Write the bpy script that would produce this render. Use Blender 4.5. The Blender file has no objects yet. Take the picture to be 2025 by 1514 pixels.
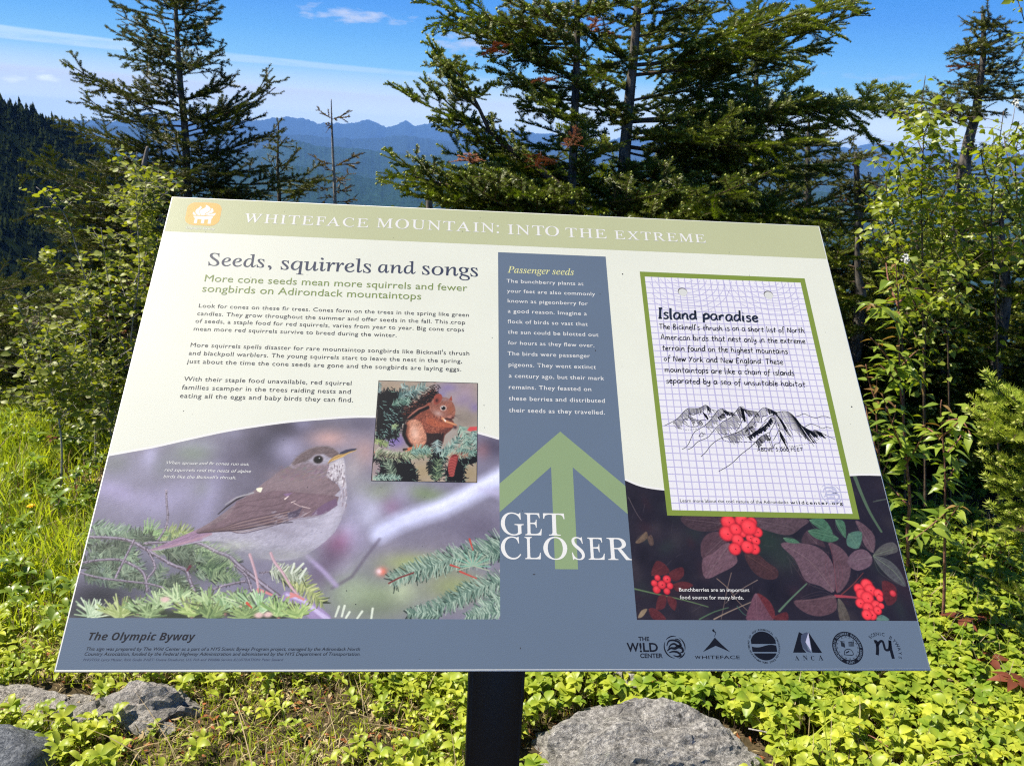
import bpy, bmesh, math, random
import numpy as np
from mathutils import Vector, Matrix, noise

# ------------------------------------------------------------------ camera, sky, sun, exposure
scene = bpy.context.scene
COL = scene.collection
rad = math.radians
CAMZ = 1.45
F_PX, PITCH, ROLL, YAW = 1546.5, rad(16.757), rad(2.975), rad(4.784)
_F = Vector((math.sin(YAW)*math.cos(PITCH), math.cos(YAW)*math.cos(PITCH), -math.sin(PITCH)))
_R = Vector((math.cos(YAW), -math.sin(YAW), 0))
_U = _R.cross(_F)
CR = math.cos(ROLL)*_R + math.sin(ROLL)*_U
CU = -math.sin(ROLL)*_R + math.cos(ROLL)*_U
CAM = Vector((0, 0, CAMZ))
camd = bpy.data.cameras.new('camera')
cam = bpy.data.objects.new('camera', camd)
COL.objects.link(cam)
cam.matrix_world = Matrix(((CR.x, CU.x, -_F.x, 0), (CR.y, CU.y, -_F.y, 0), (CR.z, CU.z, -_F.z, CAMZ), (0, 0, 0, 1)))
camd.sensor_fit = 'HORIZONTAL'
camd.sensor_width = 36.0
camd.lens = 36.0*F_PX/2025.0
camd.clip_start = 0.02
camd.clip_end = 200000
camd.dof.use_dof = True
camd.dof.focus_distance = 1.0
camd.dof.aperture_fstop = camd.lens/1000/0.0012
scene.camera = cam

SUN_DIR = Vector((-0.56, 0.10, 0.82)).normalized()      # towards the sun
SUN_EL = math.asin(SUN_DIR.z)
SUN_AZ = math.atan2(SUN_DIR.x, SUN_DIR.y)
world = bpy.data.worlds.new("World")
scene.world = world
world.use_nodes = True
wn = world.node_tree
wn.nodes.clear()


class NT:
    """small helper for node trees"""
    def __init__(self, nt):
        self.nt = nt
    def n(self, typ, ins=None, **kw):
        nd = self.nt.nodes.new(typ)
        for k, v in kw.items():
            setattr(nd, k, v)
        for k, v in (ins or {}).items():
            self.put(nd, k, v)
        return nd
    def put(self, nd, k, v):
        s = nd.inputs[k]
        if hasattr(v, 'outputs'):
            v = v.outputs[0]
        if isinstance(v, bpy.types.NodeSocket):
            self.nt.links.new(v, s)
        else:
            s.default_value = v
    def math(self, op, a, b=0.0, c=None, clamp=False):
        nd = self.n('ShaderNodeMath', operation=op, use_clamp=clamp)
        self.put(nd, 0, a)
        self.put(nd, 1, b)
        if c is not None:
            self.put(nd, 2, c)
        return nd.outputs[0]
    def mix(self, f, a, b, mode='MIX'):
        nd = self.n('ShaderNodeMix', data_type='RGBA', blend_type=mode)
        self.put(nd, 0, f)
        self.put(nd, 6, a)
        self.put(nd, 7, b)
        return nd.outputs[2]
    def ramp(self, f, stops, interp='LINEAR'):
        nd = self.n('ShaderNodeValToRGB')
        self.put(nd, 0, f)
        cr = nd.color_ramp
        cr.interpolation = interp
        while len(cr.elements) < len(stops):
            cr.elements.new(0.5)
        for e, (p, c) in zip(cr.elements, stops):
            e.position = p
            e.color = c if len(c) == 4 else (*c, 1)
        return nd.outputs[0]


def build_sky():
    t = NT(wn)
    sky = t.n('ShaderNodeTexSky', sky_type='NISHITA', sun_disc=False)
    sky.sun_elevation = SUN_EL
    sky.sun_rotation = SUN_AZ
    sky.altitude = 1400
    sky.air_density = 1.0
    sky.dust_density = 0.2
    sky.ozone_density = 3.0
    tc = t.n('ShaderNodeTexCoord')
    sep = t.n('ShaderNodeSeparateXYZ', {0: tc.outputs['Generated']})
    x, y, z = sep.outputs
    hyp = t.math('SQRT', t.math('ADD', t.math('MULTIPLY', x, x), t.math('MULTIPLY', y, y)))
    el = t.math('ARCTAN2', z, hyp)                      # radians
    az = t.math('ARCTAN2', x, y)
    eld = t.math('MULTIPLY', el, 57.2958)
    azd = t.math('MULTIPLY', az, 57.2958)
    comb = t.n('ShaderNodeCombineXYZ', {0: azd, 1: eld, 2: 0.0})
    # slight colour grade of the sky (deep polarised blue above, paler low down)
    grade = t.mix(t.math('MULTIPLY', eld, 1/14.0, clamp=True), (0.62, 0.86, 1.10, 1), (0.28, 0.72, 1.15, 1))
    col = t.mix(1.0, sky.outputs[0], grade, 'MULTIPLY')
    # the lowest sky brightens and pales towards the horizon, the same all the way round
    k = 1.9/(SKYP['strength']*2.0)
    low = t.ramp(t.math('DIVIDE', eld, 20.0, clamp=True), [(0.0, (.90, 1.0, .90)), (.075, (.90, .96, .84)), (.145, (.52, .60, .62)), (.235, (.150, .36, .55)), (.33, (.083, .265, .52)), (.425, (.048, .195, .49)), (.565, (.020, .15, .44)), (1.0, (.015, .08, .35))])
    low = t.mix(1.0, low, (k, k, k, 1), 'MULTIPLY')
    col = t.mix(t.math('MULTIPLY', t.math('SUBTRACT', 26.0, eld), 1/14.0, clamp=True), col, low)
    # thin streaks and veils at real sky directions, carried all round the sky by noise
    def noise_of(sx, sy, scale, detail=4.0, off=0.0):
        mp = t.n('ShaderNodeMapping', {0: comb})
        mp.inputs['Scale'].default_value = (sx, sy, 1)
        mp.inputs['Location'].default_value = (off, off*0.7, 0)
        return t.n('ShaderNodeTexNoise', {0: mp, 'Scale': scale, 'Detail': detail, 'Roughness': 0.55}).outputs[0]
    def band(center, slope, half, soft):
        # elevation band that slopes with azimuth
        c = t.math('ADD', t.math('MULTIPLY', azd, slope), center)
        d = t.math('ABSOLUTE', t.math('SUBTRACT', eld, c))
        return t.math('SUBTRACT', 1.0, t.math('DIVIDE', t.math('SUBTRACT', d, half), soft), clamp=True)
    wob = t.math('MULTIPLY', t.math('SUBTRACT', noise_of(0.25, 1.0, 1.0), 0.5), 0.7)
    eld2 = t.math('ADD', eld, wob)
    out = {'n': noise_of, 'b': band}
    # low white-lavender veil: below ~5 deg on the left, lower on the right
    topv = t.math('ADD', t.math('MULTIPLY', azd, -0.010), SKYP['veil_top'])
    veil = t.math('DIVIDE', t.math('SUBTRACT', topv, t.math('ADD', eld, t.math('MULTIPLY', wob, .35))), SKYP['veil_soft'], clamp=True)
    veil = t.math('MULTIPLY', veil, t.math('ADD', 0.55, t.math('MULTIPLY', noise_of(0.1, 0.5, 1.0, 3, 7.0), 0.8)))
    veil = t.math('MULTIPLY', veil, t.math('MULTIPLY_ADD', azd, -0.020, 0.62, clamp=True))
    veil = t.math('MULTIPLY', t.math('MULTIPLY', veil, SKYP['veil_amt'], clamp=True), t.math('SUBTRACT', t.math('MULTIPLY', eld, .7), 1.1, clamp=True))
    veilc = SKYP['veil_col']
    col = t.mix(veil, col, veilc)
    # contrail-like streak, strong on the left and thinner on the right
    n1 = noise_of(0.35, 3.0, 1.0, 5, 3.0)
    st = t.math('MULTIPLY', band(SKYP['streak_c'], -0.020, t.math('MULTIPLY_ADD', azd, -0.009, 0.04), 0.12), t.math('ADD', t.math('MULTIPLY', n1, 2.2), -0.15), clamp=True)
    st = t.math('MULTIPLY', st, t.math('MULTIPLY_ADD', azd, -0.018, 0.62, clamp=True))
    col = t.mix(t.math('MULTIPLY', st, 1.0, clamp=True), col, SKYP['streak_col'])
    # small patchy clouds (el, az, half-width, half-height)
    for (ca, ce, hw, hh, amt, off) in SKYP['puffs']:
        pc = SKYP['puff_col'] if ce > 4.3 else (15.0, 15.6, 15.8, 1)
        dx = t.math('DIVIDE', t.math('SUBTRACT', azd, ca), hw)
        dy = t.math('DIVIDE', t.math('SUBTRACT', eld2, ce), hh)
        r = t.math('SQRT', t.math('ADD', t.math('MULTIPLY', dx, dx), t.math('MULTIPLY', dy, dy)))
        nn = noise_of(0.7, 2.2, 1.1, 5, off)
        m = t.math('SUBTRACT', t.math('ADD', 0.78, t.math('MULTIPLY', t.math('SUBTRACT', nn, 0.5), 2.6)), r)
        m = t.math('MULTIPLY', m, 1.3, clamp=True)
        col = t.mix(t.math('MULTIPLY', m, amt), col, pc)
    bg = t.n('ShaderNodeBackground', {0: col, 1: SKYP['strength']})
    wo = t.n('ShaderNodeOutputWorld', {0: bg})


def px_azel(px, py):
    d = ray(px, py)
    return math.degrees(math.atan2(d.x, d.y)), math.degrees(math.asin(d.z))


def ray(px, py):
    return (_F*F_PX + CR*(px-1012.5) - CU*(py-757.0)).normalized()


def at(px, py, Y):
    """point on the sight line of photo position (px,py) at world depth y = Y"""
    d = ray(px, py)
    return CAM + d*(Y/d.y)


def on_ground(px, py, z=0.0):
    d = ray(px, py)
    return CAM + d*((z-CAMZ)/d.z)


def _puff(px, py, wpx, hpx, amt, off):
    a, e = px_azel(px, py)
    return (a, e, wpx/27.0, hpx/27.0, amt, off)


SKYP = dict(strength=0.05, veil_top=px_azel(0, 122)[1]+0.010*px_azel(0, 122)[0], veil_soft=0.22, veil_amt=1.0,
            veil_col=(9.6, 10.2, 11.4, 1), streak_c=px_azel(100, 74)[1]+0.020*px_azel(100, 74)[0],
            streak_col=(6.4, 9.0, 11.0, 1), puff_col=(6.8, 7.6, 9.6, 1),
            puffs=[_puff(700, 32, 110, 17, .8, 11.), _puff(925, 85, 95, 24, .75, 15.), _puff(1000, 100, 40, 12, .6, 15.),
                   _puff(28, 160, 26, 12, .9, 21.), _puff(92, 154, 30, 11, .9, 23.), _puff(1740, 155, 130, 8, .25, 31.)])
build_sky()

sund = bpy.data.lights.new('sun', 'SUN')
sund.energy = 5.0
sund.angle = rad(0.5)
sund.color = (1.0, 0.92, 0.77)
sun = bpy.data.objects.new('sun', sund)
COL.objects.link(sun)
sun.location = (-20, 4, 20)
sun.rotation_euler = (-SUN_DIR).to_track_quat('-Z', 'Y').to_euler()

scene.view_settings.view_transform = 'Standard'
scene.view_settings.look = 'None'
scene.view_settings.gamma = 1.0
scene.view_settings.use_curve_mapping = False
scene.view_settings.exposure = 1.05
scene.render.engine = 'CYCLES'
cy = scene.cycles
cy.use_denoising = False      # the denoiser smears the small print; plain sampling grain is finer
cy.pixel_filter_type = 'BLACKMAN_HARRIS'
cy.filter_width = 1.2
try:
    cy.denoiser = 'OPENIMAGEDENOISE'
except Exception:
    pass
cy.max_bounces = 6
cy.diffuse_bounces = 2
cy.glossy_bounces = 2
cy.transmission_bounces = 3
cy.transparent_max_bounces = 8
cy.volume_bounces = 0
cy.caustics_reflective = False
cy.caustics_refractive = False
scene.render.film_transparent = False

# ------------------------------------------------------------------ helpers
RNG = np.random.default_rng(7)
random.seed(7)


def srgb(r, g, b):
    def f(c):
        c /= 255.0
        return c/12.92 if c <= 0.04045 else ((c+0.055)/1.055)**2.4
    return (f(r), f(g), f(b), 1.0)


def material(name, color=(0.5, 0.5, 0.5, 1), rough=0.6, spec=0.5, metallic=0.0):
    m = bpy.data.materials.new(name)
    m.use_nodes = True
    t = NT(m.node_tree)
    b = m.node_tree.nodes['Principled BSDF']
    b.inputs['Base Color'].default_value = color if len(color) == 4 else (*color, 1)
    b.inputs['Roughness'].default_value = rough
    b.inputs['Specular IOR Level'].default_value = spec
    b.inputs['Metallic'].default_value = metallic
    return m, t, b


def add_bump(t, b, height, strength=0.3, dist=0.01):
    bp = t.n('ShaderNodeBump', {'Strength': strength, 'Distance': dist, 'Height': height})
    t.put(b, 'Normal', bp)
    return bp


def tag(o, label=None, cat=None, group=None, kind=None):
    if label: o['label'] = label
    if cat: o['category'] = cat
    if group: o['group'] = group
    if kind: o['kind'] = kind
    return o


def empty(name, loc=(0, 0, 0)):
    o = bpy.data.objects.new(name, None)
    o.empty_display_size = 0.1
    o.location = loc
    COL.objects.link(o)
    return o


def link(name, me, parent=None, mats=()):
    for m in mats:
        me.materials.append(m)
    o = bpy.data.objects.new(name, me)
    COL.objects.link(o)
    if parent is not None:
        o.parent = parent
    return o


def np_mesh(name, V, F3=None, F4=None, mi=None, smooth=False):
    """fast mesh from numpy arrays; faces: triangles then quads; mi: material index per face"""
    me = bpy.data.meshes.new(name)
    V = np.asarray(V, np.float32)
    n3 = 0 if F3 is None else len(F3)
    n4 = 0 if F4 is None else len(F4)
    me.vertices.add(len(V))
    me.vertices.foreach_set('co', V.ravel())
    idx = []
    if n3: idx.append(np.asarray(F3, np.int32).ravel())
    if n4: idx.append(np.asarray(F4, np.int32).ravel())
    idx = np.concatenate(idx)
    me.loops.add(len(idx))
    me.loops.foreach_set('vertex_index', idx)
    me.polygons.add(n3+n4)
    st = np.concatenate([np.arange(n3)*3, n3*3+np.arange(n4)*4]).astype(np.int32)
    me.polygons.foreach_set('loop_start', st)
    if mi is not None:
        me.polygons.foreach_set('material_index', np.asarray(mi, np.int32))
    if smooth:
        me.polygons.foreach_set('use_smooth', np.ones(n3+n4, bool))
    me.update(calc_edges=True)
    me.validate()
    return me


class Soup:
    """collects triangle/quad pieces with material indices into one mesh"""
    def __init__(self):
        self.v = []; self.t = []; self.q = []; self.mt = []; self.mq = []; self.n = 0
    def add(self, V, T=None, Q=None, m=0):
        V = np.asarray(V, float).reshape(-1, 3)
        self.v.append(V)
        if T is not None and len(T):
            T = np.asarray(T).reshape(-1, 3)
            self.t.append(T+self.n); self.mt.append(np.full(len(T), m))
        if Q is not None and len(Q):
            Q = np.asarray(Q).reshape(-1, 4)
            self.q.append(Q+self.n); self.mq.append(np.full(len(Q), m))
        self.n += len(V)
    def tube(self, P, R, sides=6, m=0, cap=True):
        P = np.asarray(P, float); n = len(P)
        R = np.broadcast_to(np.asarray(R, float), (n,))
        T = np.gradient(P, axis=0)
        T /= np.linalg.norm(T, axis=1)[:, None]+1e-12
        up = np.array([0, 0, 1.0]) if abs(T[0][2]) < 0.9 else np.array([1.0, 0, 0])
        A = np.cross(T, up); A /= np.linalg.norm(A, axis=1)[:, None]+1e-12
        B = np.cross(T, A)
        an = np.linspace(0, 2*np.pi, sides, endpoint=False)
        V = P[:, None]+R[:, None, None]*(np.cos(an)[None, :, None]*A[:, None]+np.sin(an)[None, :, None]*B[:, None])
        i = np.arange(n-1)[:, None]; j = np.arange(sides)[None]; jn = (j+1) % sides
        Q = np.stack([i*sides+j, i*sides+jn, (i+1)*sides+jn, (i+1)*sides+j], -1).reshape(-1, 4)
        V = V.reshape(-1, 3)
        Tt = []
        if cap:
            V = np.vstack([V, P[-1:]]); c = n*sides
            Tt = [[(n-1)*sides+k, (n-1)*sides+(k+1) % sides, c] for k in range(sides)]
        self.add(V, Tt, Q, m)
    def box(self, x0, x1, y0, y1, z0, z1, m=0):
        V = [(x, y, z) for z in (z0, z1) for y in (y0, y1) for x in (x0, x1)]
        self.add(V, None, [(0, 2, 3, 1), (4, 5, 7, 6), (0, 1, 5, 4), (2, 6, 7, 3), (0, 4, 6, 2), (1, 3, 7, 5)], m)
    def build(self, name, smooth=False):
        V = np.vstack(self.v)
        T = np.vstack(self.t) if self.t else None
        Q = np.vstack(self.q) if self.q else None
        mi = np.concatenate(([np.concatenate(self.mt)] if self.t else [])+([np.concatenate(self.mq)] if self.q else []))
        return np_mesh(name, V, T, Q, mi, smooth)


def smooth_line(pts, n=6, closed=False):
    """Catmull-Rom through the points"""
    P = np.asarray(pts, float)
    N = len(P)
    out = []
    rng = range(N) if closed else range(N-1)
    for i in rng:
        if closed:
            p0, p1, p2, p3 = P[(i-1) % N], P[i], P[(i+1) % N], P[(i+2) % N]
        else:
            p0, p1, p2, p3 = P[max(i-1, 0)], P[i], P[i+1], P[min(i+2, N-1)]
        for k in range(n):
            s = k/n
            out.append(0.5*((2*p1)+(-p0+p2)*s+(2*p0-5*p1+4*p2-p3)*s*s+(-p0+3*p1-3*p2+p3)*s**3))
    if not closed:
        out.append(P[-1])
    return np.array(out)
ZL = 0.00035     # metres per print-layer unit
# ------------------------------------------------------------------ the interpretive sign
SB = Vector((0.07326, 0.6886, CAMZ-0.52034))        # middle of the panel's lower edge
TILT = rad(45)
SU = Vector((0, math.cos(TILT), math.sin(TILT)))     # up the panel
SN = Vector((0, -math.sin(TILT), math.cos(TILT)))    # panel normal
PW, PH = 0.914, 0.6127


def P(px, py):
    """photo position -> (u, v) in metres on the panel, origin at the middle of its lower edge"""
    d = ray(px, py)
    t = (SB-CAM).dot(SN)/d.dot(SN)
    q = CAM+d*t-SB
    return (q.x, q.dot(SU))


def PP(pts):
    return np.array([P(*p) for p in pts])


def zoomer(x0, y0, s):
    return lambda x, y: (x0+x/s, y0+y/s)


ZA = zoomer(320, 380, 3.068); ZB = zoomer(960, 400, 2.893); ZC = zoomer(340, 600, 3.164)
ZD = zoomer(980, 500, 4.4536); ZE = zoomer(1250, 530, 3.028); ZF = zoomer(1240, 920, 3.491)
ZG = zoomer(100, 1200, 2.893); ZH = zoomer(350, 390, 18.41); ZI = zoomer(970, 830, 3.786)
ZJ = zoomer(1200, 1220, 3.068); ZK = zoomer(1250, 780, 4.709); Z2 = zoomer(140, 810, 3.604)
Z3 = zoomer(540, 810, 3.604); Z4 = zoomer(720, 740, 6.883)


def zz(Z, pts):
    return [Z(*p) for p in pts]


sign = empty('interpretive_sign', (SB.x-0.045, SB.y+0.11, 0))
tag(sign, 'large tilted interpretive panel about seeds, squirrels and songs on a single black post', 'sign')
panel_mw = Matrix(((1, 0, 0, SB.x), (0, SU.y, SN.y, SB.y), (0, SU.z, SN.z, SB.z), (0, 0, 0, 1)))
panel_local = Matrix.Translation(-Vector(sign.location)) @ panel_mw


def print_mat(name, col, rough=0.42, grain=0.25):
    m, t, b = material(name, col, rough, 0.35)   # 0.76: matt exterior print stock
    tc = t.n('ShaderNodeTexCoord')
    n1 = t.n('ShaderNodeTexNoise', {0: tc.outputs['Object'], 'Scale': 900.0, 'Detail': 2.0})
    add_bump(t, b, n1.outputs[0], grain, 0.0004)
    n2 = t.n('ShaderNodeTexNoise', {0: tc.outputs['Object'], 'Scale': 9.0, 'Detail': 5.0})
    f = t.math('MULTIPLY_ADD', n2.outputs[0], 0.07, 0.545)
    c2 = t.mix(1.0, col, t.n('ShaderNodeCombineColor', {0: f, 1: f, 2: f}), 'MULTIPLY')
    t.put(b, 'Base Color', c2)
    return m


# panel slab with a narrow bevelled white rim
mt_cream = print_mat('panel_cream', srgb(240, 243, 229))
mt_edge, _, _ = material('panel_edge_white', srgb(236, 236, 230), 0.4)
mt_black, t_, b_ = material('black_powder_coat', (0.012, 0.012, 0.013, 1), 0.45, 0.4)
tcb = t_.n('ShaderNodeTexCoord')
add_bump(t_, b_, t_.n('ShaderNodeTexNoise', {0: tcb.outputs['Object'], 'Scale': 700.0}).outputs[0], 0.2, 0.0005)
hw = PW/2
bv = 0.0016
s = Soup()
def ring(inset, z):
    return [(-hw+inset, inset, z), (hw-inset, inset, z), (hw-inset, PH-inset, z), (-hw+inset, PH-inset, z)]
V = ring(bv, 0)+ring(0, -0.0012)+ring(0, -0.0035)
s.add(V, None, [(0, 1, 2, 3)], 0)
s.add(V, None, [(4+i, 4+(i+1) % 4, (i+1) % 4, i) for i in range(4)]+[(8+i, 8+(i+1) % 4, 4+(i+1) % 4, 4+i) for i in range(4)], 1)
panel = link('panel', s.build('panel'), sign, (mt_cream, mt_edge))
panel.matrix_local = panel_local
tag(panel, 'cream printed panel with a pale green header band')
s = Soup()
s.box(-hw+.001, hw-.001, 0.001, PH-.001, -0.0125, -0.0037)
back = link('backing_tray', s.build('backing_tray'), sign, (mt_black,))
back.matrix_local = panel_local
# post and its saddle under the panel
post_c = at(981, 1334, 0.80)
PX = post_c.x-sign.location.x
s = Soup()
hpw = 0.0325
py0, py1 = 0.775-sign.location.y, 0.84-sign.location.y
def box_top_slant(x0, x1, y0, y1, z0, za, zb):
    V = [(x0, y0, z0), (x1, y0, z0), (x1, y1, z0), (x0, y1, z0), (x0, y0, za), (x1, y0, za), (x1, y1, zb), (x0, y1, zb)]
    s.add(V, None, [(0, 3, 2, 1), (4, 5, 6, 7), (0, 1, 5, 4), (1, 2, 6, 5), (2, 3, 7, 6), (3, 0, 4, 7)])
zt = lambda y: SB.z+(y+sign.location.y-SB.y)*1.0-0.0127/math.cos(TILT)-0.004
box_top_slant(PX-hpw, PX+hpw, py0, py1, -0.25, zt(py0), zt(py1))
pm = s.build('post')
bmt = bmesh.new(); bmt.from_mesh(pm)
bmesh.ops.bevel(bmt, geom=[e for e in bmt.edges if abs((e.verts[0].co-e.verts[1].co).normalized().z) > 0.9], offset=0.004, segments=3, affect='EDGES')
bmt.to_mesh(pm); bmt.free()
post = link('post', pm, sign, (mt_black,))
s = Soup()
s.box(PX-sign.location.x*0-0.06, PX+0.06, -0.03, 0.0, 0, 0.001)
s = Soup()
s.box(-0.16, 0.16, 0.12, 0.165, -0.0165, -0.0128)
s.box(-0.16, 0.16, 0.40, 0.445, -0.0165, -0.0128)
s.box(-0.06, 0.03, 0.166, 0.399, -0.0165, -0.0128)
br = link('mounting_bracket', s.build('mounting_bracket'), sign, (mt_black,))
br.matrix_local = panel_local


def flat(name, uv, z, mat, parent=None, uvmap=None):
    """thin printed sheet: polygon in panel coordinates at height z (mm)"""
    me = bpy.data.meshes.new(name)
    bm = bmesh.new()
    polys = uv if isinstance(uv, list) and np.ndim(uv[0]) == 2 else [uv]
    for poly in polys:
        vs = [bm.verts.new((p[0], p[1], z*ZL)) for p in poly]
        f = bm.faces.new(vs)
        f.normal_update()
        if f.normal.z < 0:
            f.normal_flip()
    bmesh.ops.triangulate(bm, faces=bm.faces[:])
    if uvmap:
        lay = bm.loops.layers.uv.new('UVMap')
        x0, x1, y0, y1 = uvmap
        for f in bm.faces:
            for l in f.loops:
                l[lay].uv = ((l.vert.co.x-x0)/(x1-x0), (l.vert.co.y-y0)/(y1-y0))
    bm.to_mesh(me); bm.free()
    return link(name, me, parent or panel, (mat,))


def ribbon(soup, pts, w, z, closed=False, m=0):
    """flat stroke in panel coordinates, w in metres (scalar or per point)"""
    Q = np.asarray(pts, float)
    n = len(Q)
    if closed:
        T = np.roll(Q, -1, 0)-np.roll(Q, 1, 0)
    else:
        T = np.gradient(Q, axis=0)
    T /= np.linalg.norm(T, axis=1)[:, None]+1e-12
    N = np.stack([-T[:, 1], T[:, 0]], 1)
    W = np.broadcast_to(np.asarray(w, float)/2, (n,))[:, None]
    V = np.concatenate([Q+N*W, Q-N*W])
    V = np.hstack([V, np.full((2*n, 1), z*ZL)])
    k = n if closed else n-1
    F = [(i+n, (i+1) % n+n, (i+1) % n, i) for i in range(k)]
    soup.add(V, None, F, m)


def disc(soup, c, r, z, m=0, n=20, ry=None):
    a = np.linspace(0, 2*np.pi, n, endpoint=False)
    V = np.stack([c[0]+r*np.cos(a), c[1]+(ry or r)*np.sin(a), np.full(n, z*ZL)], 1)
    V = np.vstack([V, [[c[0], c[1], z*ZL]]])
    soup.add(V, [(i, (i+1) % n, n) for i in range(n)], None, m)


# ---- lettering
def conv(x, U, L):
    o = []
    for c in x:
        if c.isupper(): o.append(chr(U+ord(c)-65))
        elif c.islower(): o.append('\u210e' if (L == 0x1D44E and c == 'h') else chr(L+ord(c)-97))
        else: o.append(c)
    return ''.join(o)


_cv = bpy.data.curves.new('tmp', 'FONT')
_ob = bpy.data.objects.new('tmp', _cv)
COL.objects.link(_ob)


def glyphs(txt, style='sans', res=3):
    """triangulated outline of a line of text: (V2, T); built-in font only"""
    sh = 0.0; off = 0.0; post = None
    if style == 'sans': off = 0.0
    if style == 'serif': txt = conv(txt, 0x1D434, 0x1D44E); sh = -0.27; off = 0.004
    elif style == 'serifA': txt = conv(txt, 0x1D434, 0x1D44E); sh = -0.40; off = 0.004
    elif style == 'serifbold': txt = conv(txt, 0x1D400, 0x1D41A); off = -0.006
    elif style == 'serifitalic': txt = conv(txt, 0x1D434, 0x1D44E); off = 0.004
    elif style == 'italic': sh = 0.2
    elif style == 'bolditalic': txt = conv(txt, 0x1D63C, 0x1D656)
    elif style == 'bold': off = 0.022
    elif style == 'medium': off = 0.002
    elif style == 'light': off = -0.006
    _cv.body = txt; _cv.shear = sh; _cv.offset = off; _cv.resolution_u = res
    _cv.space_character = SPACING[0]
    bpy.context.view_layer.update()
    me = bpy.data.meshes.new_from_object(_ob.evaluated_get(bpy.context.evaluated_depsgraph_get()))
    me.calc_loop_triangles()
    V = np.empty(len(me.vertices)*3, np.float32); me.vertices.foreach_get('co', V)
    T = np.empty(len(me.loop_triangles)*3, np.int32); me.loop_triangles.foreach_get('vertices', T)
    bpy.data.meshes.remove(me)
    return V.reshape(-1, 3)[:, :2].astype(float), T.reshape(-1, 3)


SPACING = [1.0]


def put_line(soup, txt, x0, y0, x1, style='sans', ax=1.1, z=0.5, res=3, m=0, cap=None):
    """one line; (x0,y0) photo position of its baseline start, x1 the photo x of its end"""
    V, T = glyphs(txt, style, res)
    u0, v0 = P(x0, y0)
    u1 = u0
    for _ in range(4):      # find u1 on the same row whose photo x is x1
        a = P(x1, y0)[0]
        lo = a
        break
    # walk along the panel row: project back
    def photo_x(u):
        q = SB+Vector((u, 0, 0))+SU*v0-CAM
        return 1012.5+F_PX*q.dot(CR)/q.dot(_F)
    a, b = u0, u0+0.8
    for _ in range(40):
        mid = (a+b)/2
        if photo_x(mid) < x1: a = mid
        else: b = mid
    u1 = a
    w = V[:, 0].max()-V[:, 0].min()
    sx = (u1-u0)/w
    sy = sx/ax
    if cap: sy = (P(x0, y0-cap)[1]-v0)/V[:, 1].max()
    W = np.stack([(V[:, 0]-V[:, 0].min())*sx+u0, V[:, 1]*sy+v0, np.full(len(V), z*ZL)], 1)
    a_ = (W[T[:, 1]]-W[T[:, 0]]); b_ = (W[T[:, 2]]-W[T[:, 0]])
    fl = (a_[:, 0]*b_[:, 1]-a_[:, 1]*b_[:, 0]) < 0
    T = T.copy(); T[fl] = T[fl][:, ::-1]
    soup.add(W, T, None, m)
    if style == 'strong':       # a second strike thickens the small type a little
        W2 = W.copy(); W2[:, 0] += sy*(.014 if style == 'medium' else .010); W2[:, 2] += .02*ZL
        soup.add(W2, T, None, m)


def put_spaced(soup, word, x0, y0, x1, gap=0.10, ax=1.0, z=0.5, style='serif'):
    """a word in upright serif capitals, letter by letter with open spacing"""
    parts = []; x = 0
    for i, ch in enumerate(word):
        V, T = glyphs(ch, 'serifA' if (ch == 'A' and style == 'serif') else style, 5)
        if i: x += gap*(0.35 if (ch in 'AT' and word[i-1] in 'AT') or (ch == 'A' and word[i-1] == 'F') or (word[i-1:i+1] in ('TO',)) else 1)
        V = V.copy(); V[:, 0] += x-V[:, 0].min(); x = V[:, 0].max()
        parts.append((V, T))
    V = np.vstack([p[0] for p in parts]); n = 0; Ts = []
    for v, t in parts:
        Ts.append(t+n); n += len(v)
    T = np.vstack(Ts)
    u0, v0 = P(x0, y0)
    def photo_x(u):
        q = SB+Vector((u, 0, 0))+SU*v0-CAM
        return 1012.5+F_PX*q.dot(CR)/q.dot(_F)
    a, b = u0, u0+0.8
    for _ in range(40):
        mid = (a+b)/2
        if photo_x(mid) < x1: a = mid
        else: b = mid
    sx = (a-u0)/x
    W = np.stack([V[:, 0]*sx+u0, V[:, 1]*sx/ax+v0, np.full(len(V), z*ZL)], 1)
    soup.add(W, T, None, 0)


def arc_text(soup, txt, c, r, a0, a1, size, style='bold', z=0.5, inward=False):
    n = len(txt)
    for i, ch in enumerate(txt):
        if ch == ' ': continue
        V, T = glyphs(ch, style, 2)
        a = rad(a0+(a1-a0)*i/max(n-1, 1))
        V = V.copy(); V[:, 0] -= (V[:, 0].max()+V[:, 0].min())/2
        V *= size
        rot = a-math.pi/2 if not inward else a+math.pi/2
        R = np.array([[math.cos(rot), -math.sin(rot)], [math.sin(rot), math.cos(rot)]])
        rr = r if not inward else r+size*0.7
        W = V@R.T+np.array([c[0]+rr*math.cos(a), c[1]+rr*math.sin(a)])
        soup.add(np.hstack([W, np.full((len(W), 1), z*ZL)]), T, None, 0)


def finish(name, soup, mat):
    return link(name, soup.build(name), panel, (mat,))


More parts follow.
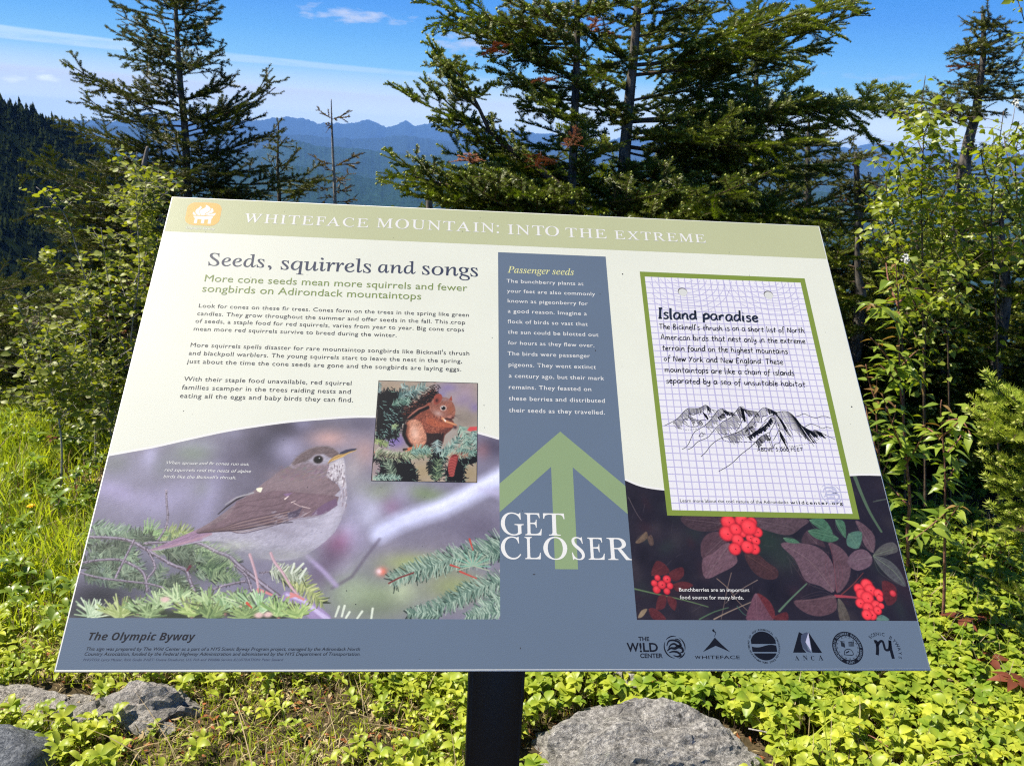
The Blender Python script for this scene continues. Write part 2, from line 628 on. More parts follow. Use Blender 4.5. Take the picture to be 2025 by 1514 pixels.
col_slate = srgb(107, 124, 146)
mt_header = print_mat('header_green', srgb(200, 205, 163))
mt_slate = print_mat('slate_blue', col_slate, 0.38, 0.3)
mt_white = print_mat('print_white', srgb(246, 246, 244))
mt_arrow = print_mat('arrow_green', srgb(148, 172, 128))
mt_navy = print_mat('ink_navy', srgb(52, 62, 92))
mt_olive = print_mat('ink_olive', srgb(130, 152, 78))
mt_ink = print_mat('ink_dark', srgb(28, 26, 42))
mt_inkb = print_mat('ink_black', srgb(17, 19, 29))
mt_inkpale = print_mat('ink_faded', srgb(70, 80, 106))
mt_yellow = print_mat('ink_yellow', srgb(236, 236, 168))
mt_cardg = print_mat('card_green', srgb(134, 156, 66))
mt_orange = print_mat('logo_orange', srgb(250, 192, 98))
mt_gridline = print_mat('grid_lilac', srgb(196, 192, 230))
mt_lilac = print_mat('logo_lilac', srgb(196, 198, 228))

E0 = 0.0018     # rim
vH = (P(327, 458)[1]+P(1633, 511)[1])/2
vB = (P(134, 1221)[1]+P(1819, 1227)[1])/2
flat('header_band', np.array([(-hw+E0, vH), (hw-E0, vH), (hw-E0, PH-E0), (-hw+E0, PH-E0)]), 0.10, mt_header)
# arcs of the two large photographs
arcL = PP([(211, 900), (260, 892), (306, 883.5), (375, 868), (445, 853), (500, 844), (556, 836), (600, 831.5), (640, 828.5), (690, 825), (734, 824.5),
           (800, 826), (870, 836), (945, 856), (987, 868)])
arcR = PP([(1236, 948), (1268, 961), (1311, 968), (1360, 970), (1450, 966), (1560, 953), (1681, 939.8), (1744, 939.5)])
arcL[0, 0] = -hw+E0; arcR[-1, 0] = hw-E0
uCL = (P(985, 499)[0]+P(989, 1221)[0])/2
uCR = (P(1197, 507)[0]+P(1260, 1223)[0])/2
arcL = smooth_line(arcL, 4); arcR = smooth_line(arcR, 4)
arcL[-1, 0] = uCL; arcR[0, 0] = uCR
BX = (-hw+E0, uCL, vB, arcL[:, 1].max()+0.002)
RX = (uCR, hw-E0, vB, arcR[:, 1].max()+0.002)
# ------------------------------------------------------------------ pictures printed on the panel, painted stroke by stroke
class Canvas:
    def __init__(self, box, S, base, ref):
        self.x0, self.x1, self.y0, self.y1 = box
        self.S = S
        self.W = int((self.x1-self.x0)*S); self.H = int((self.y1-self.y0)*S)
        self.a = np.ones((self.H, self.W, 3))*np.array(base)/255.0
        p, q = P(*ref), P(ref[0]+10, ref[1])
        self.k = math.dist(p, q)/10*S       # canvas px per photo px
    def pt(self, pts):
        Q = PP(pts)
        return np.stack([(Q[:, 0]-self.x0)*self.S, (Q[:, 1]-self.y0)*self.S], 1)
    def win(self, xa, xb, ya, yb):
        xa = max(int(xa), 0); ya = max(int(ya), 0); xb = min(int(xb)+1, self.W); yb = min(int(yb)+1, self.H)
        if xa >= xb or ya >= yb: return None
        Y, X = np.mgrid[ya:yb, xa:xb]
        return (slice(ya, yb), slice(xa, xb)), X+0.5, Y+0.5
    def put(self, sl, col, al):
        c = np.asarray(col, float)/255.0
        if c.ndim == 1: c = c[None, None]
        self.a[sl] = self.a[sl]*(1-al[..., None])+c*al[..., None]
    def blob(self, x, y, rx, ry, col, amt=1.0, rot=0, p=2.0):
        c = self.pt([(x, y)])[0]; rx *= self.k; ry *= self.k
        R = 2.4*max(rx, ry)
        w = self.win(c[0]-R, c[0]+R, c[1]-R, c[1]+R)
        if w is None: return
        sl, X, Y = w
        dx, dy = X-c[0], Y-c[1]; ca, sa = math.cos(rad(rot)), math.sin(rad(rot))
        u, v = (dx*ca+dy*sa)/rx, (-dx*sa+dy*ca)/ry
        self.put(sl, col, amt*np.exp(-(u*u+v*v)**(p/2)))
    def _seg(self, X, Y, A, r):
        best = np.full(X.shape, 1e9)
        for i in range(len(A)-1):
            a, b = A[i], A[i+1]; d = b-a; L = d@d+1e-9
            t = np.clip(((X-a[0])*d[0]+(Y-a[1])*d[1])/L, 0, 1)
            D = np.hypot(X-a[0]-t*d[0], Y-a[1]-t*d[1])-(r[i]+(r[i+1]-r[i])*t)
            np.minimum(best, D, out=best)
        return best
    def stroke(self, pts, w0, w1, col, soft=1.0, amt=1.0, raw=False):
        A = np.asarray(pts, float) if raw else self.pt(pts)
        k = self.k
        r = np.linspace(w0, w1, len(A))*k/2
        s = max(soft*k, 0.7)
        m = max(w0, w1)*k/2+s+1
        w = self.win(A[:, 0].min()-m, A[:, 0].max()+m, A[:, 1].min()-m, A[:, 1].max()+m)
        if w is None: return
        sl, X, Y = w
        self.put(sl, col, amt*np.clip(0.5-self._seg(X, Y, A, r)/s, 0, 1))
    def poly(self, pts, col, soft=1.0, amt=1.0, smooth=0, tex=None):
        A = self.pt(pts)
        if smooth: A = smooth_line(A, smooth, True)
        s = max(soft*self.k, 0.7)
        w = self.win(A[:, 0].min()-s, A[:, 0].max()+s, A[:, 1].min()-s, A[:, 1].max()+s)
        if w is None: return None
        sl, X, Y = w
        ins = np.zeros(X.shape, bool)
        B = np.roll(A, -1, 0)
        for a, b in zip(A, B):
            c = (a[1] > Y) != (b[1] > Y)
            ins ^= c & (X < (b[0]-a[0])*(Y-a[1])/(b[1]-a[1]+1e-12)+a[0])
        D = self._seg(X, Y, np.vstack([A, A[:1]]), np.zeros(len(A)+1))
        al = np.clip(0.5+np.where(ins, D, -D)/s, 0, 1)*amt
        if tex is not None:
            col = np.clip(np.asarray(col, float)[None, None]*(1+tex[sl][..., None]), 0, 255)
        self.put(sl, col, al)
        return sl, al
    def blur(self, sig):
        sig *= self.k; n = int(3*sig)+1
        g = np.exp(-np.arange(-n, n+1)**2/(2*sig*sig)); g /= g.sum()
        for ax in (0, 1):
            pd = [(0, 0)]*3; pd[ax] = (n, n)
            q = np.pad(self.a, pd, mode='edge'); o = np.zeros_like(self.a)
            for i, gi in enumerate(g):
                sl = [slice(None)]*3; sl[ax] = slice(i, i+self.a.shape[ax]); o += gi*q[tuple(sl)]
            self.a = o
    def noise_tex(self, sx, sy, ang=0, seed=0):
        """smooth value noise stretched along a direction, about -1..1"""
        r = np.random.default_rng(seed); n = 64
        g = r.random((n, n))*2-1
        Y, X = np.mgrid[0:self.H, 0:self.W]; ca, sa = math.cos(rad(ang)), math.sin(rad(ang))
        u = (X*ca+Y*sa)/(sx*self.k); v = (-X*sa+Y*ca)/(sy*self.k)
        ui, vi = np.floor(u).astype(int), np.floor(v).astype(int); fu, fv = u-ui, v-vi
        fu = fu*fu*(3-2*fu); fv = fv*fv*(3-2*fv)
        G = lambda a, b: g[b % n, a % n]
        return (G(ui, vi)*(1-fu)+G(ui+1, vi)*fu)*(1-fv)+(G(ui, vi+1)*(1-fu)+G(ui+1, vi+1)*fu)*fv
    def grain(self, amt, seed=1):
        r = np.random.default_rng(seed)
        self.a += (r.random(self.a.shape[:2])[..., None]-0.5)*amt
    def spray(self, axis, L, col0, col1, step=2.2, ang=50, w=2.0, up=1.0, dn=1.0, seed=0, twig=(96, 80, 84), tw=2.2, tip=None, jit=0.25, dark=.75):
        """conifer sprig: a twig with needles on both sides"""
        r = np.random.default_rng(seed)
        A = smooth_line(axis, 8)
        seg = np.hypot(*np.diff(A, axis=0).T); cum = np.concatenate([[0], np.cumsum(seg)]); tot = cum[-1]
        if twig: self.stroke(A[::3] if len(A) > 9 else A, tw, tw*0.6, twig, 0.8)
        c0, c1 = np.asarray(col0, float), np.asarray(col1, float)
        if dark:        # shaded needles under the lit ones
            for _ in range(int(tot/step*1.1)):
                i = r.integers(0, len(A)-1); t = math.atan2(*(A[i+1]-A[i])[::-1])+r.choice([-1, 1])*rad(ang*(.6+.8*r.random()))
                l = L*(.5+.5*r.random()); q = A[i]+np.array([math.cos(t), math.sin(t)])*l+np.array([0, .12*L])
                self.stroke([A[i]+np.array([0, .12*L]), q], w*1.1, w*.7, c0*.42, .9, dark)
        for d in np.arange(0, tot, step*.68):
            i = min(np.searchsorted(cum, d, 'right')-1, len(A)-2)
            p = A[i]+(A[i+1]-A[i])*((d-cum[i])/(seg[i]+1e-9))
            t = math.atan2(*(A[i+1]-A[i])[::-1])
            for sgn, sc in ((-1, up), (1, dn)):
                if sc <= 0: continue
                a = t+sgn*rad(ang*(1+jit*r.normal()))
                l = L*sc*(0.75+0.5*r.random())*(1-0.45*(d/tot)**3)
                c = c0+(c1-c0)*r.random()
                q = p+np.array([math.cos(a), math.sin(a)])*l
                self.stroke([p, q], w*(.7+.5*r.random()), w*0.6, c, 0.8)
    def develop(self, contrast=1.12, soft=0.35, seed=1, grain=.03):
        """what printing does: a trace of blur, some contrast, paper grain and uneven tone"""
        if soft: self.blur(soft)
        n = self.noise_tex(26, 20, 20, seed+70)*.03+self.noise_tex(6, 5, 50, seed+71)*.022
        self.a = (self.a*(1+n[..., None])-.45)*contrast+.45
        self.grain(grain, seed)
    def image(self, name):
        img = bpy.data.images.new(name, self.W, self.H)
        out = np.ones((self.H, self.W, 4), np.float32); out[..., :3] = np.clip(self.a, 0, 1)
        img.pixels.foreach_set(out.ravel()); img.update(); img.pack()
        return img


def picture_mat(name, cv, rough=0.4):
    m = print_mat(name, (0.5, 0.5, 0.5, 1), rough, 0.25)
    t = NT(m.node_tree)
    b = m.node_tree.nodes['Principled BSDF']
    im = t.n('ShaderNodeTexImage', image=cv.image(name), interpolation='Cubic', extension='EXTEND')
    uv = t.n('ShaderNodeUVMap', uv_map='UVMap')
    t.put(im, 0, uv.outputs[0])
    t.put(b, 'Base Color', t.mix(1.0, im.outputs[0], (0.62, 0.63, 0.64, 1), 'MULTIPLY'))
    return m


def paint_bird():
    c = Canvas(BX, 1900, (132, 128, 146), (560, 1050))
    B2 = lambda x, y, rx, ry, col, a=.9, rot=0, p=2: c.blob(*Z2(x, y), rx/3.6, ry/3.6, col, a, rot, p)
    B3 = lambda x, y, rx, ry, col, a=.9, rot=0, p=2: c.blob(*Z3(x, y), rx/3.6, ry/3.6, col, a, rot, p)
    # out-of-focus background
    B2(300, 450, 300, 200, (140, 137, 158)); B2(320, 380, 90, 70, (112, 118, 112), .7)
    B2(880, 300, 150, 90, (124, 136, 122), .9); B2(660, 400, 60, 100, (120, 124, 130), .8)
    B2(350, 590, 300, 60, (172, 163, 200), .9, -12); B2(700, 640, 240, 90, (165, 160, 190), .8, 25)
    B2(1450, 260, 250, 260, (72, 68, 84), .95); B2(1150, 330, 110, 200, (96, 92, 110), .9)
    B2(1250, 620, 130, 250, (104, 100, 116), .8, -30); B2(990, 620, 60, 260, (162, 157, 188), .85, -8)
    B2(930, 560, 60, 60, (130, 132, 136), .8)
    B2(565, 330, 34, 85, (200, 196, 232), 1.0); B2(470, 560, 30, 90, (136, 134, 146), .6, 10)
    B2(900, 250, 220, 22, (170, 168, 190), .7, -6); B2(1160, 170, 60, 40, (150, 148, 172), .8)
    B2(1380, 200, 40, 90, (150, 146, 172), .8); B2(1560, 300, 90, 130, (156, 150, 176), .8)
    B2(1480, 160, 60, 60, (64, 62, 78), .7)
    B3(120, 120, 190, 70, (64, 60, 76), .95); B3(-40, 240, 110, 100, (56, 54, 68), .9); B3(210, 100, 60, 40, (168, 165, 200), .9)
    B3(80, 270, 120, 90, (164, 160, 186), .8); B3(420, 110, 160, 60, (104, 100, 112), .8); B3(640, 100, 120, 60, (92, 88, 104), .9)
    B3(400, 205, 140, 65, (206, 164, 154), .9); B3(650, 300, 90, 120, (196, 158, 150), .75); B3(560, 420, 90, 120, (176, 168, 170), .8)
    B3(620, 560, 90, 100, (152, 150, 156), .8)
    B3(1560, 270, 130, 100, (78, 74, 92), .95); B3(1490, 290, 40, 60, (196, 132, 128), .7); B3(1580, 400, 70, 80, (130, 126, 146), .8)
    B3(1050, 590, 230, 50, (128, 148, 102), .95, -12); B3(760, 590, 110, 60, (150, 160, 130), .8)
    B3(920, 590, 110, 80, (168, 160, 190), .8, 60); B3(840, 690, 60, 50, (150, 110, 142), .8)
    B3(690, 740, 90, 110, (198, 198, 222), .9); B3(620, 650, 70, 60, (176, 172, 196), .8)
    B3(540, 850, 60, 80, (196, 190, 222), .9); B3(460, 950, 90, 90, (150, 96, 130), .85); B3(410, 1060, 80, 90, (100, 84, 104), .9)
    B3(500, 1140, 70, 60, (176, 164, 196), .8); B3(330, 1190, 90, 90, (108, 92, 118), .8); B3(610, 940, 60, 90, (170, 162, 190), .8)
    B3(1450, 850, 260, 120, (112, 106, 124), .95); B3(1180, 960, 220, 90, (132, 126, 140), .9); B3(850, 1000, 160, 70, (140, 134, 148), .8)
    B3(720, 1330, 330, 130, (146, 160, 128), 1.0); B3(920, 1290, 80, 90, (186, 196, 166), .9); B3(1010, 1090, 260, 60, (168, 182, 110), .9)
    B3(560, 1300, 120, 140, (152, 164, 140), .9); B3(1300, 1260, 240, 110, (150, 160, 110), .9); B3(760, 1420, 200, 60, (120, 128, 112), .9)
    c.blur(9)
    # the long pale out-of-focus branch
    c.stroke(zz(Z3, [(760, 880), (900, 800), (1040, 750), (1200, 700), (1340, 630), (1480, 560), (1640, 470)]), 36, 40, (204, 206, 236), 22)
    c.stroke(zz(Z3, [(1000, 740), (1200, 680), (1340, 610), (1640, 450)]), 10, 18, (226, 228, 250), 14, .8)
    c.stroke(zz(Z3, [(1480, 570), (1640, 600)]), 10, 24, (196, 190, 222), 14, .6)
    c.stroke(zz(Z3, [(420, 1270), (560, 1190), (660, 1050), (760, 920)]), 5, 5, (100, 92, 108), 5, .8)
    c.stroke(zz(Z3, [(230, 1030), (360, 1150), (450, 1250)]), 8, 9, (178, 164, 200), 5, .8)
    c.blur(1.6)
    B3(775, 1152, 34, 30, (226, 118, 96), .95); B3(755, 1150, 22, 22, (240, 220, 226), .9)
    # background conifer foliage, lower left
    g0, g1 = (96, 118, 98), (168, 188, 158)
    B2(200, 1330, 220, 110, (44, 44, 52), .9); B2(420, 1180, 240, 130, (78, 84, 86), .7); B2(950, 1120, 140, 100, (76, 82, 78), .8); B2(60, 1440, 160, 60, (70, 72, 74), .9)
    sd = 100
    for ax, L, a, b in ([(150, 830), (250, 850), (400, 880), (520, 900)], 75, g0, (176, 194, 168)), ([(640, 930), (700, 900), (800, 870), (850, 890)], 80, (120, 136, 84), (196, 206, 150)), \
            ([(520, 880), (590, 860), (650, 900)], 85, (110, 138, 100), (180, 206, 150)), ([(110, 1110), (260, 1070), (400, 1080), (480, 1130)], 95, (92, 112, 96), (166, 184, 160)), \
            ([(200, 980), (330, 1010), (470, 1040)], 80, (100, 120, 98), (176, 190, 160)), ([(280, 1190), (350, 1080), (420, 980)], 80, (86, 106, 92), (160, 180, 150)), \
            ([(100, 1170), (300, 1210), (520, 1220), (680, 1240)], 60, (74, 88, 80), (140, 156, 140)), ([(830, 960), (930, 990), (1060, 1030), (1180, 1090)], 90, (96, 120, 92), (176, 192, 150)), \
            ([(900, 1010), (960, 1080), (1080, 1120)], 90, (70, 92, 72), (160, 178, 130)), ([(900, 1120), (1000, 1130), (1120, 1180)], 90, (60, 80, 64), (140, 162, 120)), \
            ([(1000, 1210), (1080, 1180), (1200, 1200)], 60, (80, 100, 82), (166, 182, 140)), ([(620, 1250), (740, 1270), (860, 1290)], 70, (66, 78, 66), (132, 150, 110)), \
            ([(560, 1020), (680, 990), (830, 985)], 50, (90, 104, 84), (170, 184, 150)):
        sd += 1
        c.spray(zz(Z2, ax), L/3.6, a, b, 1.9, 52, 1.7, seed=sd)
    rq = np.random.default_rng(44)
    for _ in range(46):      # tangled sprigs between the twigs
        x, y = rq.uniform(60, 900), rq.uniform(880, 1330)
        if y < 900 and x > 500: continue
        a = rad(rq.uniform(-70, 60)); l = rq.uniform(60, 130); g = rq.uniform(.55, 1.0)
        sd += 1; c.spray([B_ for B_ in zz(Z2, [(x, y), (x+l*.5*math.cos(a), y+l*.5*math.sin(a)), (x+l*math.cos(a), y+l*math.sin(a)+14)])], rq.uniform(45, 80)/3.6, (100*g, 120*g, 102*g), (182*g, 196*g, 168*g), 2.4, 50, 1.6, seed=sd)
    wood, woodl = (104, 94, 104), (176, 168, 184)
    for pts, w0, w1 in ([(120, 905), (330, 915), (440, 940), (530, 990), (640, 1055), (740, 1110), (820, 1140), (850, 1220), (880, 1290)], 6, 7), \
            ([(60, 1095), (160, 1075), (320, 1065), (420, 1095), (520, 1165), (545, 1290)], 4.5, 6), ([(50, 1155), (200, 1195), (350, 1215), (560, 1240), (700, 1280)], 4, 4), \
            ([(680, 575), (682, 650), (690, 780), (660, 870), (610, 940)], 3.5, 4.5), ([(450, 930), (400, 1030), (350, 1130), (320, 1190)], 5, 5), ([(540, 985), (580, 1060), (600, 1130), (545, 1200)], 4, 5), \
            ([(530, 950), (640, 945), (850, 940), (950, 965), (1040, 1010), (1130, 1045), (1200, 1110), (1300, 1190), (1400, 1270), (1480, 1330)], 5, 10), \
            ([(1170, 1110), (1250, 1180), (1290, 1290)], 5, 6), ([(1010, 1280), (1100, 1250), (1240, 1220)], 4, 5), ([(1350, 1160), (1450, 1155), (1560, 1190), (1700, 1290), (1790, 1390)], 3, 4):
        A = smooth_line(zz(Z2, pts), 4)
        c.stroke(A, w0, w1, wood, 0.8); c.stroke(A-np.array([0.3, w0*0.22]), w0*.45, w1*.45, woodl, 1.2, .8)
        for q_ in range(int(len(A)*2.5)):      # knots and lichen on the bark
            p_ = A[rq.integers(0, len(A))]+rq.normal(size=2)*w1*.22
            gl = rq.choice([60, 80, 190, 205]); c.stroke([p_, p_+rq.normal(size=2)*1.6], 1.5, 1.0, (gl, gl*.93, gl), .8, .7)
    c.stroke(zz(Z2, [(850, 1115), (830, 1145)]), 6, 3, (110, 60, 70))
    # big pale branch at the bottom
    c.stroke(zz(Z2, [(1540, 1330), (1640, 1370), (1720, 1430), (1800, 1500)]), 20, 30, (156, 140, 176), 2)
    c.stroke(zz(Z2, [(1540, 1315), (1660, 1360), (1760, 1440), (1830, 1490)]), 5, 9, (206, 194, 226), 3, .8)
    # right-hand sprays
    for ax, L, a, b in ([(1500, 1200), (1600, 1210), (1700, 1290), (1790, 1370)], 85, (112, 126, 84), (206, 208, 150)), ([(1420, 1150), (1540, 1160), (1660, 1190)], 75, (130, 140, 120), (214, 218, 200)):
        sd += 1; c.spray(zz(Z2, ax), L/3.6, a, b, 2.4, 55, 2.2, seed=sd)
    gb0, gb1 = (72, 98, 88), (186, 202, 184)
    for ax, L in ([(1640, 940), (1520, 990), (1400, 1040), (1280, 1060), (1130, 1110), (1000, 1150), (850, 1210)], 100), ([(1640, 1210), (1520, 1250), (1400, 1290), (1260, 1370), (1140, 1420), (1060, 1450)], 85), \
            ([(1640, 1010), (1560, 1030), (1480, 1070)], 70), ([(1640, 1330), (1560, 1370), (1440, 1440)], 70), ([(1640, 1440), (1500, 1450), (1380, 1470)], 60), ([(1200, 1460), (1060, 1440), (960, 1450)], 55):
        sd += 1; c.spray(zz(Z3, ax), L/3.6, gb0, gb1, 1.8, 58, 2.2, seed=sd, twig=(90, 58, 60))
    for a in np.linspace(-200, 20, 15):     # star of needles on the right spray
        c.stroke([Z3(1425, 1110), Z3(1425+125*math.cos(rad(a)), 1110+105*math.sin(rad(a)))], 3, 2, (150+20*math.sin(a), 176, 156))
    for p, q in (((1400, 920), (1425, 1000)), ((1330, 1150), (1450, 1200)), ((1265, 1105), (1330, 1125))):
        c.stroke([Z3(*p), Z3(*q)], 4, 2, (188, 84, 76))
    c.stroke(zz(Z3, [(825, 1235), (900, 1195), (1000, 1160)]), 3, 3, (120, 62, 60))
    # pale tips along the bottom edge
    for p, q in (((470, 1400), (445, 1470)), ((510, 1395), (490, 1470)), ((545, 1440), (520, 1480)), ((635, 1435), (600, 1485)), ((710, 1415), (700, 1485)), ((215, 1095), (160, 1150)), ((235, 1130), (190, 1200)), ((150, 1095), (130, 1160))):
        c.stroke([Z3(*p), Z3(*q)], 4.5, 4, (214, 220, 204))
    # the bird
    A = Z3; B = Z2
    wt = c.noise_tex(9, 2.2, 35, 3)*0.07+c.noise_tex(3, 1.0, 35, 4)*0.06
    bt = c.noise_tex(7, 2.0, 20, 5)*0.06+c.noise_tex(2.5, .9, 20, 6)*0.05
    body = [A(470, 300), A(430, 270), A(390, 258), A(350, 255), A(300, 262), A(250, 280), A(200, 310), A(160, 345), A(130, 385), A(108, 408), A(60, 432), A(20, 458), B(1440, 480), B(1380, 520),
            B(1320, 570), B(1240, 625), B(1150, 690), B(1080, 745), B(1000, 800), B(930, 840), B(870, 866), B(780, 906), B(700, 942), B(600, 982), B(545, 1003), B(640, 1000), B(760, 972), B(860, 952),
            B(930, 937), B(1010, 934), B(1100, 938), B(1160, 960), B(1210, 995), B(1270, 1025), B(1350, 1050), B(1440, 1072), B(1520, 1076), B(1600, 1060), A(240, 1030), A(320, 978), A(380, 930), A(440, 870),
            A(482, 790), A(512, 700), A(528, 620), A(527, 560), A(512, 480), A(516, 410), A(508, 350)]
    c.poly(body, (168, 164, 178), 1.4, tex=bt)
    B3(120, 840, 180, 80, (160, 154, 170), .7); B3(310, 880, 110, 70, (190, 186, 202), .8); B3(420, 760, 50, 110, (192, 187, 202), .7, -20); B2(1400, 1040, 260, 26, (140, 138, 148), .6, 5); B3(150, 1045, 150, 22, (146, 144, 156), .6, -5)
    B2(1150, 970, 150, 40, (176, 180, 166), .7); B2(1500, 1030, 180, 40, (170, 170, 166), .6); B3(500, 640, 25, 120, (168, 160, 172), .8, 8)
    r = np.random.default_rng(5)
    for _ in range(260):        # soft belly feathering
        x, y = r.uniform(-560, 470), r.uniform(700, 1050)
        if y > 1050-abs(x)*0.12 or x > 470-(y-700)*.7 or (x < 0 and y < 850-x*0.12): continue
        l = r.uniform(15, 45); a = rad(r.uniform(-35, 5))
        g = r.choice([-22, 20, 26])
        c.stroke([A(x, y), A(x-l*math.cos(a), y-l*math.sin(a))], 1.6, .8, (174+g, 170+g, 184+g), 2, .4)
    # tail
    c.poly([B(930, 838), B(870, 864), B(760, 912), B(690, 945), B(600, 982), B(545, 1003), B(620, 996), B(740, 975), B(850, 948), B(930, 930), B(1010, 880)], (154, 128, 150), 1.2, tex=wt)
    c.stroke(zz(B, [(1000, 885), (850, 935), (700, 975), (580, 1000)]), 4, 2, (176, 146, 156), 1.5, .8)
    c.stroke(zz(B, [(980, 850), (840, 905), (690, 958)]), 1.2, 1, (110, 88, 110), 1, .7)
    # back and mantle
    mantle = [A(110, 405), A(60, 430), A(20, 455), B(1440, 478), B(1380, 515), B(1320, 566), B(1240, 620), B(1150, 688), B(1080, 742), B(1000, 797), B(930, 838), B(880, 870), B(1000, 872), B(1200, 790), B(1400, 720),
              A(100, 600), A(300, 640), A(430, 620), A(480, 570), A(460, 530), A(400, 490), A(300, 460), A(200, 430)]
    c.poly(mantle, (132, 115, 121), 1.4, tex=wt)
    B2(1560, 500, 160, 60, (142, 126, 132), .7, -10); B3(250, 510, 140, 40, (138, 120, 124), .6, 10); B2(1200, 680, 90, 30, (150, 132, 152), .5, -35)
    c.stroke(zz(B, [(1050, 742), (1110, 690), (1180, 640), (1260, 600)]), 1.5, 4, (34, 28, 38), 1.2); c.stroke(zz(B, [(1100, 675), (1180, 625), (1300, 590)]), 2, 4, (164, 160, 166), 1.6)
    # wing
    wing = [B(1180, 650), B(1300, 600), B(1450, 575), A(60, 575), A(200, 590), A(330, 600), A(430, 610), A(470, 620), A(450, 680), A(390, 720), A(330, 750), A(270, 762), A(180, 770), A(60, 800), B(1400, 815),
            B(1250, 850), B(1100, 868), B(980, 874), B(880, 876), B(990, 830), B(1110, 770), B(1160, 710)]
    c.poly(wing, (122, 102, 110), 1.2, tex=wt)
    for i in range(9):           # flight feathers
        f = i/8
        y0, y1 = 735+f*75, 862+f*12
        L = smooth_line(zz(B, [(1560-f*10, y0-20), (1400, y0+15+f*12), (1220, y0+55+f*14), (1080+f*30, y1-22+f*8), (930-f*20, y1+f*6)]), 3)
        c.stroke(L, 2.2, 1.0, (150, 128, 122) if i % 2 else (78, 62, 72), 1, .85)
    c.stroke(smooth_line(zz(B, [(1580, 800), (1450, 812), (1250, 845), (1100, 862), (900, 876)]), 3), 1.6, 1, (44, 34, 44), 1)
    for p in ([(1160, 705), (1250, 680), (1400, 690), (1560, 650)], [(1180, 745), (1330, 720), (1480, 712), (1570, 700)], [(1200, 665), (1350, 640), (1480, 620)]):
        c.stroke(smooth_line(zz(B, p), 4), 1.6, 1.6, (90, 72, 82), 1.6, .6)
    c.poly([A(100, 735), A(170, 715), A(210, 690), A(180, 760), A(110, 775)], (84, 74, 92), 1.2)
    c.poly([A(270, 750), A(320, 700), A(370, 665), A(450, 630), A(460, 680), A(400, 720), A(340, 748)], (116, 94, 118), 1.5)
    c.poly([A(70, 600), A(140, 590), A(100, 620)], (134, 108, 140), 1.2)
    for p, q, w in (((85, 635), (110, 615), 3.5), ((130, 660), (160, 648), 2), ((150, 665), (200, 690), 1.4), ((205, 688), (265, 702), 1.6), ((220, 750), (270, 720), 1)):
        c.stroke([A(*p), A(*q)], w, w*.5, (224, 206, 200), .8)
    c.stroke(smooth_line(zz(A, [(0, 825), (100, 790), (270, 768), (360, 745), (450, 680)]), 4), 1.2, 1, (120, 104, 116), 1.2, .8)
    # head
    c.poly([A(470, 305), A(430, 272), A(390, 259), A(350, 256), A(300, 263), A(250, 281), A(200, 311), A(160, 346), A(130, 385), A(150, 400), A(230, 370), A(270, 345), A(300, 320), A(360, 315), A(400, 340), A(440, 345), A(475, 325)], (112, 98, 100), 5, tex=wt*1.4)
    c.poly([A(120, 400), A(200, 380), A(265, 370), A(300, 390), A(370, 385), A(440, 370), A(420, 430), A(370, 480), A(300, 470), A(210, 440)], (136, 121, 129), 9, tex=wt*1.5)
    c.poly([A(400, 385), A(440, 370), A(500, 345), A(514, 400), A(512, 470), A(524, 540), A(500, 560), A(470, 530), A(420, 500), A(380, 470)], (190, 184, 190), 2.5, tex=bt*1.5)
    for _ in range(60):
        x, y = r.uniform(395, 510), r.uniform(385, 520)
        c.stroke([A(x, y), A(x+r.uniform(-6, 3), y+r.uniform(12, 26))], 2.2, .8, (104, 90, 98) if r.random() < .6 else (228, 222, 226), 1, .65)
    for _ in range(26):
        x, y = r.uniform(485, 526), r.uniform(520, 680)
        c.stroke([A(x, y), A(x-4, y+22)], 2.4, 1, (140, 124, 132) if r.random() < .6 else (222, 214, 222), 1.2, .6)
    for _ in range(120):
        x, y = r.uniform(150, 440), r.uniform(265, 370)
        if y < 262+abs(x-350)**2/700: continue
        c.stroke([A(x, y), A(x-18, y+5)], 1.2, .6, r.choice([84, 96, 138])+np.array([6, -4, 0]), 1, .45)
    B3(190, 440, 90, 34, (134, 118, 124), .85, 12); B3(90, 470, 90, 40, (130, 114, 120), .7, -5); B3(330, 480, 70, 26, (140, 124, 130), .7, 10)
    for _ in range(160):
        x, y = r.uniform(60, 420), r.uniform(400, 500)
        c.stroke([A(x, y), A(x-20, y+10)], 1.5, .7, (128+r.uniform(-22, 22), 112+r.uniform(-20, 20), 118+r.uniform(-20, 20)), 1.4, .5)
    for _ in range(420):      # mottled breast and flank
        x, y = r.uniform(-520, 500), r.uniform(720, 1040)
        if y > 1040-abs(x)*0.14 or x > 500-(y-640)*.62 or (x < 0 and y < 850-x*0.10): continue
        g = r.uniform(-34, 24)
        c.stroke([A(x, y), A(x-r.uniform(8, 30), y+r.uniform(2, 16))], 2.4, 1, (168+g, 164+g, 176+g*.9), 2, .5)
    B2(1300, 1010, 200, 26, (140, 138, 150), .55, 8); B3(-60, 1030, 160, 24, (142, 140, 152), .5, 2); B3(200, 800, 160, 22, (150, 144, 158), .5, -14); B2(1450, 850, 160, 18, (146, 140, 152), .5, -12)
    # beak
    c.poly([A(388, 385), A(405, 355), A(440, 330), A(475, 315), A(520, 300), A(560, 283), A(600, 276), A(588, 292), A(540, 310), A(500, 335), A(450, 355), A(415, 368)], (196, 164, 110), 1)
    c.poly([A(470, 318), A(480, 302), A(520, 284), A(560, 277), A(600, 275), A(585, 288), A(540, 300), A(500, 314)], (66, 66, 86), 1)
    c.stroke(zz(A, [(392, 383), (420, 352), (480, 325), (560, 292)]), 1.4, 1, (120, 88, 50), 1, .8)
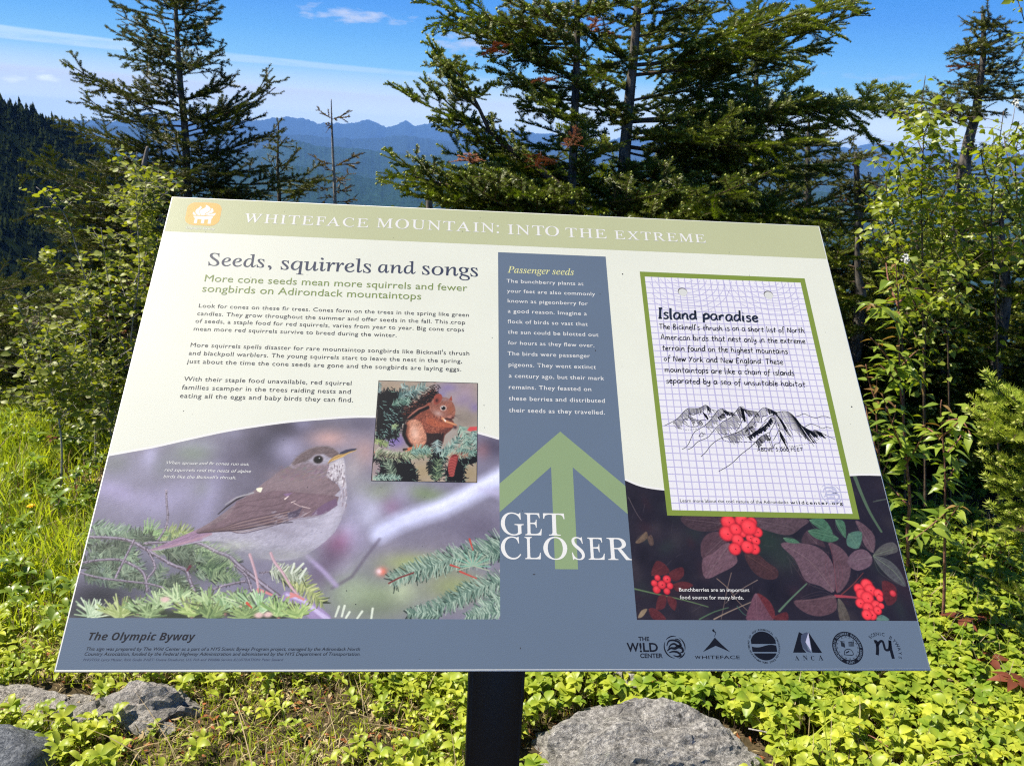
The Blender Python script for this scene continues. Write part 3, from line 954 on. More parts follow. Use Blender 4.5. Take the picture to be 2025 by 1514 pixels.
    # eye
    c.blob(*A(322, 354), 11.6, 10.4, (170, 160, 166), .85, 0, 5); c.blob(*A(322, 354), 10.2, 9.2, (30, 24, 26), 1, 0, 8); c.blob(*A(322, 354), 6.6, 6, (8, 6, 8), 1, 0, 8)
    c.blob(*A(330, 344), 1.8, 1.5, (220, 220, 230), 1, 0, 4)
    # legs
    for pts, w in ([(1275, 1030), (1295, 1090), (1320, 1180), (1340, 1290)], 5.5), ([(1425, 1020), (1450, 1080), (1510, 1160), (1570, 1260), (1620, 1320)], 5.5):
        L = smooth_line(zz(B, pts), 3); c.stroke(L, w, w*.8, (184, 152, 160), 1.2); c.stroke(L-np.array([.8, 0]), 1.6, 1.4, (220, 196, 204), 1.2, .7)
    for pts in ([(1335, 1280), (1390, 1300), (1440, 1320)], [(1330, 1290), (1320, 1330)], [(1570, 1310), (1600, 1320), (1660, 1350)], [(1600, 1320), (1540, 1340)]):
        c.stroke(zz(B, pts), 6, 4, (206, 140, 140), 1.4)
    # foreground needles across the bottom
    for x in range(120, 1560, 60):
        c.blob(*B(x, 1450+20*math.sin(x*.01)), 16, 11, (58, 66, 52), .9)
    for k, (x, y, s_, a, b) in enumerate([(150, 1480, 130, (150, 172, 140), (214, 226, 196)), (350, 1480, 150, (140, 156, 96), (204, 212, 160)), (480, 1440, 110, (120, 146, 100), (196, 212, 170)), (640, 1420, 130, (136, 160, 116), (206, 220, 178)),
                                    (760, 1370, 120, (126, 150, 110), (200, 216, 172)), (860, 1470, 130, (136, 160, 96), (200, 212, 150)), (980, 1400, 140, (130, 154, 104), (200, 216, 170)), (1100, 1440, 130, (116, 146, 104), (190, 210, 166)),
                                    (1210, 1390, 110, (130, 156, 110), (196, 212, 170)), (1340, 1450, 170, (130, 166, 120), (200, 222, 184)), (1480, 1470, 130, (126, 156, 100), (190, 208, 150)), (1620, 1480, 110, (130, 156, 100), (190, 206, 140)),
                                    (560, 1480, 100, (96, 116, 80), (170, 190, 140)), (1000, 1490, 120, (90, 112, 76), (170, 190, 130)), (1240, 1490, 110, (90, 112, 76), (170, 190, 130))]):
        rr = np.random.default_rng(k); ca, cb = np.array(a, float), np.array(b, float)
        for i in range(62):
            an = rad(rr.uniform(-172, -8)); l = 1.18*s_*rr.uniform(.45, 1.0); ox, oy = rr.uniform(-30, 30), rr.uniform(-10, 25)
            c.stroke([B(x+ox, y-22+oy), B(x+ox+l*math.cos(an), y-22+oy+l*math.sin(an)*.85)], 3.0, 2.4, (ca*.55 if i < 20 else ca)+(cb-ca)*rr.random(), .8)
        c.blob(*B(x, y+15), 3, 3, (220, 150, 140), .6)
    for x, y in ((1340, 1462), (1405, 1458), (672, 1350)):
        c.blob(*B(x, y), 9, 5.5, (222, 190, 186), .95, 0, 4)
    c.stroke(zz(B, [(1255, 1375), (1290, 1410)]), 5, 2, (206, 96, 80))
    c.stroke(zz(B, [(1330, 565), (1358, 560), (1350, 580), (1335, 575)]), 5, 4, (236, 232, 206), .8)
    c.develop(1.16, .38, 1, .045)
    # white keyline above the picture is separate; map and place
    pts = np.vstack([arcL, [(uCL, vB), (-hw+E0, vB)]])
    return flat('bird_photograph', pts, 0.10, picture_mat('print_of_a_brown_thrush', c), uvmap=(c.x0, c.x0+c.W/c.S, c.y0, c.y0+c.H/c.S))


def paint_squirrel():
    q = PP([(749.5, 753), (944.8, 757), (942.7, 953), (733.8, 950.7)])
    x0, x1 = (q[0, 0]+q[3, 0])/2, (q[1, 0]+q[2, 0])/2
    y0, y1 = (q[2, 1]+q[3, 1])/2, (q[0, 1]+q[1, 1])/2
    c = Canvas((x0, x1, y0, y1), 3000, (166, 152, 140), (840, 850))
    k = 6.88
    Bl = lambda x, y, rx, ry, col, a=.9, rot=0, p=2: c.blob(*Z4(x, y), rx/k, ry/k, col, a, rot, p)
    Bl(400, 180, 300, 120, (164, 146, 126)); Bl(1150, 180, 160, 70, (124, 112, 160)); Bl(1400, 200, 120, 120, (160, 140, 150)); Bl(1050, 280, 60, 60, (120, 116, 176))
    Bl(1350, 350, 200, 120, (148, 132, 158)); Bl(1500, 460, 60, 60, (118, 106, 172)); Bl(1400, 600, 200, 130, (134, 124, 116)); Bl(1150, 800, 120, 130, (166, 158, 152)); Bl(420, 900, 160, 110, (122, 106, 172), 1)
    Bl(300, 1300, 200, 150, (146, 128, 142)); Bl(800, 1330, 200, 150, (168, 150, 118), 1); Bl(1420, 1350, 160, 140, (166, 148, 116), 1); Bl(620, 300, 120, 100, (160, 146, 134)); Bl(560, 480, 90, 60, (150, 136, 130))
    c.blur(5)
    r = np.random.default_rng(2)
    dark, pale = (16, 16, 22), (150, 190, 184)
    c.poly(zz(Z4, [(190, 260), (330, 240), (420, 230), (500, 250), (600, 240), (700, 270), (560, 420), (470, 500), (600, 560), (560, 620), (500, 700), (470, 760), (440, 860), (300, 860), (160, 900)]), (14, 15, 20), 3)
    c.poly(zz(Z4, [(120, 1150), (240, 1160), (420, 1180), (620, 1190), (700, 1280), (720, 1460), (500, 1460), (460, 1400), (300, 1440), (220, 1400), (230, 1200)]), (14, 15, 20), 3)
    c.poly(zz(Z4, [(1000, 1000), (1060, 1150), (1040, 1300), (980, 1420), (920, 1300), (940, 1100)]), (14, 15, 20), 3)
    c.poly(zz(Z4, [(1120, 1330), (1150, 1460), (1340, 1460), (1360, 1240), (1540, 1180), (1540, 1100), (1250, 1110)]), (18, 18, 22), 3)
    for x, y, s_, n, pal in ((300, 400, 120, 90, 0), (330, 640, 150, 110, .5), (250, 800, 120, 60, .4), (520, 400, 90, 50, .8), (430, 560, 100, 50, .35), (380, 780, 90, 40, .6)):
        for _ in range(n):
            a = rad(r.uniform(-10, 60)); X, Y = x+r.normal()*s_*.7, y+r.normal()*s_*.7; l = r.uniform(30, 65)
            g = r.random() < pal*.7
            c.stroke([Z4(X, Y), Z4(X+l*math.cos(a), Y+l*math.sin(a))], 1.4, 1, (130, 168, 158) if g else dark, .7)
    edge = [(190, 260), (330, 240), (500, 250), (700, 270), (560, 420), (470, 500), (600, 560), (500, 700), (440, 860), (300, 860), (160, 900)], [(120, 1150), (420, 1180), (620, 1190), (720, 1460), (500, 1460), (300, 1440), (220, 1400), (230, 1200)], \
        [(1000, 1000), (1060, 1150), (1040, 1300), (980, 1420), (920, 1300), (940, 1100), (1000, 1000)], [(1120, 1330), (1150, 1460), (1340, 1460), (1360, 1240), (1540, 1180), (1540, 1100), (1250, 1110), (1120, 1330)]
    for E_ in edge:
        A_ = smooth_line(E_, 8)
        for _ in range(260):
            p = A_[r.integers(0, len(A_))]; a = r.uniform(0, 6.28); l = r.uniform(25, 75)
            c.stroke([Z4(*p), Z4(p[0]+l*math.cos(a), p[1]+l*math.sin(a))], 1.6, 1.0, dark if r.random() < .8 else (110, 136, 120), .7)
    sd = 0
    def sp(ax, L, a, b, st=1.9, an=52, w=1.2, **kk):
        nonlocal sd; sd += 1
        a = np.array(a)*.72; b = np.array(b)*np.array([.97, .93, .90]); kk.setdefault('dark', .95)
        c.spray(zz(Z4, ax), L/k, a, b, st, an, w, seed=sd+50, **kk)
    # tail, dark and bushy
    for _ in range(1100):
        t = r.random(); X = 560+440*t+r.normal()*28; Y = 590-300*t**.8+r.normal()*(40+30*t)
        a = rad(r.uniform(120, 230)); l = r.uniform(20, 60)
        c.stroke([Z4(X, Y), Z4(X+l*math.cos(a), Y+l*math.sin(a)*.7)], 1.6, .6, (22, 16, 18) if r.random() < .82 else (120, 66, 52), .8)
    # body
    ft = c.noise_tex(2.6, .8, 60, 9)*.16+c.noise_tex(6, 2, 40, 10)*.08
    fur = (136, 78, 62)
    c.poly(zz(Z4, [(900, 380), (820, 450), (740, 520), (660, 600), (590, 640), (545, 720), (545, 820), (580, 900), (640, 980), (740, 1000), (900, 1000), (1060, 960), (1100, 830), (1180, 760), (1230, 690), (1200, 620), (1120, 560)]), (104, 62, 54), 2, smooth=3, tex=ft)
    c.poly(zz(Z4, [(820, 800), (1090, 800), (1060, 960), (900, 1010), (820, 990)]), (50, 36, 36), 3, tex=ft)
    c.poly(zz(Z4, [(900, 380), (800, 480), (700, 580), (720, 620), (800, 700), (860, 790), (960, 800), (1060, 760), (1150, 700), (1110, 600), (1060, 540)]), fur, 2.5, smooth=3, tex=ft*1.4)
    for p in ([(850, 440), (740, 470), (660, 530), (600, 590)],):
        c.stroke(zz(Z4, p), 5, 3, (160, 106, 92), 2)
    c.stroke(zz(Z4, [(870, 450), (760, 500), (680, 560), (620, 600)]), 7, 5, (26, 18, 20), 2)
    # haunch
    c.poly(zz(Z4, [(600, 640), (680, 610), (760, 640), (810, 730), (850, 840), (840, 930), (780, 980), (700, 980), (640, 930), (600, 850), (570, 740)]), (190, 134, 110), 3, smooth=4, tex=ft*1.5)
    Bl(690, 800, 60, 120, (230, 190, 170), .8, 15); Bl(590, 740, 30, 110, (120, 66, 50), .7); c.stroke(zz(Z4, [(560, 700), (540, 820), (590, 930), (650, 1000)]), 7, 5, (24, 18, 20), 3)
    c.stroke(zz(Z4, [(560, 1030), (680, 1000), (760, 985)]), 6, 9, (206, 120, 86), 2); c.stroke(zz(Z4, [(545, 1025), (580, 1018)]), 6, 4, (60, 50, 50))
    # head
    c.poly(zz(Z4, [(900, 400), (960, 320), (1060, 310), (1150, 330), (1210, 390), (1240, 470), (1235, 560), (1200, 610), (1120, 600), (1020, 600), (940, 540), (890, 470)]), (146, 96, 82), 2, smooth=4, tex=ft*1.2)
    Bl(1090, 340, 90, 30, (150, 128, 130), .7); Bl(1010, 530, 70, 40, (190, 160, 152), .8, -20); Bl(1180, 480, 40, 70, (152, 92, 66), .7); Bl(1170, 580, 40, 25, (190, 130, 116), .8)
    c.poly(zz(Z4, [(945, 350), (960, 290), (1020, 262), (1060, 290), (1055, 350), (1010, 400), (960, 410)]), (150, 78, 66), 1.5, smooth=4); Bl(990, 355, 22, 30, (50, 30, 30), .9)
    c.poly(zz(Z4, [(1155, 345), (1190, 290), (1200, 360)]), (150, 74, 60), 1.2)
    c.blob(*Z4(1078, 458), 6.4, 6, (236, 224, 216), 1, 0, 6); c.blob(*Z4(1080, 460), 4.5, 4.5, (10, 8, 10), 1, 0, 6); c.blob(*Z4(1068, 446), 1, 1, (240, 240, 240), 1, 0, 4)
    c.stroke(zz(Z4, [(1100, 610), (1130, 600), (1190, 610)]), 2.5, 2, (40, 26, 28)); Bl(1205, 590, 20, 16, (60, 34, 36), .9)
    # arms and food
    c.stroke(zz(Z4, [(900, 640), (980, 680), (1080, 690), (1190, 700)]), 16, 8, (166, 92, 68), 3); c.stroke(zz(Z4, [(1070, 600), (1110, 640), (1180, 660), (1250, 690)]), 5, 4, (214, 150, 110), 2)
    for _ in range(90):
        X, Y = r.uniform(800, 1080), r.uniform(560, 790); a = rad(r.uniform(20, 100)); l = r.uniform(14, 34)
        c.stroke([Z4(X, Y), Z4(X+l*math.cos(a), Y+l*math.sin(a))], 1, .5, (206, 136, 104) if r.random() < .5 else (96, 48, 42), .8, .7)
    Bl(1240, 720, 26, 26, (60, 34, 40), .9); c.poly(zz(Z4, [(1075, 600), (1120, 625), (1105, 650)]), (240, 226, 214))
    for a in (-6, 8, 22, 34):
        c.stroke([Z4(1225, 560), Z4(1225+120*math.cos(rad(a)), 560+120*math.sin(rad(a)))], .5, .3, (60, 50, 60), .6, .6)
    # branches in front
    sp([(470, 330), (560, 270), (680, 230), (830, 160)], 95, (96, 140, 140), (196, 224, 220)); sp([(380, 420), (480, 380), (620, 350)], 70, (90, 140, 124), (180, 214, 200)); sp([(520, 200), (560, 150)], 60, (110, 150, 150), (196, 224, 224))
    sp([(200, 100), (205, 250)], 40, (150, 190, 190), (200, 226, 226)); sp([(380, 690), (440, 720)], 60, (140, 170, 130), (190, 214, 160))
    sp([(150, 1060), (300, 1100), (480, 1120), (700, 1090), (900, 1080)], 85, (110, 136, 100), (214, 226, 200), 1.3, twig=(196, 120, 100), tw=4); sp([(640, 1070), (760, 1020), (900, 1030)], 80, (110, 160, 150), (190, 224, 210), 1.3)
    sp([(200, 1100), (400, 1140), (520, 1130)], 70, (30, 30, 34), (190, 190, 160), 2, dn=0); sp([(1030, 1120), (1180, 980), (1300, 860)], 85, (100, 150, 144), (196, 226, 216)); sp([(1060, 1120), (1260, 1080), (1400, 960), (1540, 820)], 95, (96, 140, 134), (190, 222, 206))
    sp([(1250, 1110), (1400, 1080), (1540, 1050)], 80, (90, 140, 132), (180, 216, 204)); sp([(1300, 700), (1380, 820), (1400, 950)], 90, (120, 170, 160), (200, 230, 214)); sp([(1480, 760), (1520, 900), (1540, 1000)], 70, (110, 160, 156), (190, 220, 214))
    sp([(1000, 890), (990, 990), (1010, 1050)], 80, (150, 190, 190), (206, 232, 230)); sp([(990, 1440), (990, 1300), (1010, 1160)], 90, (60, 90, 76), (180, 206, 160)); sp([(400, 1420), (360, 1280), (310, 1190)], 90, (70, 100, 84), (190, 214, 190), twig=(190, 96, 80))
    sp([(120, 1420), (280, 1400), (500, 1410)], 60, (130, 180, 166), (200, 228, 214)); sp([(150, 880), (230, 930), (320, 950)], 60, (120, 150, 90), (190, 210, 150))
    sp([(900, 1180), (880, 1260), (900, 1340)], 50, dark, (40, 50, 46)); sp([(1120, 1120), (1280, 1100), (1400, 1100)], 60, (200, 110, 90), (190, 220, 200), 2)
    c.poly(zz(Z4, [(1400, 760), (1440, 715), (1540, 710), (1535, 760), (1440, 775)]), (204, 84, 84), 2)
    # cone
    c.poly(zz(Z4, [(1190, 1110), (1240, 1085), (1280, 1120), (1270, 1200), (1240, 1300), (1215, 1385), (1170, 1380), (1140, 1300), (1150, 1200)]), (122, 52, 52), 1.4, smooth=3)
    for i in range(13):
        y = 1120+i*21; c.stroke(zz(Z4, [(1150-6*math.sin(i), y+8), (1200, y+16), (1262-i*3, y)]), 1.5, 1.5, (196, 100, 92) if i % 1 == 0 else dark, 1, .9)
    c.develop(1.1, .22, 3, .05)
    s_ = Soup()
    m = picture_mat('print_of_a_red_squirrel', c)
    o = flat('squirrel_photograph', np.array([(x0, y0), (x1, y0), (x1, y1), (x0, y1)]), 0.30, m, uvmap=(x0, x0+c.W/c.S, y0, y0+c.H/c.S))
    ribbon(s_, [(x0, y0), (x1, y0), (x1, y1), (x0, y1)], 0.0011, 0.36, closed=True)
    finish('picture_border', s_, mt_inkb)
    return o


def paint_berries():
    c = Canvas(RX, 2300, (44, 40, 50), (1520, 1130))
    k = 3.49
    Bl = lambda x, y, rx, ry, col, a=.9, rot=0, p=2: c.blob(*ZF(x, y), rx/k, ry/k, col, a, rot, p)
    r = np.random.default_rng(8)
    for _ in range(150):
        col = [(34, 32, 42), (58, 50, 58), (50, 60, 58), (66, 44, 52), (30, 28, 36), (72, 66, 70)][r.integers(6)]
        Bl(r.uniform(0, 2000), r.uniform(60, 1080), r.uniform(20, 90), r.uniform(15, 70), col, .5, r.uniform(0, 180))
    Bl(980, 520, 120, 120, (48, 62, 54), .8); Bl(1080, 640, 90, 90, (50, 60, 56), .7); Bl(1900, 800, 100, 120, (60, 44, 52), .6); Bl(300, 900, 160, 60, (56, 42, 50), .7)
    c.blur(1.5)
    for _ in range(120):
        x, y = r.uniform(0, 2000), r.uniform(60, 1080); a = r.uniform(0, 6.3); l = r.uniform(20, 90)
        g = r.uniform(60, 120)
        c.stroke([ZF(x, y), ZF(x+l*math.cos(a), y+l*math.sin(a))], 1, .5, (g, g*.92, g*.95), .8, .4)
    for p, w, col in (([(1570, 70), (1620, 200), (1680, 330), (1755, 455)], 8, (84, 104, 84)), ([(50, 850), (200, 885), (400, 930), (560, 975)], 3, (96, 118, 84)), ([(1050, 1005), (1130, 920), (1240, 815)], 4, (92, 116, 96)),
                      ([(620, 780), (700, 850), (760, 930), (840, 1010)], 1.5, (150, 126, 110)), ([(720, 740), (690, 860), (650, 1060)], 1.5, (130, 110, 100)), ([(900, 790), (780, 860), (680, 950)], 1.5, (140, 122, 112)),
                      ([(600, 1060), (700, 1010), (860, 940)], 2.5, (150, 132, 116)), ([(500, 1060), (600, 1010), (700, 980)], 2.5, (84, 110, 84)), ([(1700, 250), (1800, 230), (1720, 240)], 1.5, (90, 100, 90)), ([(10, 220), (60, 320), (100, 380)], 1.5, (100, 90, 94)),
                      ([(1480, 890), (1560, 820), (1630, 740)], 2.5, (110, 60, 60)), ([(1440, 900), (1520, 905), (1600, 912)], 6, (156, 70, 80)), ([(760, 970), (800, 1020), (840, 1040)], 2, (70, 96, 86))):
        c.stroke(smooth_line(zz(ZF, p), 3), w, w*.6, col, 1)
    def leaf(pts, col, vein, mid, amt=1.0):
        if col[0] > col[1]*1.15: col = (col[0]*.97+2, col[1]*1.02+2, col[2]*.93); vein = (vein[0]*.85, vein[1]*.92, vein[2]*.85)
        tex = c.noise_tex(5, 2, 40, int(pts[0][0]))*.10+c.noise_tex(1.5, 1.5, 0, 3)*.06
        c.poly(zz(ZF, pts), col, 1.2, amt, smooth=4, tex=tex)
        A = np.array(mid, float)
        if len(A) > 1:
            c.stroke(smooth_line(zz(ZF, mid), 4), 1.3, .8, vein, 1, .8)
            d = A[-1]-A[0]; n = np.array([-d[1], d[0]])*.16
            for sg in (-1, 1):
                for f in (.6, 1.1):
                    M = [tuple(A[0]), tuple(A[0]+d*.35+n*sg*f), tuple(A[0]+d*.85+n*sg*f*.5)]
                    c.stroke(smooth_line(zz(ZF, M), 4), .8, .6, vein, 1, .45)
    pu, pv = (92, 66, 84), (132, 104, 120)
    leaf([(380, 350), (410, 420), (520, 455), (650, 440), (660, 380), (600, 350)], (72, 54, 68), pv, [(650, 400), (400, 370)])
    leaf([(880, 350), (900, 420), (1000, 460), (1120, 480), (1200, 430), (1240, 370)], (88, 68, 84), pv, [(900, 380), (1150, 430)])
    leaf([(520, 640), (510, 540), (560, 470), (640, 460), (690, 520), (640, 600), (580, 620)], (84, 60, 76), pv, [(680, 490), (540, 620)])
    leaf([(520, 650), (600, 600), (700, 530), (760, 640), (740, 690), (650, 740), (540, 778)], (108, 78, 98), (146, 118, 132), [(710, 540), (545, 770)])
    leaf([(810, 610), (900, 610), (960, 660), (1040, 720), (1030, 780), (940, 780), (860, 720)], (72, 48, 58), (120, 80, 84), [(830, 620), (1020, 740)])
    leaf([(1060, 540), (1200, 535), (1330, 570), (1420, 680), (1430, 870), (1330, 830), (1230, 790), (1160, 650)], (104, 78, 98), (150, 118, 128), [(1425, 865), (1260, 660), (1080, 545)])
    leaf([(1390, 530), (1480, 570), (1540, 660), (1530, 790), (1450, 880), (1430, 740), (1420, 620)], (98, 72, 90), (150, 80, 96), [(1448, 872), (1430, 700), (1400, 545)])
    leaf([(1520, 650), (1570, 590), (1640, 580), (1690, 630), (1680, 690), (1600, 725), (1540, 700)], (108, 82, 104), (150, 124, 140), [(1690, 630), (1530, 660)])
    leaf([(1575, 380), (1640, 410), (1710, 490), (1700, 600), (1640, 550), (1610, 460)], (96, 72, 90), (146, 118, 132), [(1700, 600), (1585, 385)])
    leaf([(1700, 620), (1760, 550), (1840, 530), (1870, 590), (1800, 615)], (86, 84, 84), (120, 132, 108), [(1700, 620), (1860, 570)])
    leaf([(1700, 625), (1800, 650), (1880, 720), (1925, 835), (1830, 790), (1760, 720)], (84, 84, 88), (126, 142, 116), [(1700, 625), (1830, 720), (1920, 830)])
    leaf([(1150, 935), (1280, 920), (1400, 895), (1440, 910), (1440, 1000), (1330, 1040), (1220, 1010)], (92, 66, 82), (140, 104, 118), [(1440, 905), (1160, 940)])
    leaf([(1455, 920), (1500, 960), (1540, 1075), (1470, 1070)], (90, 78, 82), (120, 110, 110), [(1460, 920), (1500, 1060)])
    leaf([(890, 880), (950, 960), (1010, 1075), (830, 1075), (850, 960)], (104, 68, 90), (150, 104, 124), [(890, 885), (900, 1075)])
    leaf([(900, 880), (980, 930), (1020, 1010), (1010, 1060), (950, 970)], (98, 44, 56), (130, 70, 80), [(900, 885), (1010, 1050)])
    leaf([(1205, 530), (1240, 450), (1300, 460), (1370, 560), (1300, 545)], (80, 58, 74), pv, [(1310, 540), (1240, 460)], .8)
    for p in ([(1250, 450), (1340, 440), (1460, 500), (1400, 530), (1300, 500)], [(1260, 375), (1360, 370), (1420, 470), (1320, 430)], [(1440, 375), (1500, 390), (1510, 500), (1460, 440)], [(1530, 470), (1620, 460), (1600, 570), (1520, 550)], [(1080, 500), (1150, 505), (1190, 535), (1110, 530)]):
        leaf(p, (70, 104, 84) if p[0][0] != 1530 else (84, 116, 104), (110, 140, 116), [p[0], p[2]])
    leaf([(60, 530), (130, 455), (140, 500), (90, 535)], (120, 94, 86), (150, 120, 110), [(60, 530), (135, 465)], .8); leaf([(140, 500), (170, 480), (185, 540), (160, 552)], (98, 74, 74), (130, 100, 100), [(150, 490), (170, 545)], .8)
    for p in ([(170, 760), (200, 660), (260, 680), (290, 740)], [(290, 740), (380, 700), (390, 760), (330, 800)], [(320, 820), (400, 800), (455, 830), (350, 870)], [(200, 990), (220, 900), (270, 900), (260, 980)], [(280, 900), (340, 930), (330, 1000), (290, 960)], [(150, 990), (200, 990), (270, 1060), (180, 1060)], [(1020, 1040), (1100, 1010), (1110, 1070), (1030, 1070)], [(1760, 800), (1850, 830), (1860, 930), (1790, 960)]):
        leaf(p, (96, 42, 52), (120, 60, 66), [p[0], p[2]], .85)
    leaf([(75, 1050), (100, 1000), (140, 990), (110, 1040)], (140, 116, 104), (160, 130, 120), [(80, 1045), (130, 995)]); leaf([(1720, 1050), (1760, 1030), (1810, 1060), (1790, 1075), (1730, 1075)], (90, 118, 112), (120, 146, 130), [(1725, 1055), (1800, 1065)])
    def berry(x, y, R, col=(236, 62, 72)):
        Bl(x, y, R*1.06, R*1.06, (120, 24, 34), .9, 0, 9); Bl(x, y, R*.98, R*.98, col, 1, 0, 9); Bl(x-R*.2, y-R*.25, R*.6, R*.55, (250, 96, 100), .6)
        if R > 26: c.blob(*ZF(x+R*.12, y+R*.05), 1.3, 1.2, (90, 20, 28), .9, 0, 4)
    for x, y, R in ((800, 470, 26), (700, 390, 52), (790, 375, 46), (860, 390, 36), (850, 500, 30), (900, 460, 36), (690, 470, 52), (840, 425, 56), (750, 440, 42), (765, 515, 42), (890, 520, 30), (745, 575, 42), (880, 575, 38), (830, 562, 44)):
        berry(x, y, R)
    for x, y, R in ((210, 775, 20), (275, 785, 27), (188, 812, 22), (296, 830, 22), (205, 855, 26), (275, 866, 22), (240, 822, 28)):
        berry(x, y, R, (214, 56, 68))
    for x, y, R in ((1655, 825, 42), (1600, 850, 34), (1680, 860, 40), (1620, 890, 38), (1735, 885, 32), (1660, 915, 44), (1745, 915, 24), (1610, 950, 32), (1720, 965, 34), (1665, 985, 38), (1755, 968, 20), (1690, 1030, 34), (1655, 1030, 34), (1730, 1000, 28), (1835, 882, 22)):
        berry(x, y, R, (244, 66, 76) if x < 1800 else (196, 60, 72))
    c.develop(1.08, .3, 4, .05)
    pts = np.vstack([arcR, [(hw-E0, vB), (uCR, vB)]])
    return flat('berry_photograph', pts, 0.10, picture_mat('print_of_red_berries', c), uvmap=(c.x0, c.x0+c.W/c.S, c.y0, c.y0+c.H/c.S))


paint_bird()
paint_squirrel()
paint_berries()
# ------------------------------------------------------------------ flat print: bands, arrow, card, lettering, emblems
s = Soup()
ribbon(s, arcL+np.array([0, .0006]), 0.0030, 0.18); ribbon(s, arcR+np.array([0, .0006]), 0.0026, 0.18)
finish('white_keyline', s, mt_white)
vT = P(1090, 503)[1]
flat('slate_column', [np.array([(uCL, vB), (uCR, vB), (uCR, vT), (uCL, vT)]), np.array([(-hw+E0, E0), (hw-E0, E0), (hw-E0, vB), (-hw+E0, vB)])], 0.24, mt_slate)
ar = PP(zz(ZI, [(522, 87), (1005, 495), (1027, 707), (620, 355), (660, 1118), (488, 1115), (455, 350), (70, 688), (70, 475)]))
ac = ar[0, 0]
l, r_ = uCL, uCR
hwid = (ar[4, 0]-ar[5, 0])/2
yi = (ar[3, 1]+ar[6, 1])/2; yb = (ar[4, 1]+ar[5, 1])/2; yo = (ar[1, 1]+ar[8, 1])/2; yl = (ar[2, 1]+ar[7, 1])/2
flat('arrow', np.array([(ac, ar[0, 1]), (r_, yo), (r_, yl), (ac+hwid, yi), (ac+hwid, yb), (ac-hwid, yb), (ac-hwid, yi), (l, yl), (l, yo)]), 0.30, mt_arrow)

# notebook card
go = PP([(1265, 537), (1591, 550.5), (1699.8, 1026), (1319.4, 1018.8)])
gi = PP([(1275, 547), (1583, 559), (1686, 1015.5), (1329, 1008)])
def rect(q):
    x0, x1 = (q[0, 0]+q[3, 0])/2, (q[1, 0]+q[2, 0])/2
    y0, y1 = (q[2, 1]+q[3, 1])/2, (q[0, 1]+q[1, 1])/2
    return x0, x1, y0, y1
gx0, gx1, gy0, gy1 = rect(go); ix0, ix1, iy0, iy1 = rect(gi)
flat('card_border', go, 0.30, mt_cardg)
mcard = print_mat('card_paper', srgb(244, 243, 250))
tcd = NT(mcard.node_tree); bcd = mcard.node_tree.nodes['Principled BSDF']
flat('card_paper', gi, 0.36, mcard)
s = Soup()
r = np.random.default_rng(4)
ul, ur = gi[0], gi[1]; ll, lr = gi[3], gi[2]
nx, ny = 24, 37
for i in range(1, nx):
    f = i/nx
    a = ul+(ur-ul)*f; b = ll+(lr-ll)*f
    L = np.array([a+(b-a)*t+np.array([0.0006*math.sin(t*7+i*.4)*0.6, 0]) for t in np.linspace(0, 1, 14)])
    ribbon(s, L, 0.0013 if i % 4 else .0016, 0.42)
for j in range(1, ny):
    f = j/ny
    a = ul+(ll-ul)*f; b = ur+(lr-ur)*f
    L = np.array([a+(b-a)*t+np.array([0, 0.0006*math.sin(t*6+j*.3)*0.6]) for t in np.linspace(0, 1, 10)])
    ribbon(s, L, 0.0012, 0.44)
finish('grid_lines', s, mt_gridline)
s = Soup()
for hx, hy in ((302, 142), (816, 160)):
    c = P(*ZE(hx, hy-110))
    for k in range(1, 9):
        R = 0.0085*k
        a = np.linspace(-np.pi, 0, 40)
        L = np.stack([c[0]+R*1.0*np.cos(a), c[1]+R*.95*np.sin(a)], 1)
        ok = (L[:, 0] > ix0+.004) & (L[:, 0] < ix1-.006) & (L[:, 1] < iy1-.002)
        idx = np.where(ok)[0]
        if len(idx) > 2:
            ribbon(s, L[idx[0]:idx[-1]+1], 0.0008, 0.46)
finish('ring_pattern', s, mt_gridline)
m_hs = print_mat('hole_grey', srgb(110, 108, 112)); m_hp = print_mat('hole_pale', srgb(226, 228, 224))
for hx, hy in ((302, 142), (816, 160)):
    sh = Soup(); lt = Soup()
    c = P(*ZE(hx, hy)); disc(sh, c, 0.0066, 0.50, n=24); disc(lt, (c[0]+.0003, c[1]-.0010), 0.0060, 0.54, n=24)
    finish('punch_hole_shade', sh, m_hs); finish('punch_hole', lt, m_hp)

# title and headings
s = Soup()
for w, x0, x1, y in (('WHITEFACE', 481, 728, 439.5), ('MOUNTAIN', 744, 978, 450.0), ('INTO', 1004, 1106, 463.0), ('THE', 1119, 1200, 468.5), ('EXTREME', 1216, 1396, 472.5)):
    put_spaced(s, w, x0, y, x1, 0.11, 1.17)
V, T = glyphs(':', 'serif', 4)
put_line(s, ':', 982, 461.6, 987, 'serifbold', 1.0, 0.5)
finish('title_lettering', s, mt_white)
s = Soup()
for w, x0, x1, y in (('Seeds,', 410.6, 537, 524.6), ('squirrels', 554, 733, 532.5), ('and', 747, 822, 538.5), ('songs', 834, 945, 542.5)):
    put_line(s, w, x0, y, x1, 'serif', 1.14, 0.5, 6)
finish('heading_lettering', s, mt_navy)
s = Soup()
put_line(s, 'More cone seeds mean more squirrels and fewer', 404, 556.3, 924, 'sans', 1.10)
put_line(s, 'songbirds on Adirondack mountaintops', 399, 576.7, 832.7, 'sans', 1.10)
finish('subheading_lettering', s, mt_olive)
s = Soup(); SPACING[0] = 1.06
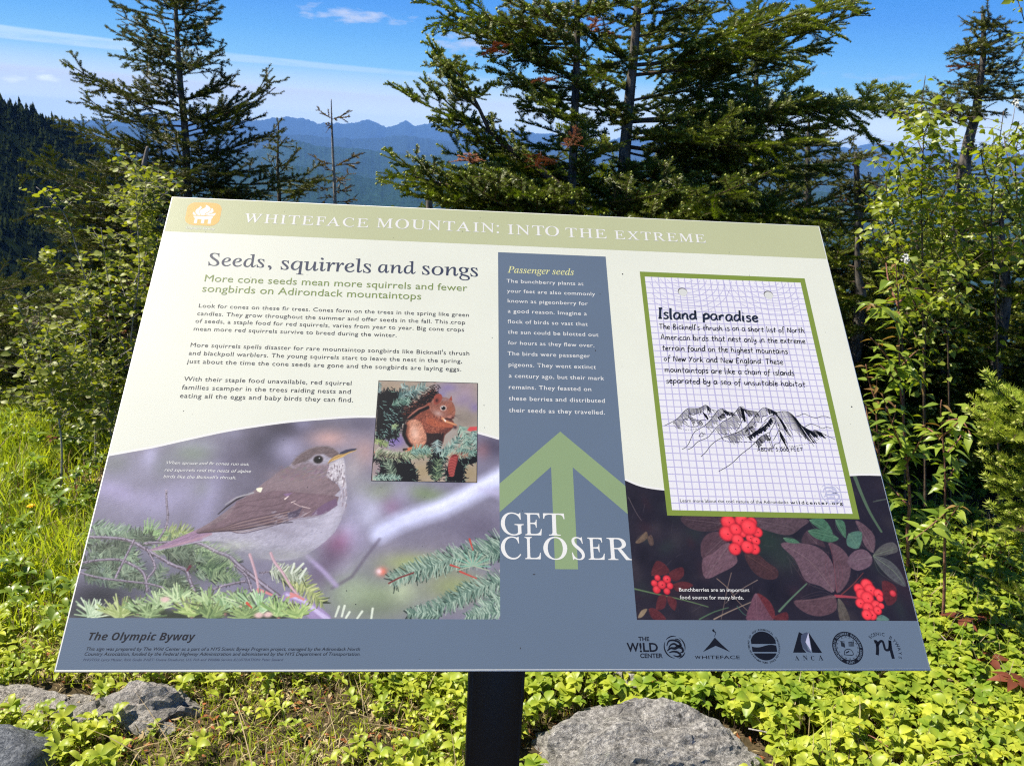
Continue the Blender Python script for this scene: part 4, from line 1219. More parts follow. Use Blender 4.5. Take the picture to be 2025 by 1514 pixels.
for txt, x0, y0, x1 in (
        ('Look for cones on these fir trees. Cones form on the trees in the spring like green', 392.7, 607.8, 927),
        ('candles. They grow throughout the summer and offer seeds in the fall. This crop', 389.4, 623.3, 919.7),
        ('of seeds, a staple food for red squirrels, varies from year to year. Big cone crops', 386, 638.0, 917.5),
        ('mean more red squirrels survive to breed during the winter.', 382.6, 653.5, 784),
        ("More squirrels spells disaster for rare mountaintop songbirds like Bicknell's thrush", 376.3, 685.6, 927.9),
        ('and blackpoll warblers. The young squirrels start to leave the nest in the spring,', 372.9, 701.6, 913.6),
        ('just about the time the cone seeds are gone and the songbirds are laying eggs.', 369.4, 718.0, 912),
        ('With their staple food unavailable, red squirrel', 363, 752.8, 694.6),
        ('families scamper in the trees raiding nests and', 359, 769.6, 693.3),
        ('eating all the eggs and baby birds they can find.', 355.2, 786.2, 697.8)):
    put_line(s, txt, x0, y0, x1, 'sans', 1.12)
finish('body_lettering', s, mt_ink); SPACING[0] = 1.08
s = Soup()
for txt, x0, y0, x1 in (("The bunchberry plants at", 97, 262, 775), ("your feet are also commonly", 101, 349, 877), ("known as pigeonberry for", 107, 437, 813), ("a good reason. Imagine a", 108, 527, 804), ("flock of birds so vast that", 107, 619, 812),
                        ("the sun could be blotted out", 108, 711, 907), ("for hours as they flew over.", 110, 806, 870), ("The birds were passenger", 105, 901, 832), ("pigeons. They went extinct", 115, 999, 885), ("a century ago, but their mark", 117, 1097, 957),
                        ("remains. They feasted on", 117, 1197, 843), ("these berries and distributed", 117, 1297, 963), ("their seeds as they travelled.", 118, 1401, 962)):
    a, b = ZD(x0, y0); put_line(s, txt, a, b, ZD(x1, 0)[0], 'medium', 1.12, 0.5)
finish('column_lettering', s, mt_white); SPACING[0] = 1.0
s = Soup()
a, b = ZD(105, 174); put_line(s, 'Passenger seeds', a, b, ZD(692, 0)[0], 'serifitalic', 0.92, 0.5, 5)
finish('column_heading', s, mt_yellow)
s = Soup()
for ch, xa, xb, y in (('G', 78, 250, 861), ('E', 258, 385, 863), ('T', 398, 560, 864), ('C', 78, 230, 1037), ('L', 258, 378, 1038), ('O', 398, 578, 1042), ('S', 612, 708, 1043), ('E', 733, 858, 1045), ('R', 880, 1058, 1050)):
    V, T = glyphs(ch, 'serif', 8)
    p0 = P(*ZI(xa, y)); p1 = P(*ZI(xb, y))
    top = P(*ZI(xa, y-155))[1]
    fx = (p1[0]-p0[0])/(V[:, 0].max()-V[:, 0].min())
    fy = (top-p0[1])/0.655
    yy = P(*ZI(600, 865))[1] if y < 900 else P(*ZI(600, 1043))[1]
    s.add(np.stack([(V[:, 0]-V[:, 0].min())*fx+p0[0], V[:, 1]*fy+yy, np.full(len(V), .5*ZL)], 1), T)
finish('get_closer_lettering', s, mt_white)
s = Soup()
for txt, x0, y0, x1 in (("When spruce and fir cones run out,", 680, 386, 1270), ("red squirrels raid the nests of alpine", 668, 437, 1284), ("birds like the Bicknell's thrush.", 660, 485, 1178)):
    a, b = Z2(x0, y0); put_line(s, txt, a, b, Z2(x1, 0)[0], 'italic', 1.2, 0.5)
finish('thrush_caption', s, mt_white); s = Soup()
for txt, x0, y0, x1 in (("Bunchberries are an important", 360, 868, 845), ("food source for many birds.", 366, 921, 806)):
    a, b = ZF(x0, y0); put_line(s, txt, a, b, ZF(x1, 0)[0], 'medium', 1.12, 0.5)
finish('berry_caption', s, mt_white); s = Soup()
a, b = ZH(325, 1150); put_line(s, 'Olympic Byway', a, b, ZH(1380, 0)[0], 'light', 1.1, 0.5)
finish('emblem_caption', s, mt_white)
s = Soup()
for txt, x0, y0, x1, st in (("The Olympic Byway", 215, 188, 825, 'bolditalic'), ("This sign was prepared by The Wild Center as a part of a NYS Scenic Byway Program project, managed by the Adirondack North", 203, 247, 1770, 'italic'),
                        ("Country Association, funded by the Federal Highway Administration and administered by the NYS Department of Transportation.", 193, 276, 1772, 'italic')):
    a, b = ZG(x0, y0); put_line(s, txt, a, b, ZG(x1, 0)[0], st, 1.12 if st == 'italic' else 1.1, 0.5)
finish('credit_lettering', s, mt_inkb)
s = Soup()
a, b = ZG(185, 307); put_line(s, "PHOTOS: Larry Master, Rick Godin INSET: Donna Dewhurst, U.S. Fish and Wildlife Service ILLUSTRATION: Peter Seward", a, b, ZG(1330, 0)[0], 'italic', 1.12, 0.5)
finish('photo_credit_lettering', s, mt_inkpale)
s = Soup()
a, b = ZE(288, 1400); put_line(s, 'Learn more about the cool nature of the Adirondacks', a, b, ZE(936, 0)[0], 'sans', 1.05, 0.6)
SPACING[0] = 1.35
a, b = ZE(948, 1411); put_line(s, 'wildcenter.org', a, b, ZE(1262, 0)[0], 'bold', 1.45, 0.6)
SPACING[0] = 1.0
finish('card_footer_lettering', s, mt_inkb)

# hand-drawn lettering: each glyph is a set of pen strokes (x-height 1)
HAND = {
 'a': (.95, [[(.8, .95), (.35, 1), (.08, .6), (.15, .1), (.5, .02), (.8, .5), (.82, .95), (.8, .3), (.98, 0)]]), 'b': (.8, [[(.12, 1.75), (.1, .1), (.1, .6), (.45, .95), (.75, .6), (.6, .08), (.12, .05)]]),
 'c': (.75, [[(.7, .85), (.35, 1), (.08, .6), (.15, .12), (.45, 0), (.75, .18)]]), 'd': (.95, [[(.75, .85), (.35, .95), (.08, .5), (.2, .03), (.6, .15), (.8, .7), (.82, 1.75), (.8, .3), (.95, 0)]]),
 'e': (.8, [[(.08, .5), (.45, .55), (.7, .75), (.45, 1), (.12, .75), (.1, .25), (.4, 0), (.78, .18)]]), 'f': (.7, [[(.75, 1.6), (.5, 1.75), (.32, 1.4), (.28, .6), (.2, -.5)], [(.0, .85), (.62, .95)]]),
 'g': (.9, [[(.75, .9), (.35, 1), (.1, .6), (.2, .12), (.55, .15), (.78, .9), (.75, -.3), (.45, -.65), (.08, -.5)]]), 'h': (.9, [[(.12, 1.75), (.08, 0)], [(.1, .5), (.4, .95), (.7, .8), (.72, .2), (.92, 0)]]),
 'i': (.4, [[(.15, .95), (.15, .1), (.32, 0)], [(.17, 1.35), (.2, 1.42)]]), 'j': (.4, [[(.3, .95), (.28, -.4), (0, -.6)], [(.3, 1.35), (.33, 1.42)]]),
 'k': (.85, [[(.12, 1.75), (.08, 0)], [(.7, .95), (.12, .5), (.45, .35), (.85, -.05)]]), 'l': (.35, [[(.15, 1.75), (.12, .1), (.3, 0)]]),
 'm': (1.35, [[(.08, .95), (.1, 0)], [(.1, .6), (.35, .95), (.6, .75), (.62, 0)], [(.62, .6), (.85, .95), (1.12, .75), (1.15, .1), (1.3, 0)]]), 'n': (.9, [[(.08, .95), (.1, 0)], [(.1, .55), (.4, .97), (.7, .8), (.72, .15), (.9, 0)]]),
 'o': (.85, [[(.55, 1), (.15, .85), (.08, .3), (.35, 0), (.7, .25), (.72, .75), (.45, 1)]]), 'p': (.85, [[(.1, .95), (.06, -.6)], [(.08, .6), (.4, 1), (.75, .75), (.65, .2), (.1, .05)]]),
 'q': (.9, [[(.75, .9), (.35, 1), (.08, .55), (.2, .08), (.6, .2), (.78, .9), (.76, -.6)]]), 'r': (.75, [[(.1, .95), (.1, 0)], [(.1, .5), (.35, .9), (.7, .85)]]),
 's': (.7, [[(.65, .9), (.3, 1), (.12, .75), (.55, .4), (.55, .1), (.25, -.02), (.02, .12)]]), 't': (.75, [[(.38, 1.5), (.32, .15), (.6, 0)], [(.02, .9), (.75, .98)]]),
 'u': (.9, [[(.1, .95), (.1, .3), (.3, 0), (.65, .2), (.75, .95), (.75, .2), (.92, 0)]]), 'v': (.8, [[(.05, .95), (.35, 0), (.75, 1)]]), 'w': (1.1, [[(.05, .95), (.25, 0), (.5, .8), (.75, 0), (1.05, 1)]]),
 'x': (.85, [[(.05, .95), (.8, 0)], [(.75, 1), (.05, 0)]]), 'y': (.85, [[(.08, .95), (.15, .4), (.45, .25), (.72, .95)], [(.74, 1), (.7, -.2), (.35, -.65), (.08, -.5)]]),
 'T': (1.0, [[(.5, 1.6), (.45, 0)], [(.0, 1.55), (1.0, 1.65)]]), 'B': (1.0, [[(.15, 1.6), (.12, 0)], [(.12, 1.6), (.6, 1.65), (.7, 1.2), (.2, .88), (.8, .7), (.75, .1), (.1, 0)]]),
 'N': (1.15, [[(.1, 0), (.15, 1.55), (.95, .05), (1.0, 1.65)]]), 'A': (1.1, [[(.02, 0), (.5, 1.65), (.95, 0)], [(.2, .6), (.85, .62)]]), 'Y': (1.0, [[(.1, 1.6), (.45, .85)], [(.95, 1.65), (.2, -.1)]]),
 'E': (1.0, [[(.15, 1.6), (.12, 0), (.85, .05)], [(.12, 1.6), (.85, 1.65)], [(.12, .82), (.7, .88)]]), 'I': (.5, [[(.25, 1.6), (.2, 0)], [(.02, 1.6), (.5, 1.65)], [(-.02, 0), (.45, .02)]]),
 'O': (1.1, [[(.6, 1.6), (.15, 1.3), (.1, .3), (.5, 0), (.95, .3), (.95, 1.3), (.5, 1.6)]]), 'V': (1.0, [[(.05, 1.6), (.45, 0), (.95, 1.65)]]), 'F': (.9, [[(.12, 1.6), (.12, 0)], [(.12, 1.6), (.85, 1.6)], [(.12, .85), (.7, .85)]]),
 '3': (.9, [[(.1, 1.5), (.6, 1.55), (.35, .95), (.75, .5), (.5, .02), (.05, .15)]]), '0': (.95, [[(.5, 1.5), (.12, 1.1), (.15, .25), (.5, 0), (.85, .4), (.8, 1.2), (.5, 1.5)]]),
 ',': (.35, [[(.2, .1), (.05, -.35)]]), '.': (.35, [[(.1, .03), (.18, .08)]]), "'": (.3, [[(.15, 1.75), (.12, 1.35)]]), ' ': (.55, []),
}


def hand_line(soup, txt, x0, y0, x1, y1, xh_px, w_px, seed=0, bold=0):
    """pen lettering between two photo points; xh_px = x-height in photo px"""
    rr = np.random.default_rng(seed)
    a, b = np.array(P(x0, y0)), np.array(P(x1, y1))
    mpp = math.dist(P(x0, y0), P(x0, y0-10))/10
    xh = xh_px*mpp
    tot = sum(HAND[c][0]+.14 for c in txt)
    d = b-a; L = np.hypot(*d); sx = L/tot; e = d/L; n = np.array([-e[1], e[0]])
    x = 0; k = math.dist(P(x0, y0), P(x0+10, y0))/10
    for c in txt:
        wd, strokes = HAND[c]
        jy, js, sl = rr.normal()*.05, 1+rr.normal()*.05, .08+rr.normal()*.03
        for st in strokes:
            q = np.array(st, float)
            q = smooth_line(q, 4) if len(q) > 2 else q
            Q = a+np.outer((x+q[:, 0]+q[:, 1]*sl)*sx, e)+np.outer((q[:, 1]*js+jy)*xh, n)
            ribbon(soup, Q, w_px*k*rr.uniform(.85, 1.15), 0.6)
        x += wd+.14
    return


s = Soup()
a, b = ZE(158, 300), ZE(763, 322); hand_line(s, 'Island paradise', *a, *b, 11.5, 4.3, 1)
finish('card_heading', s, print_mat('ink_blue_black', srgb(34, 44, 66)))
s = Soup()
for i, (txt, x0, y0, x1, y1) in enumerate((("The Bicknell's thrush is on a short list of North", 163, 364, 1035, 388), ("American birds that nest only in the extreme", 172, 428, 1041, 452), ("terrain found on the highest mountains", 180, 492, 936, 513),
        ("of New York and New England. These", 190, 556, 908, 577), ("mountaintops are like a chain of islands", 196, 622, 975, 643), ("separated by a sea of unsuitable habitat.", 204, 688, 1053, 710))):
    a, b = ZE(x0, y0), ZE(x1, y1); hand_line(s, txt, *a, *b, 6.3, 1.7, 10+i)
a, b = ZE(752, 1097), ZE(1025, 1094); hand_line(s, 'ABOVE 3,000 FEET', *a, *b, 4.2, 1.2, 30)
finish('card_handwriting', s, mt_inkb)

# pen sketch of the mountain chain
s = Soup()
kk = math.dist(P(1450, 870), P(1460, 870))/10
def pen(pts, w=1.1, sm=4, z=0.6):
    q = PP(zz(ZK, pts)); q = smooth_line(q, sm) if len(q) > 2 else q
    ribbon(s, q, w*kk, z)
outl = [[(300, 290), (380, 250), (430, 215), (480, 160), (520, 130), (560, 128), (620, 128), (660, 108), (685, 98), (715, 115), (740, 140), (785, 150)],
        [(465, 508), (500, 490), (530, 450), (560, 380), (590, 340), (640, 310), (700, 270), (750, 210), (790, 155), (830, 132), (860, 138), (890, 160), (950, 168)],
        [(515, 512), (560, 490), (610, 440), (700, 400), (740, 360), (790, 300), (850, 250), (920, 210), (970, 150), (1000, 115), (1030, 115), (1070, 145), (1170, 160)],
        [(640, 578), (690, 530), (730, 475), (800, 420), (900, 380), (1000, 340), (1060, 300), (1110, 240), (1170, 170), (1210, 130), (1240, 122), (1290, 140), (1345, 165)],
        [(805, 715), (900, 660), (960, 610), (1010, 560), (1100, 490), (1150, 440), (1200, 390), (1280, 350)],
        [(1230, 250), (1280, 205), (1340, 170), (1400, 157), (1460, 165), (1520, 215), (1570, 280), (1640, 325), (1680, 340), (1700, 330), (1740, 345), (1800, 375), (1888, 418)],
        [(1520, 205), (1560, 195), (1600, 178), (1650, 200), (1710, 218), (1760, 203), (1810, 205), (1842, 218)],
        [(1600, 305), (1660, 275), (1720, 290), (1770, 315), (1810, 303), (1858, 315)],
        [(1300, 215), (1340, 235), (1310, 300), (1280, 360), (1290, 420), (1310, 490)], [(1340, 235), (1370, 310), (1340, 380), (1315, 425)], [(1260, 380), (1290, 400), (1275, 430), (1310, 500), (1330, 460), (1370, 450), (1385, 400), (1370, 360)],
        [(1250, 250), (1200, 300), (1150, 350), (1070, 400)], [(620, 390), (650, 350), (660, 385), (620, 390)], [(655, 370), (675, 360), (678, 378)],
        [(470, 260), (480, 230), (520, 220), (530, 180), (570, 190), (600, 175), (640, 160)], [(470, 260), (520, 290), (560, 300), (610, 290), (640, 240), (690, 235)], [(700, 150), (720, 210), (750, 200)], [(745, 140), (770, 170)],
        [(970, 340), (1000, 300), (1020, 250), (1060, 210), (1070, 270)], [(1130, 290), (1150, 250), (1200, 260), (1210, 210), (1260, 190)]]
for o_ in outl: pen(o_, 1.0)
def hatch(top, dx, dy, step, w=0.9, var=.25, seed=0):
    """parallel pen strokes hanging from a line"""
    rr = np.random.default_rng(seed)
    A = smooth_line(top, 8); seg = np.hypot(*np.diff(A, axis=0).T); cum = np.concatenate([[0], np.cumsum(seg)])
    for d in np.arange(0, cum[-1], step):
        i = min(np.searchsorted(cum, d, 'right')-1, len(A)-2)
        p = A[i]+(A[i+1]-A[i])*((d-cum[i])/(seg[i]+1e-9)); f = 1+var*rr.normal()
        pen([tuple(p), (p[0]+dx*f, p[1]+dy*f)], w*rr.uniform(.7, 1.3), 1)
hatch([(385, 255), (430, 215), (480, 162), (520, 132)], 50, 60, 8, seed=1); hatch([(520, 132), (600, 130), (660, 108), (690, 100), (730, 130)], 10, 45, 7, seed=2); hatch([(530, 200), (600, 230), (650, 240)], 30, 60, 16, 1.6, seed=3)
hatch([(655, 160), (690, 190)], 20, 40, 5, 1.6, seed=31); hatch([(680, 280), (740, 220), (790, 158), (840, 135)], 40, 55, 8, seed=4); hatch([(840, 135), (880, 155), (940, 170)], 20, 40, 7, 1.2, seed=5); hatch([(800, 210), (850, 170)], 20, 40, 8, 1.3, seed=51)
hatch([(780, 320), (850, 255), (920, 212), (960, 165)], 60, 85, 10, 1.1, seed=6); hatch([(970, 150), (1010, 115)], 40, 85, 8, 1.2, seed=7); hatch([(1010, 115), (1060, 140), (1160, 160)], 40, 60, 9, 1.2, seed=8); hatch([(1010, 125), (1040, 160)], 20, 90, 5, 1.6, seed=81)
hatch([(1040, 320), (1110, 240), (1170, 172), (1230, 125)], 30, 60, 9, seed=9); hatch([(1240, 125), (1300, 145), (1345, 165)], 15, 45, 8, 1.2, seed=10)
hatch([(880, 390), (960, 360), (1060, 305), (1120, 290)], 50, 60, 9, 1.2, seed=11); hatch([(1080, 390), (1150, 340), (1240, 280), (1290, 215)], 20, 35, 6, 1.5, seed=12); hatch([(1150, 440), (1200, 395), (1250, 370)], 30, 44, 10, 1.8, .12, seed=13)
hatch([(1290, 205), (1340, 170), (1400, 158)], 90, 150, 9, .8, seed=14); hatch([(1400, 158), (1460, 168), (1520, 215)], 150, 230, 11, .9, .12, seed=15); hatch([(1520, 215), (1570, 280), (1620, 315)], 110, 150, 12, 1.6, seed=16); hatch([(1370, 330), (1380, 400)], 60, 100, 9, 1.5, seed=17)
hatch([(1620, 315), (1680, 345), (1700, 335), (1760, 355)], 40, 50, 8, 1.6, seed=18); hatch([(1345, 180), (1420, 330)], 70, 90, 14, .7, seed=19)
def dashed(pts, w=1.0):
    A = smooth_line(pts, 12); seg = np.hypot(*np.diff(A, axis=0).T); cum = np.concatenate([[0], np.cumsum(seg)])
    for d in np.arange(0, cum[-1]-12, 24):
        i = min(np.searchsorted(cum, d), len(A)-1); j = min(np.searchsorted(cum, d+13), len(A)-1)
        if j > i: pen([tuple(A[i]), tuple(A[j])], w, 1)
dashed([(385, 255), (400, 300), (480, 325), (560, 325), (620, 315)]); dashed([(660, 295), (720, 308), (780, 308)]); dashed([(770, 340), (820, 362), (900, 365), (990, 355)]); dashed([(840, 415), (900, 440), (1000, 443), (1160, 440)])
dashed([(1130, 455), (1180, 490), (1280, 495), (1400, 488), (1540, 475), (1640, 455), (1720, 425), (1760, 390), (1810, 375)])
finish('mountain_sketch', s, mt_inkb)

# flame emblem top left
ro = PP(zz(ZH, [(480, 290), (700, 200), (1450, 225), (1610, 420), (1540, 860), (1250, 1040), (500, 1000), (305, 830)]))
q = PP(zz(ZH, [(400, 330), (470, 265), (560, 215), (700, 195), (1000, 200), (1350, 215), (1480, 245), (1570, 300), (1620, 390), (1620, 470), (1590, 640), (1545, 840), (1480, 930), (1380, 1000), (1250, 1040), (1000, 1035), (700, 1015), (500, 995), (390, 950), (320, 880), (300, 780), (330, 620), (370, 430)]))
flat('flame_emblem', smooth_line(q, 3, True), 0.30, mt_orange)
fl = [[(700, 655), (610, 650), (570, 610), (580, 560), (615, 525), (650, 580), (715, 655)], [(870, 665), (760, 650), (690, 590), (665, 520), (700, 450), (780, 400), (830, 360), (845, 320), (890, 345), (905, 390), (850, 450), (815, 500), (815, 560), (840, 620)],
      [(900, 665), (850, 610), (825, 540), (850, 470), (920, 430), (1010, 390), (1055, 350), (1050, 280), (1130, 310), (1210, 380), (1225, 440), (1190, 500), (1090, 560), (1030, 600), (1000, 665)],
      [(1010, 665), (1060, 600), (1180, 530), (1235, 480), (1250, 420), (1290, 395), (1320, 460), (1335, 520), (1290, 570), (1180, 610), (1080, 640)], [(1050, 670), (1150, 630), (1300, 600), (1420, 575), (1400, 630), (1345, 685), (1200, 680)],
      [(605, 680), (1310, 705), (1300, 760), (1255, 790), (1225, 970), (1110, 970), (1145, 810), (1000, 820), (975, 960), (865, 955), (895, 810), (750, 790), (715, 955), (610, 945), (655, 765), (605, 730)]]
flat('flame_and_hearth', [PP(zz(ZH, p)) for p in fl], 0.40, mt_white)

# row of emblems bottom right
s = Soup()
def T_(txt, x0, y, x1, st, ax, cap=None):
    a, b = ZJ(x0, y); put_line(s, txt, a, b, ZJ(x1, 0)[0], st, ax, 0.5, cap=cap/3.068 if cap else None)
T_('THE', 192, 142, 258, 'bold', 1, 25); T_('W', 123, 207, 197, 'bold', 1, 53); T_('!', 200, 209, 214, 'bold', 1, 55); T_('LD', 221, 207, 312, 'bold', 1, 53); T_('CENTER', 203, 245, 340, 'bold', 1, 27)
def jpen(pts, w, sm=5, z=.5):
    q = PP(zz(ZJ, pts)); q = smooth_line(q, sm) if len(q) > 2 else q
    ribbon(s, q, np.asarray(w)*math.dist(P(1500, 1290), P(1510, 1290))/10, z)
mj = math.dist(P(1500, 1290), P(1510, 1290))/10
def otter(soup, c, R, z):
    for a0, a1, r0, w in ((150, 265, 1.0, .13), (-20, 60, 1.0, .12), (75, 140, 1.0, .10), (285, 335, 1.05, .12)):
        a = np.radians(np.linspace(a0, a1, 16)); W = np.sin(np.linspace(0.15, np.pi-.15, 16))*R*w
        ribbon(soup, np.stack([c[0]+R*r0*np.cos(a), c[1]+R*r0*np.sin(a)], 1), W, z)
    for pts, w in (([(-.75, .1), (-.5, .55), (0, .62), (.45, .45), (.6, .15), (.3, .12), (0, .3), (-.35, .2), (-.6, -.1)], .22), ([(-.75, -.35), (-.4, -.1), (0, -.12), (.35, .02), (.7, -.1), (.75, -.4), (.5, -.5)], .26),
                   ([(-.6, -.5), (-.2, -.4), (.2, -.45), (.5, -.7), (.2, -.85), (-.2, -.75)], .2), ([(.1, .75), (.4, .7), (.65, .5)], .1)):
        q = smooth_line(pts, 5)*R+np.array(c)
        W = np.sin(np.linspace(.3, np.pi-.3, len(q)))*R*w
        ribbon(soup, q, W, z+.02)
otter(s, P(*ZJ(411, 180)), 62/3.068*mj, .5)
T_('W', 535, 251, 570, 'bold', 1.3); T_('HITEFACE', 578, 252, 808, 'medium', 1.9)
q = lambda pts: [P(*ZJ(*p)) for p in pts]
def jpoly(pts, z=.5):
    bmx = bmesh.new(); f = bmx.faces.new([bmx.verts.new((*p, 0)) for p in q(pts)]); bmesh.ops.triangulate(bmx, faces=[f])
    bmx.verts.ensure_lookup_table()
    V = np.array([v.co[:] for v in bmx.verts]); V[:, 2] = z*ZL
    T = np.array([[v.index for v in f.verts] for f in bmx.faces]); 
    a_ = V[T[:, 1]]-V[T[:, 0]]; b_ = V[T[:, 2]]-V[T[:, 0]]
    fl_ = (a_[:, 0]*b_[:, 1]-a_[:, 1]*b_[:, 0]) < 0; T[fl_] = T[fl_][:, ::-1]
    s.add(V, T); bmx.free()
jpoly([(655, 122), (690, 158), (748, 210), (700, 188), (660, 172), (626, 188), (583, 209), (622, 165)])
s2 = Soup()
jpen([(648, 72), (646, 82), (660, 92), (655, 110), (650, 114)], [1.2, 2, 3, 4.5, 4, 3.5, 3, 2.4, 2, 1.6, 1.4, 1.2, 1, .9, .8, .7, .7, .6, .6, .5, .5][:21], 5)
# round emblem with hill and water
cD = P(*ZJ(953, 172)); RD = 82/3.068*mj
def chord(y0f, y1f, R, wave0=0, wave1=0):
    xs = np.linspace(-1, 1, 25); top = []; bot = []
    for x in xs:
        h = math.sqrt(max(0, 1-x*x))
        yt = min(h, y1f+wave1*math.sin(x*3)); yb = max(-h, y0f+wave0*math.sin(x*3))
        if yt > yb: top.append((cD[0]+x*R, cD[1]+yt*R)); bot.append((cD[0]+x*R, cD[1]+yb*R))
    n = len(top)
    if n < 2: return
    V = np.array([(*p, .5*ZL) for p in top+bot]); s.add(V, None, [(i+n, i+1+n, i+1, i) for i in range(n-1)])
chord(.13, 1.1, RD); chord(-.42, -.02, RD, 0, .09); chord(-1.1, -.52, RD)
arc_text(s, 'DEPARTMENT OF ENVIRONMENTAL CONSERVATION', cD, RD*1.07, 225, -45, RD*.17, 'bold'); arc_text(s, 'NEW YORK STATE', cD, RD*1.10, 235, 305, RD*.17, 'bold', inward=True)
# triangles
jpoly([(1130, 213), (1165, 88), (1195, 105), (1178, 150), (1190, 190), (1210, 213)]); jpoly([(1222, 88), (1306, 215), (1246, 213)])
T_('A', 1143, 260, 1168, 'serifbold', 1.0); T_('N', 1193, 260, 1220, 'serifbold', 1.0); T_('C', 1240, 260, 1262, 'serifbold', 1.0); T_('A', 1286, 260, 1314, 'serifbold', 1.0)
# round seal
cS = P(*ZJ(1461, 185)); RS = 95/3.068*mj
a = np.linspace(0, 2*np.pi, 48, endpoint=False)
ribbon(s, np.stack([cS[0]+RS*.86*np.cos(a), cS[1]+RS*.86*np.sin(a)], 1), RS*.26, .5, True)
for k in range(16):
    t = 2*np.pi*k/16
    for dt in (-.09, .09):
        ribbon(s, [(cS[0]+RS*.70*math.cos(t), cS[1]+RS*.70*math.sin(t)), (cS[0]+RS*.62*math.cos(t+dt), cS[1]+RS*.62*math.sin(t+dt))], RS*.02, .5)
jpen([(1440, 225), (1445, 200), (1468, 192), (1488, 205), (1492, 228), (1440, 226)], 1.2)
for k in range(5):
    jpen([(1420+k*5, 145+k*3), (1424+k*5, 175+k*2)], 1.3); jpen([(1468+k*7, 150+(k % 2)*3), (1470+k*7, 176)], 1.3)
jpen([(1415, 145), (1442, 148)], 1.2); jpen([(1465, 150), (1498, 148)], 1.2); jpen([(1450, 215), (1470, 205)], 2)
finish('emblem_prints', s, mt_inkb)
s = Soup()
arc_text(s, 'ATMOSPHERIC SCIENCES RESEARCH CENTER', cS, RS*.79, 232, -52, RS*.19, 'bold', .6); arc_text(s, 'SUNY', cS, RS*.80, 256, 284, RS*.19, 'bold', .6, inward=True)
finish('seal_lettering', s, mt_slate)
s = Soup()
jpoly([(1178, 110), (1195, 95), (1215, 90), (1222, 100), (1205, 150), (1220, 195), (1240, 213), (1215, 208), (1190, 185), (1176, 145)], .6)
finish('emblem_tint', s, mt_inkpale)
s = Soup()
jpoly([(1222, 92), (1240, 205), (1205, 150)], .7)
finish('emblem_highlight', s, mt_lilac)
s = Soup()
jpen([(1625, 145), (1640, 148), (1648, 190), (1650, 228)], [3, 4]*7+[4, 4], 5) if False else None
def brush(pts, w):
    qq = smooth_line(PP(zz(ZJ, pts)), 6); ribbon(s, qq, w*mj, .5)
brush([(1622, 148), (1636, 150), (1642, 190), (1640, 228)], 6); brush([(1640, 175), (1655, 148), (1672, 145), (1680, 165), (1690, 195), (1712, 192), (1716, 140)], 4.5); brush([(1716, 140), (1722, 190), (1738, 250)], 6)
cN = P(*ZJ(1680, 215)); RN = math.dist(cN, P(*ZJ(1680, 128)))
RN = 96/3.068*mj
arc_text(s, 'SCENIC', P(*ZJ(1672, 200)), RN*.90, 128, 74, 0.0052, 'medium'); arc_text(s, 'BYWAYS', P(*ZJ(1682, 205)), RN*.92, 52, -22, 0.0052, 'medium')
finish('byway_emblem', s, mt_inkb)
s = Soup()
otter(s, P(*ZE(1190, 1350)), 0.0125, .48)
finish('card_watermark', s, mt_lilac)
# small chips and specks of wear
s = Soup()
for x, y, w, h in ((1056, 1135, 5, 1.8), (1177.5, 693, 2, 4), (1231, 542, 3, 3.4), (1684, 804, 3, 3), (957, 801, 1.5, 2), (1029, 1281, 1.5, 3), (722, 405, 5, 1.3), (890, 640, 1.6, 1.6), (1640, 480, 1.6, 1.6), (560, 870, 1.4, 1.4)):
    c = P(x, y); disc(s, c, w*kk/2, .55, n=8, ry=h*kk/2)
rw = np.random.default_rng(77)
for _ in range(70):
    disc(s, (rw.uniform(-hw+.01, hw-.01), rw.uniform(.01, PH-.01)), rw.uniform(.0002, .0006), .62, n=6)
finish('paint_chips', s, print_mat('chip_grey', srgb(70, 70, 74)))
bpy.data.objects.remove(_ob)
# ------------------------------------------------------------------ ground, hills, mountains, haze
_NG = np.random.default_rng(99).random((128, 128))*2-1


def vnoise(x, y):
    x = np.asarray(x, float); y = np.asarray(y, float)
    xi, yi = np.floor(x).astype(int), np.floor(y).astype(int); fx, fy = x-xi, y-yi
    fx = fx*fx*(3-2*fx); fy = fy*fy*(3-2*fy)
    G = lambda a, b: _NG[b % 128, a % 128]
    return (G(xi, yi)*(1-fx)+G(xi+1, yi)*fx)*(1-fy)+(G(xi, yi+1)*(1-fx)+G(xi+1, yi+1)*fx)*fy


def fbm(x, y, oct=4, ridged=False):
    s = 0; a = 1; t = 0
    for i in range(oct):
        n = vnoise(x*2**i+17*i, y*2**i+31*i)
        s = s+a*((1-2*np.abs(n)) if ridged else n); t += a; a *= .5
    return s/t


def ground_h(x, y):
    x = np.asarray(x, float); y = np.asarray(y, float)
    near = 0.022*fbm(x*1.6, y*1.6, 3)+0.008*fbm(x*7, y*7, 2)
    near = near-0.05*np.exp(-((x-.25)**2+(y-1.0)**2)/.5)
    edge = np.sqrt((x/1.5)**2+(np.maximum(y, -y*.5))**2)
    d = np.maximum(edge-6.2, 0)
    fall = -0.42*d*(1-np.exp(-d/3))
    fall = np.maximum(fall, -760+60*fbm(x/1500., y/1500., 3)) if np.ndim(fall) else fall
    return near+fall+np.minimum(d*.02, 18)*fbm(x/60., y/60., 3)


def gz(x, y):
    return float(ground_h(np.array([x]), np.array([y]))[0])


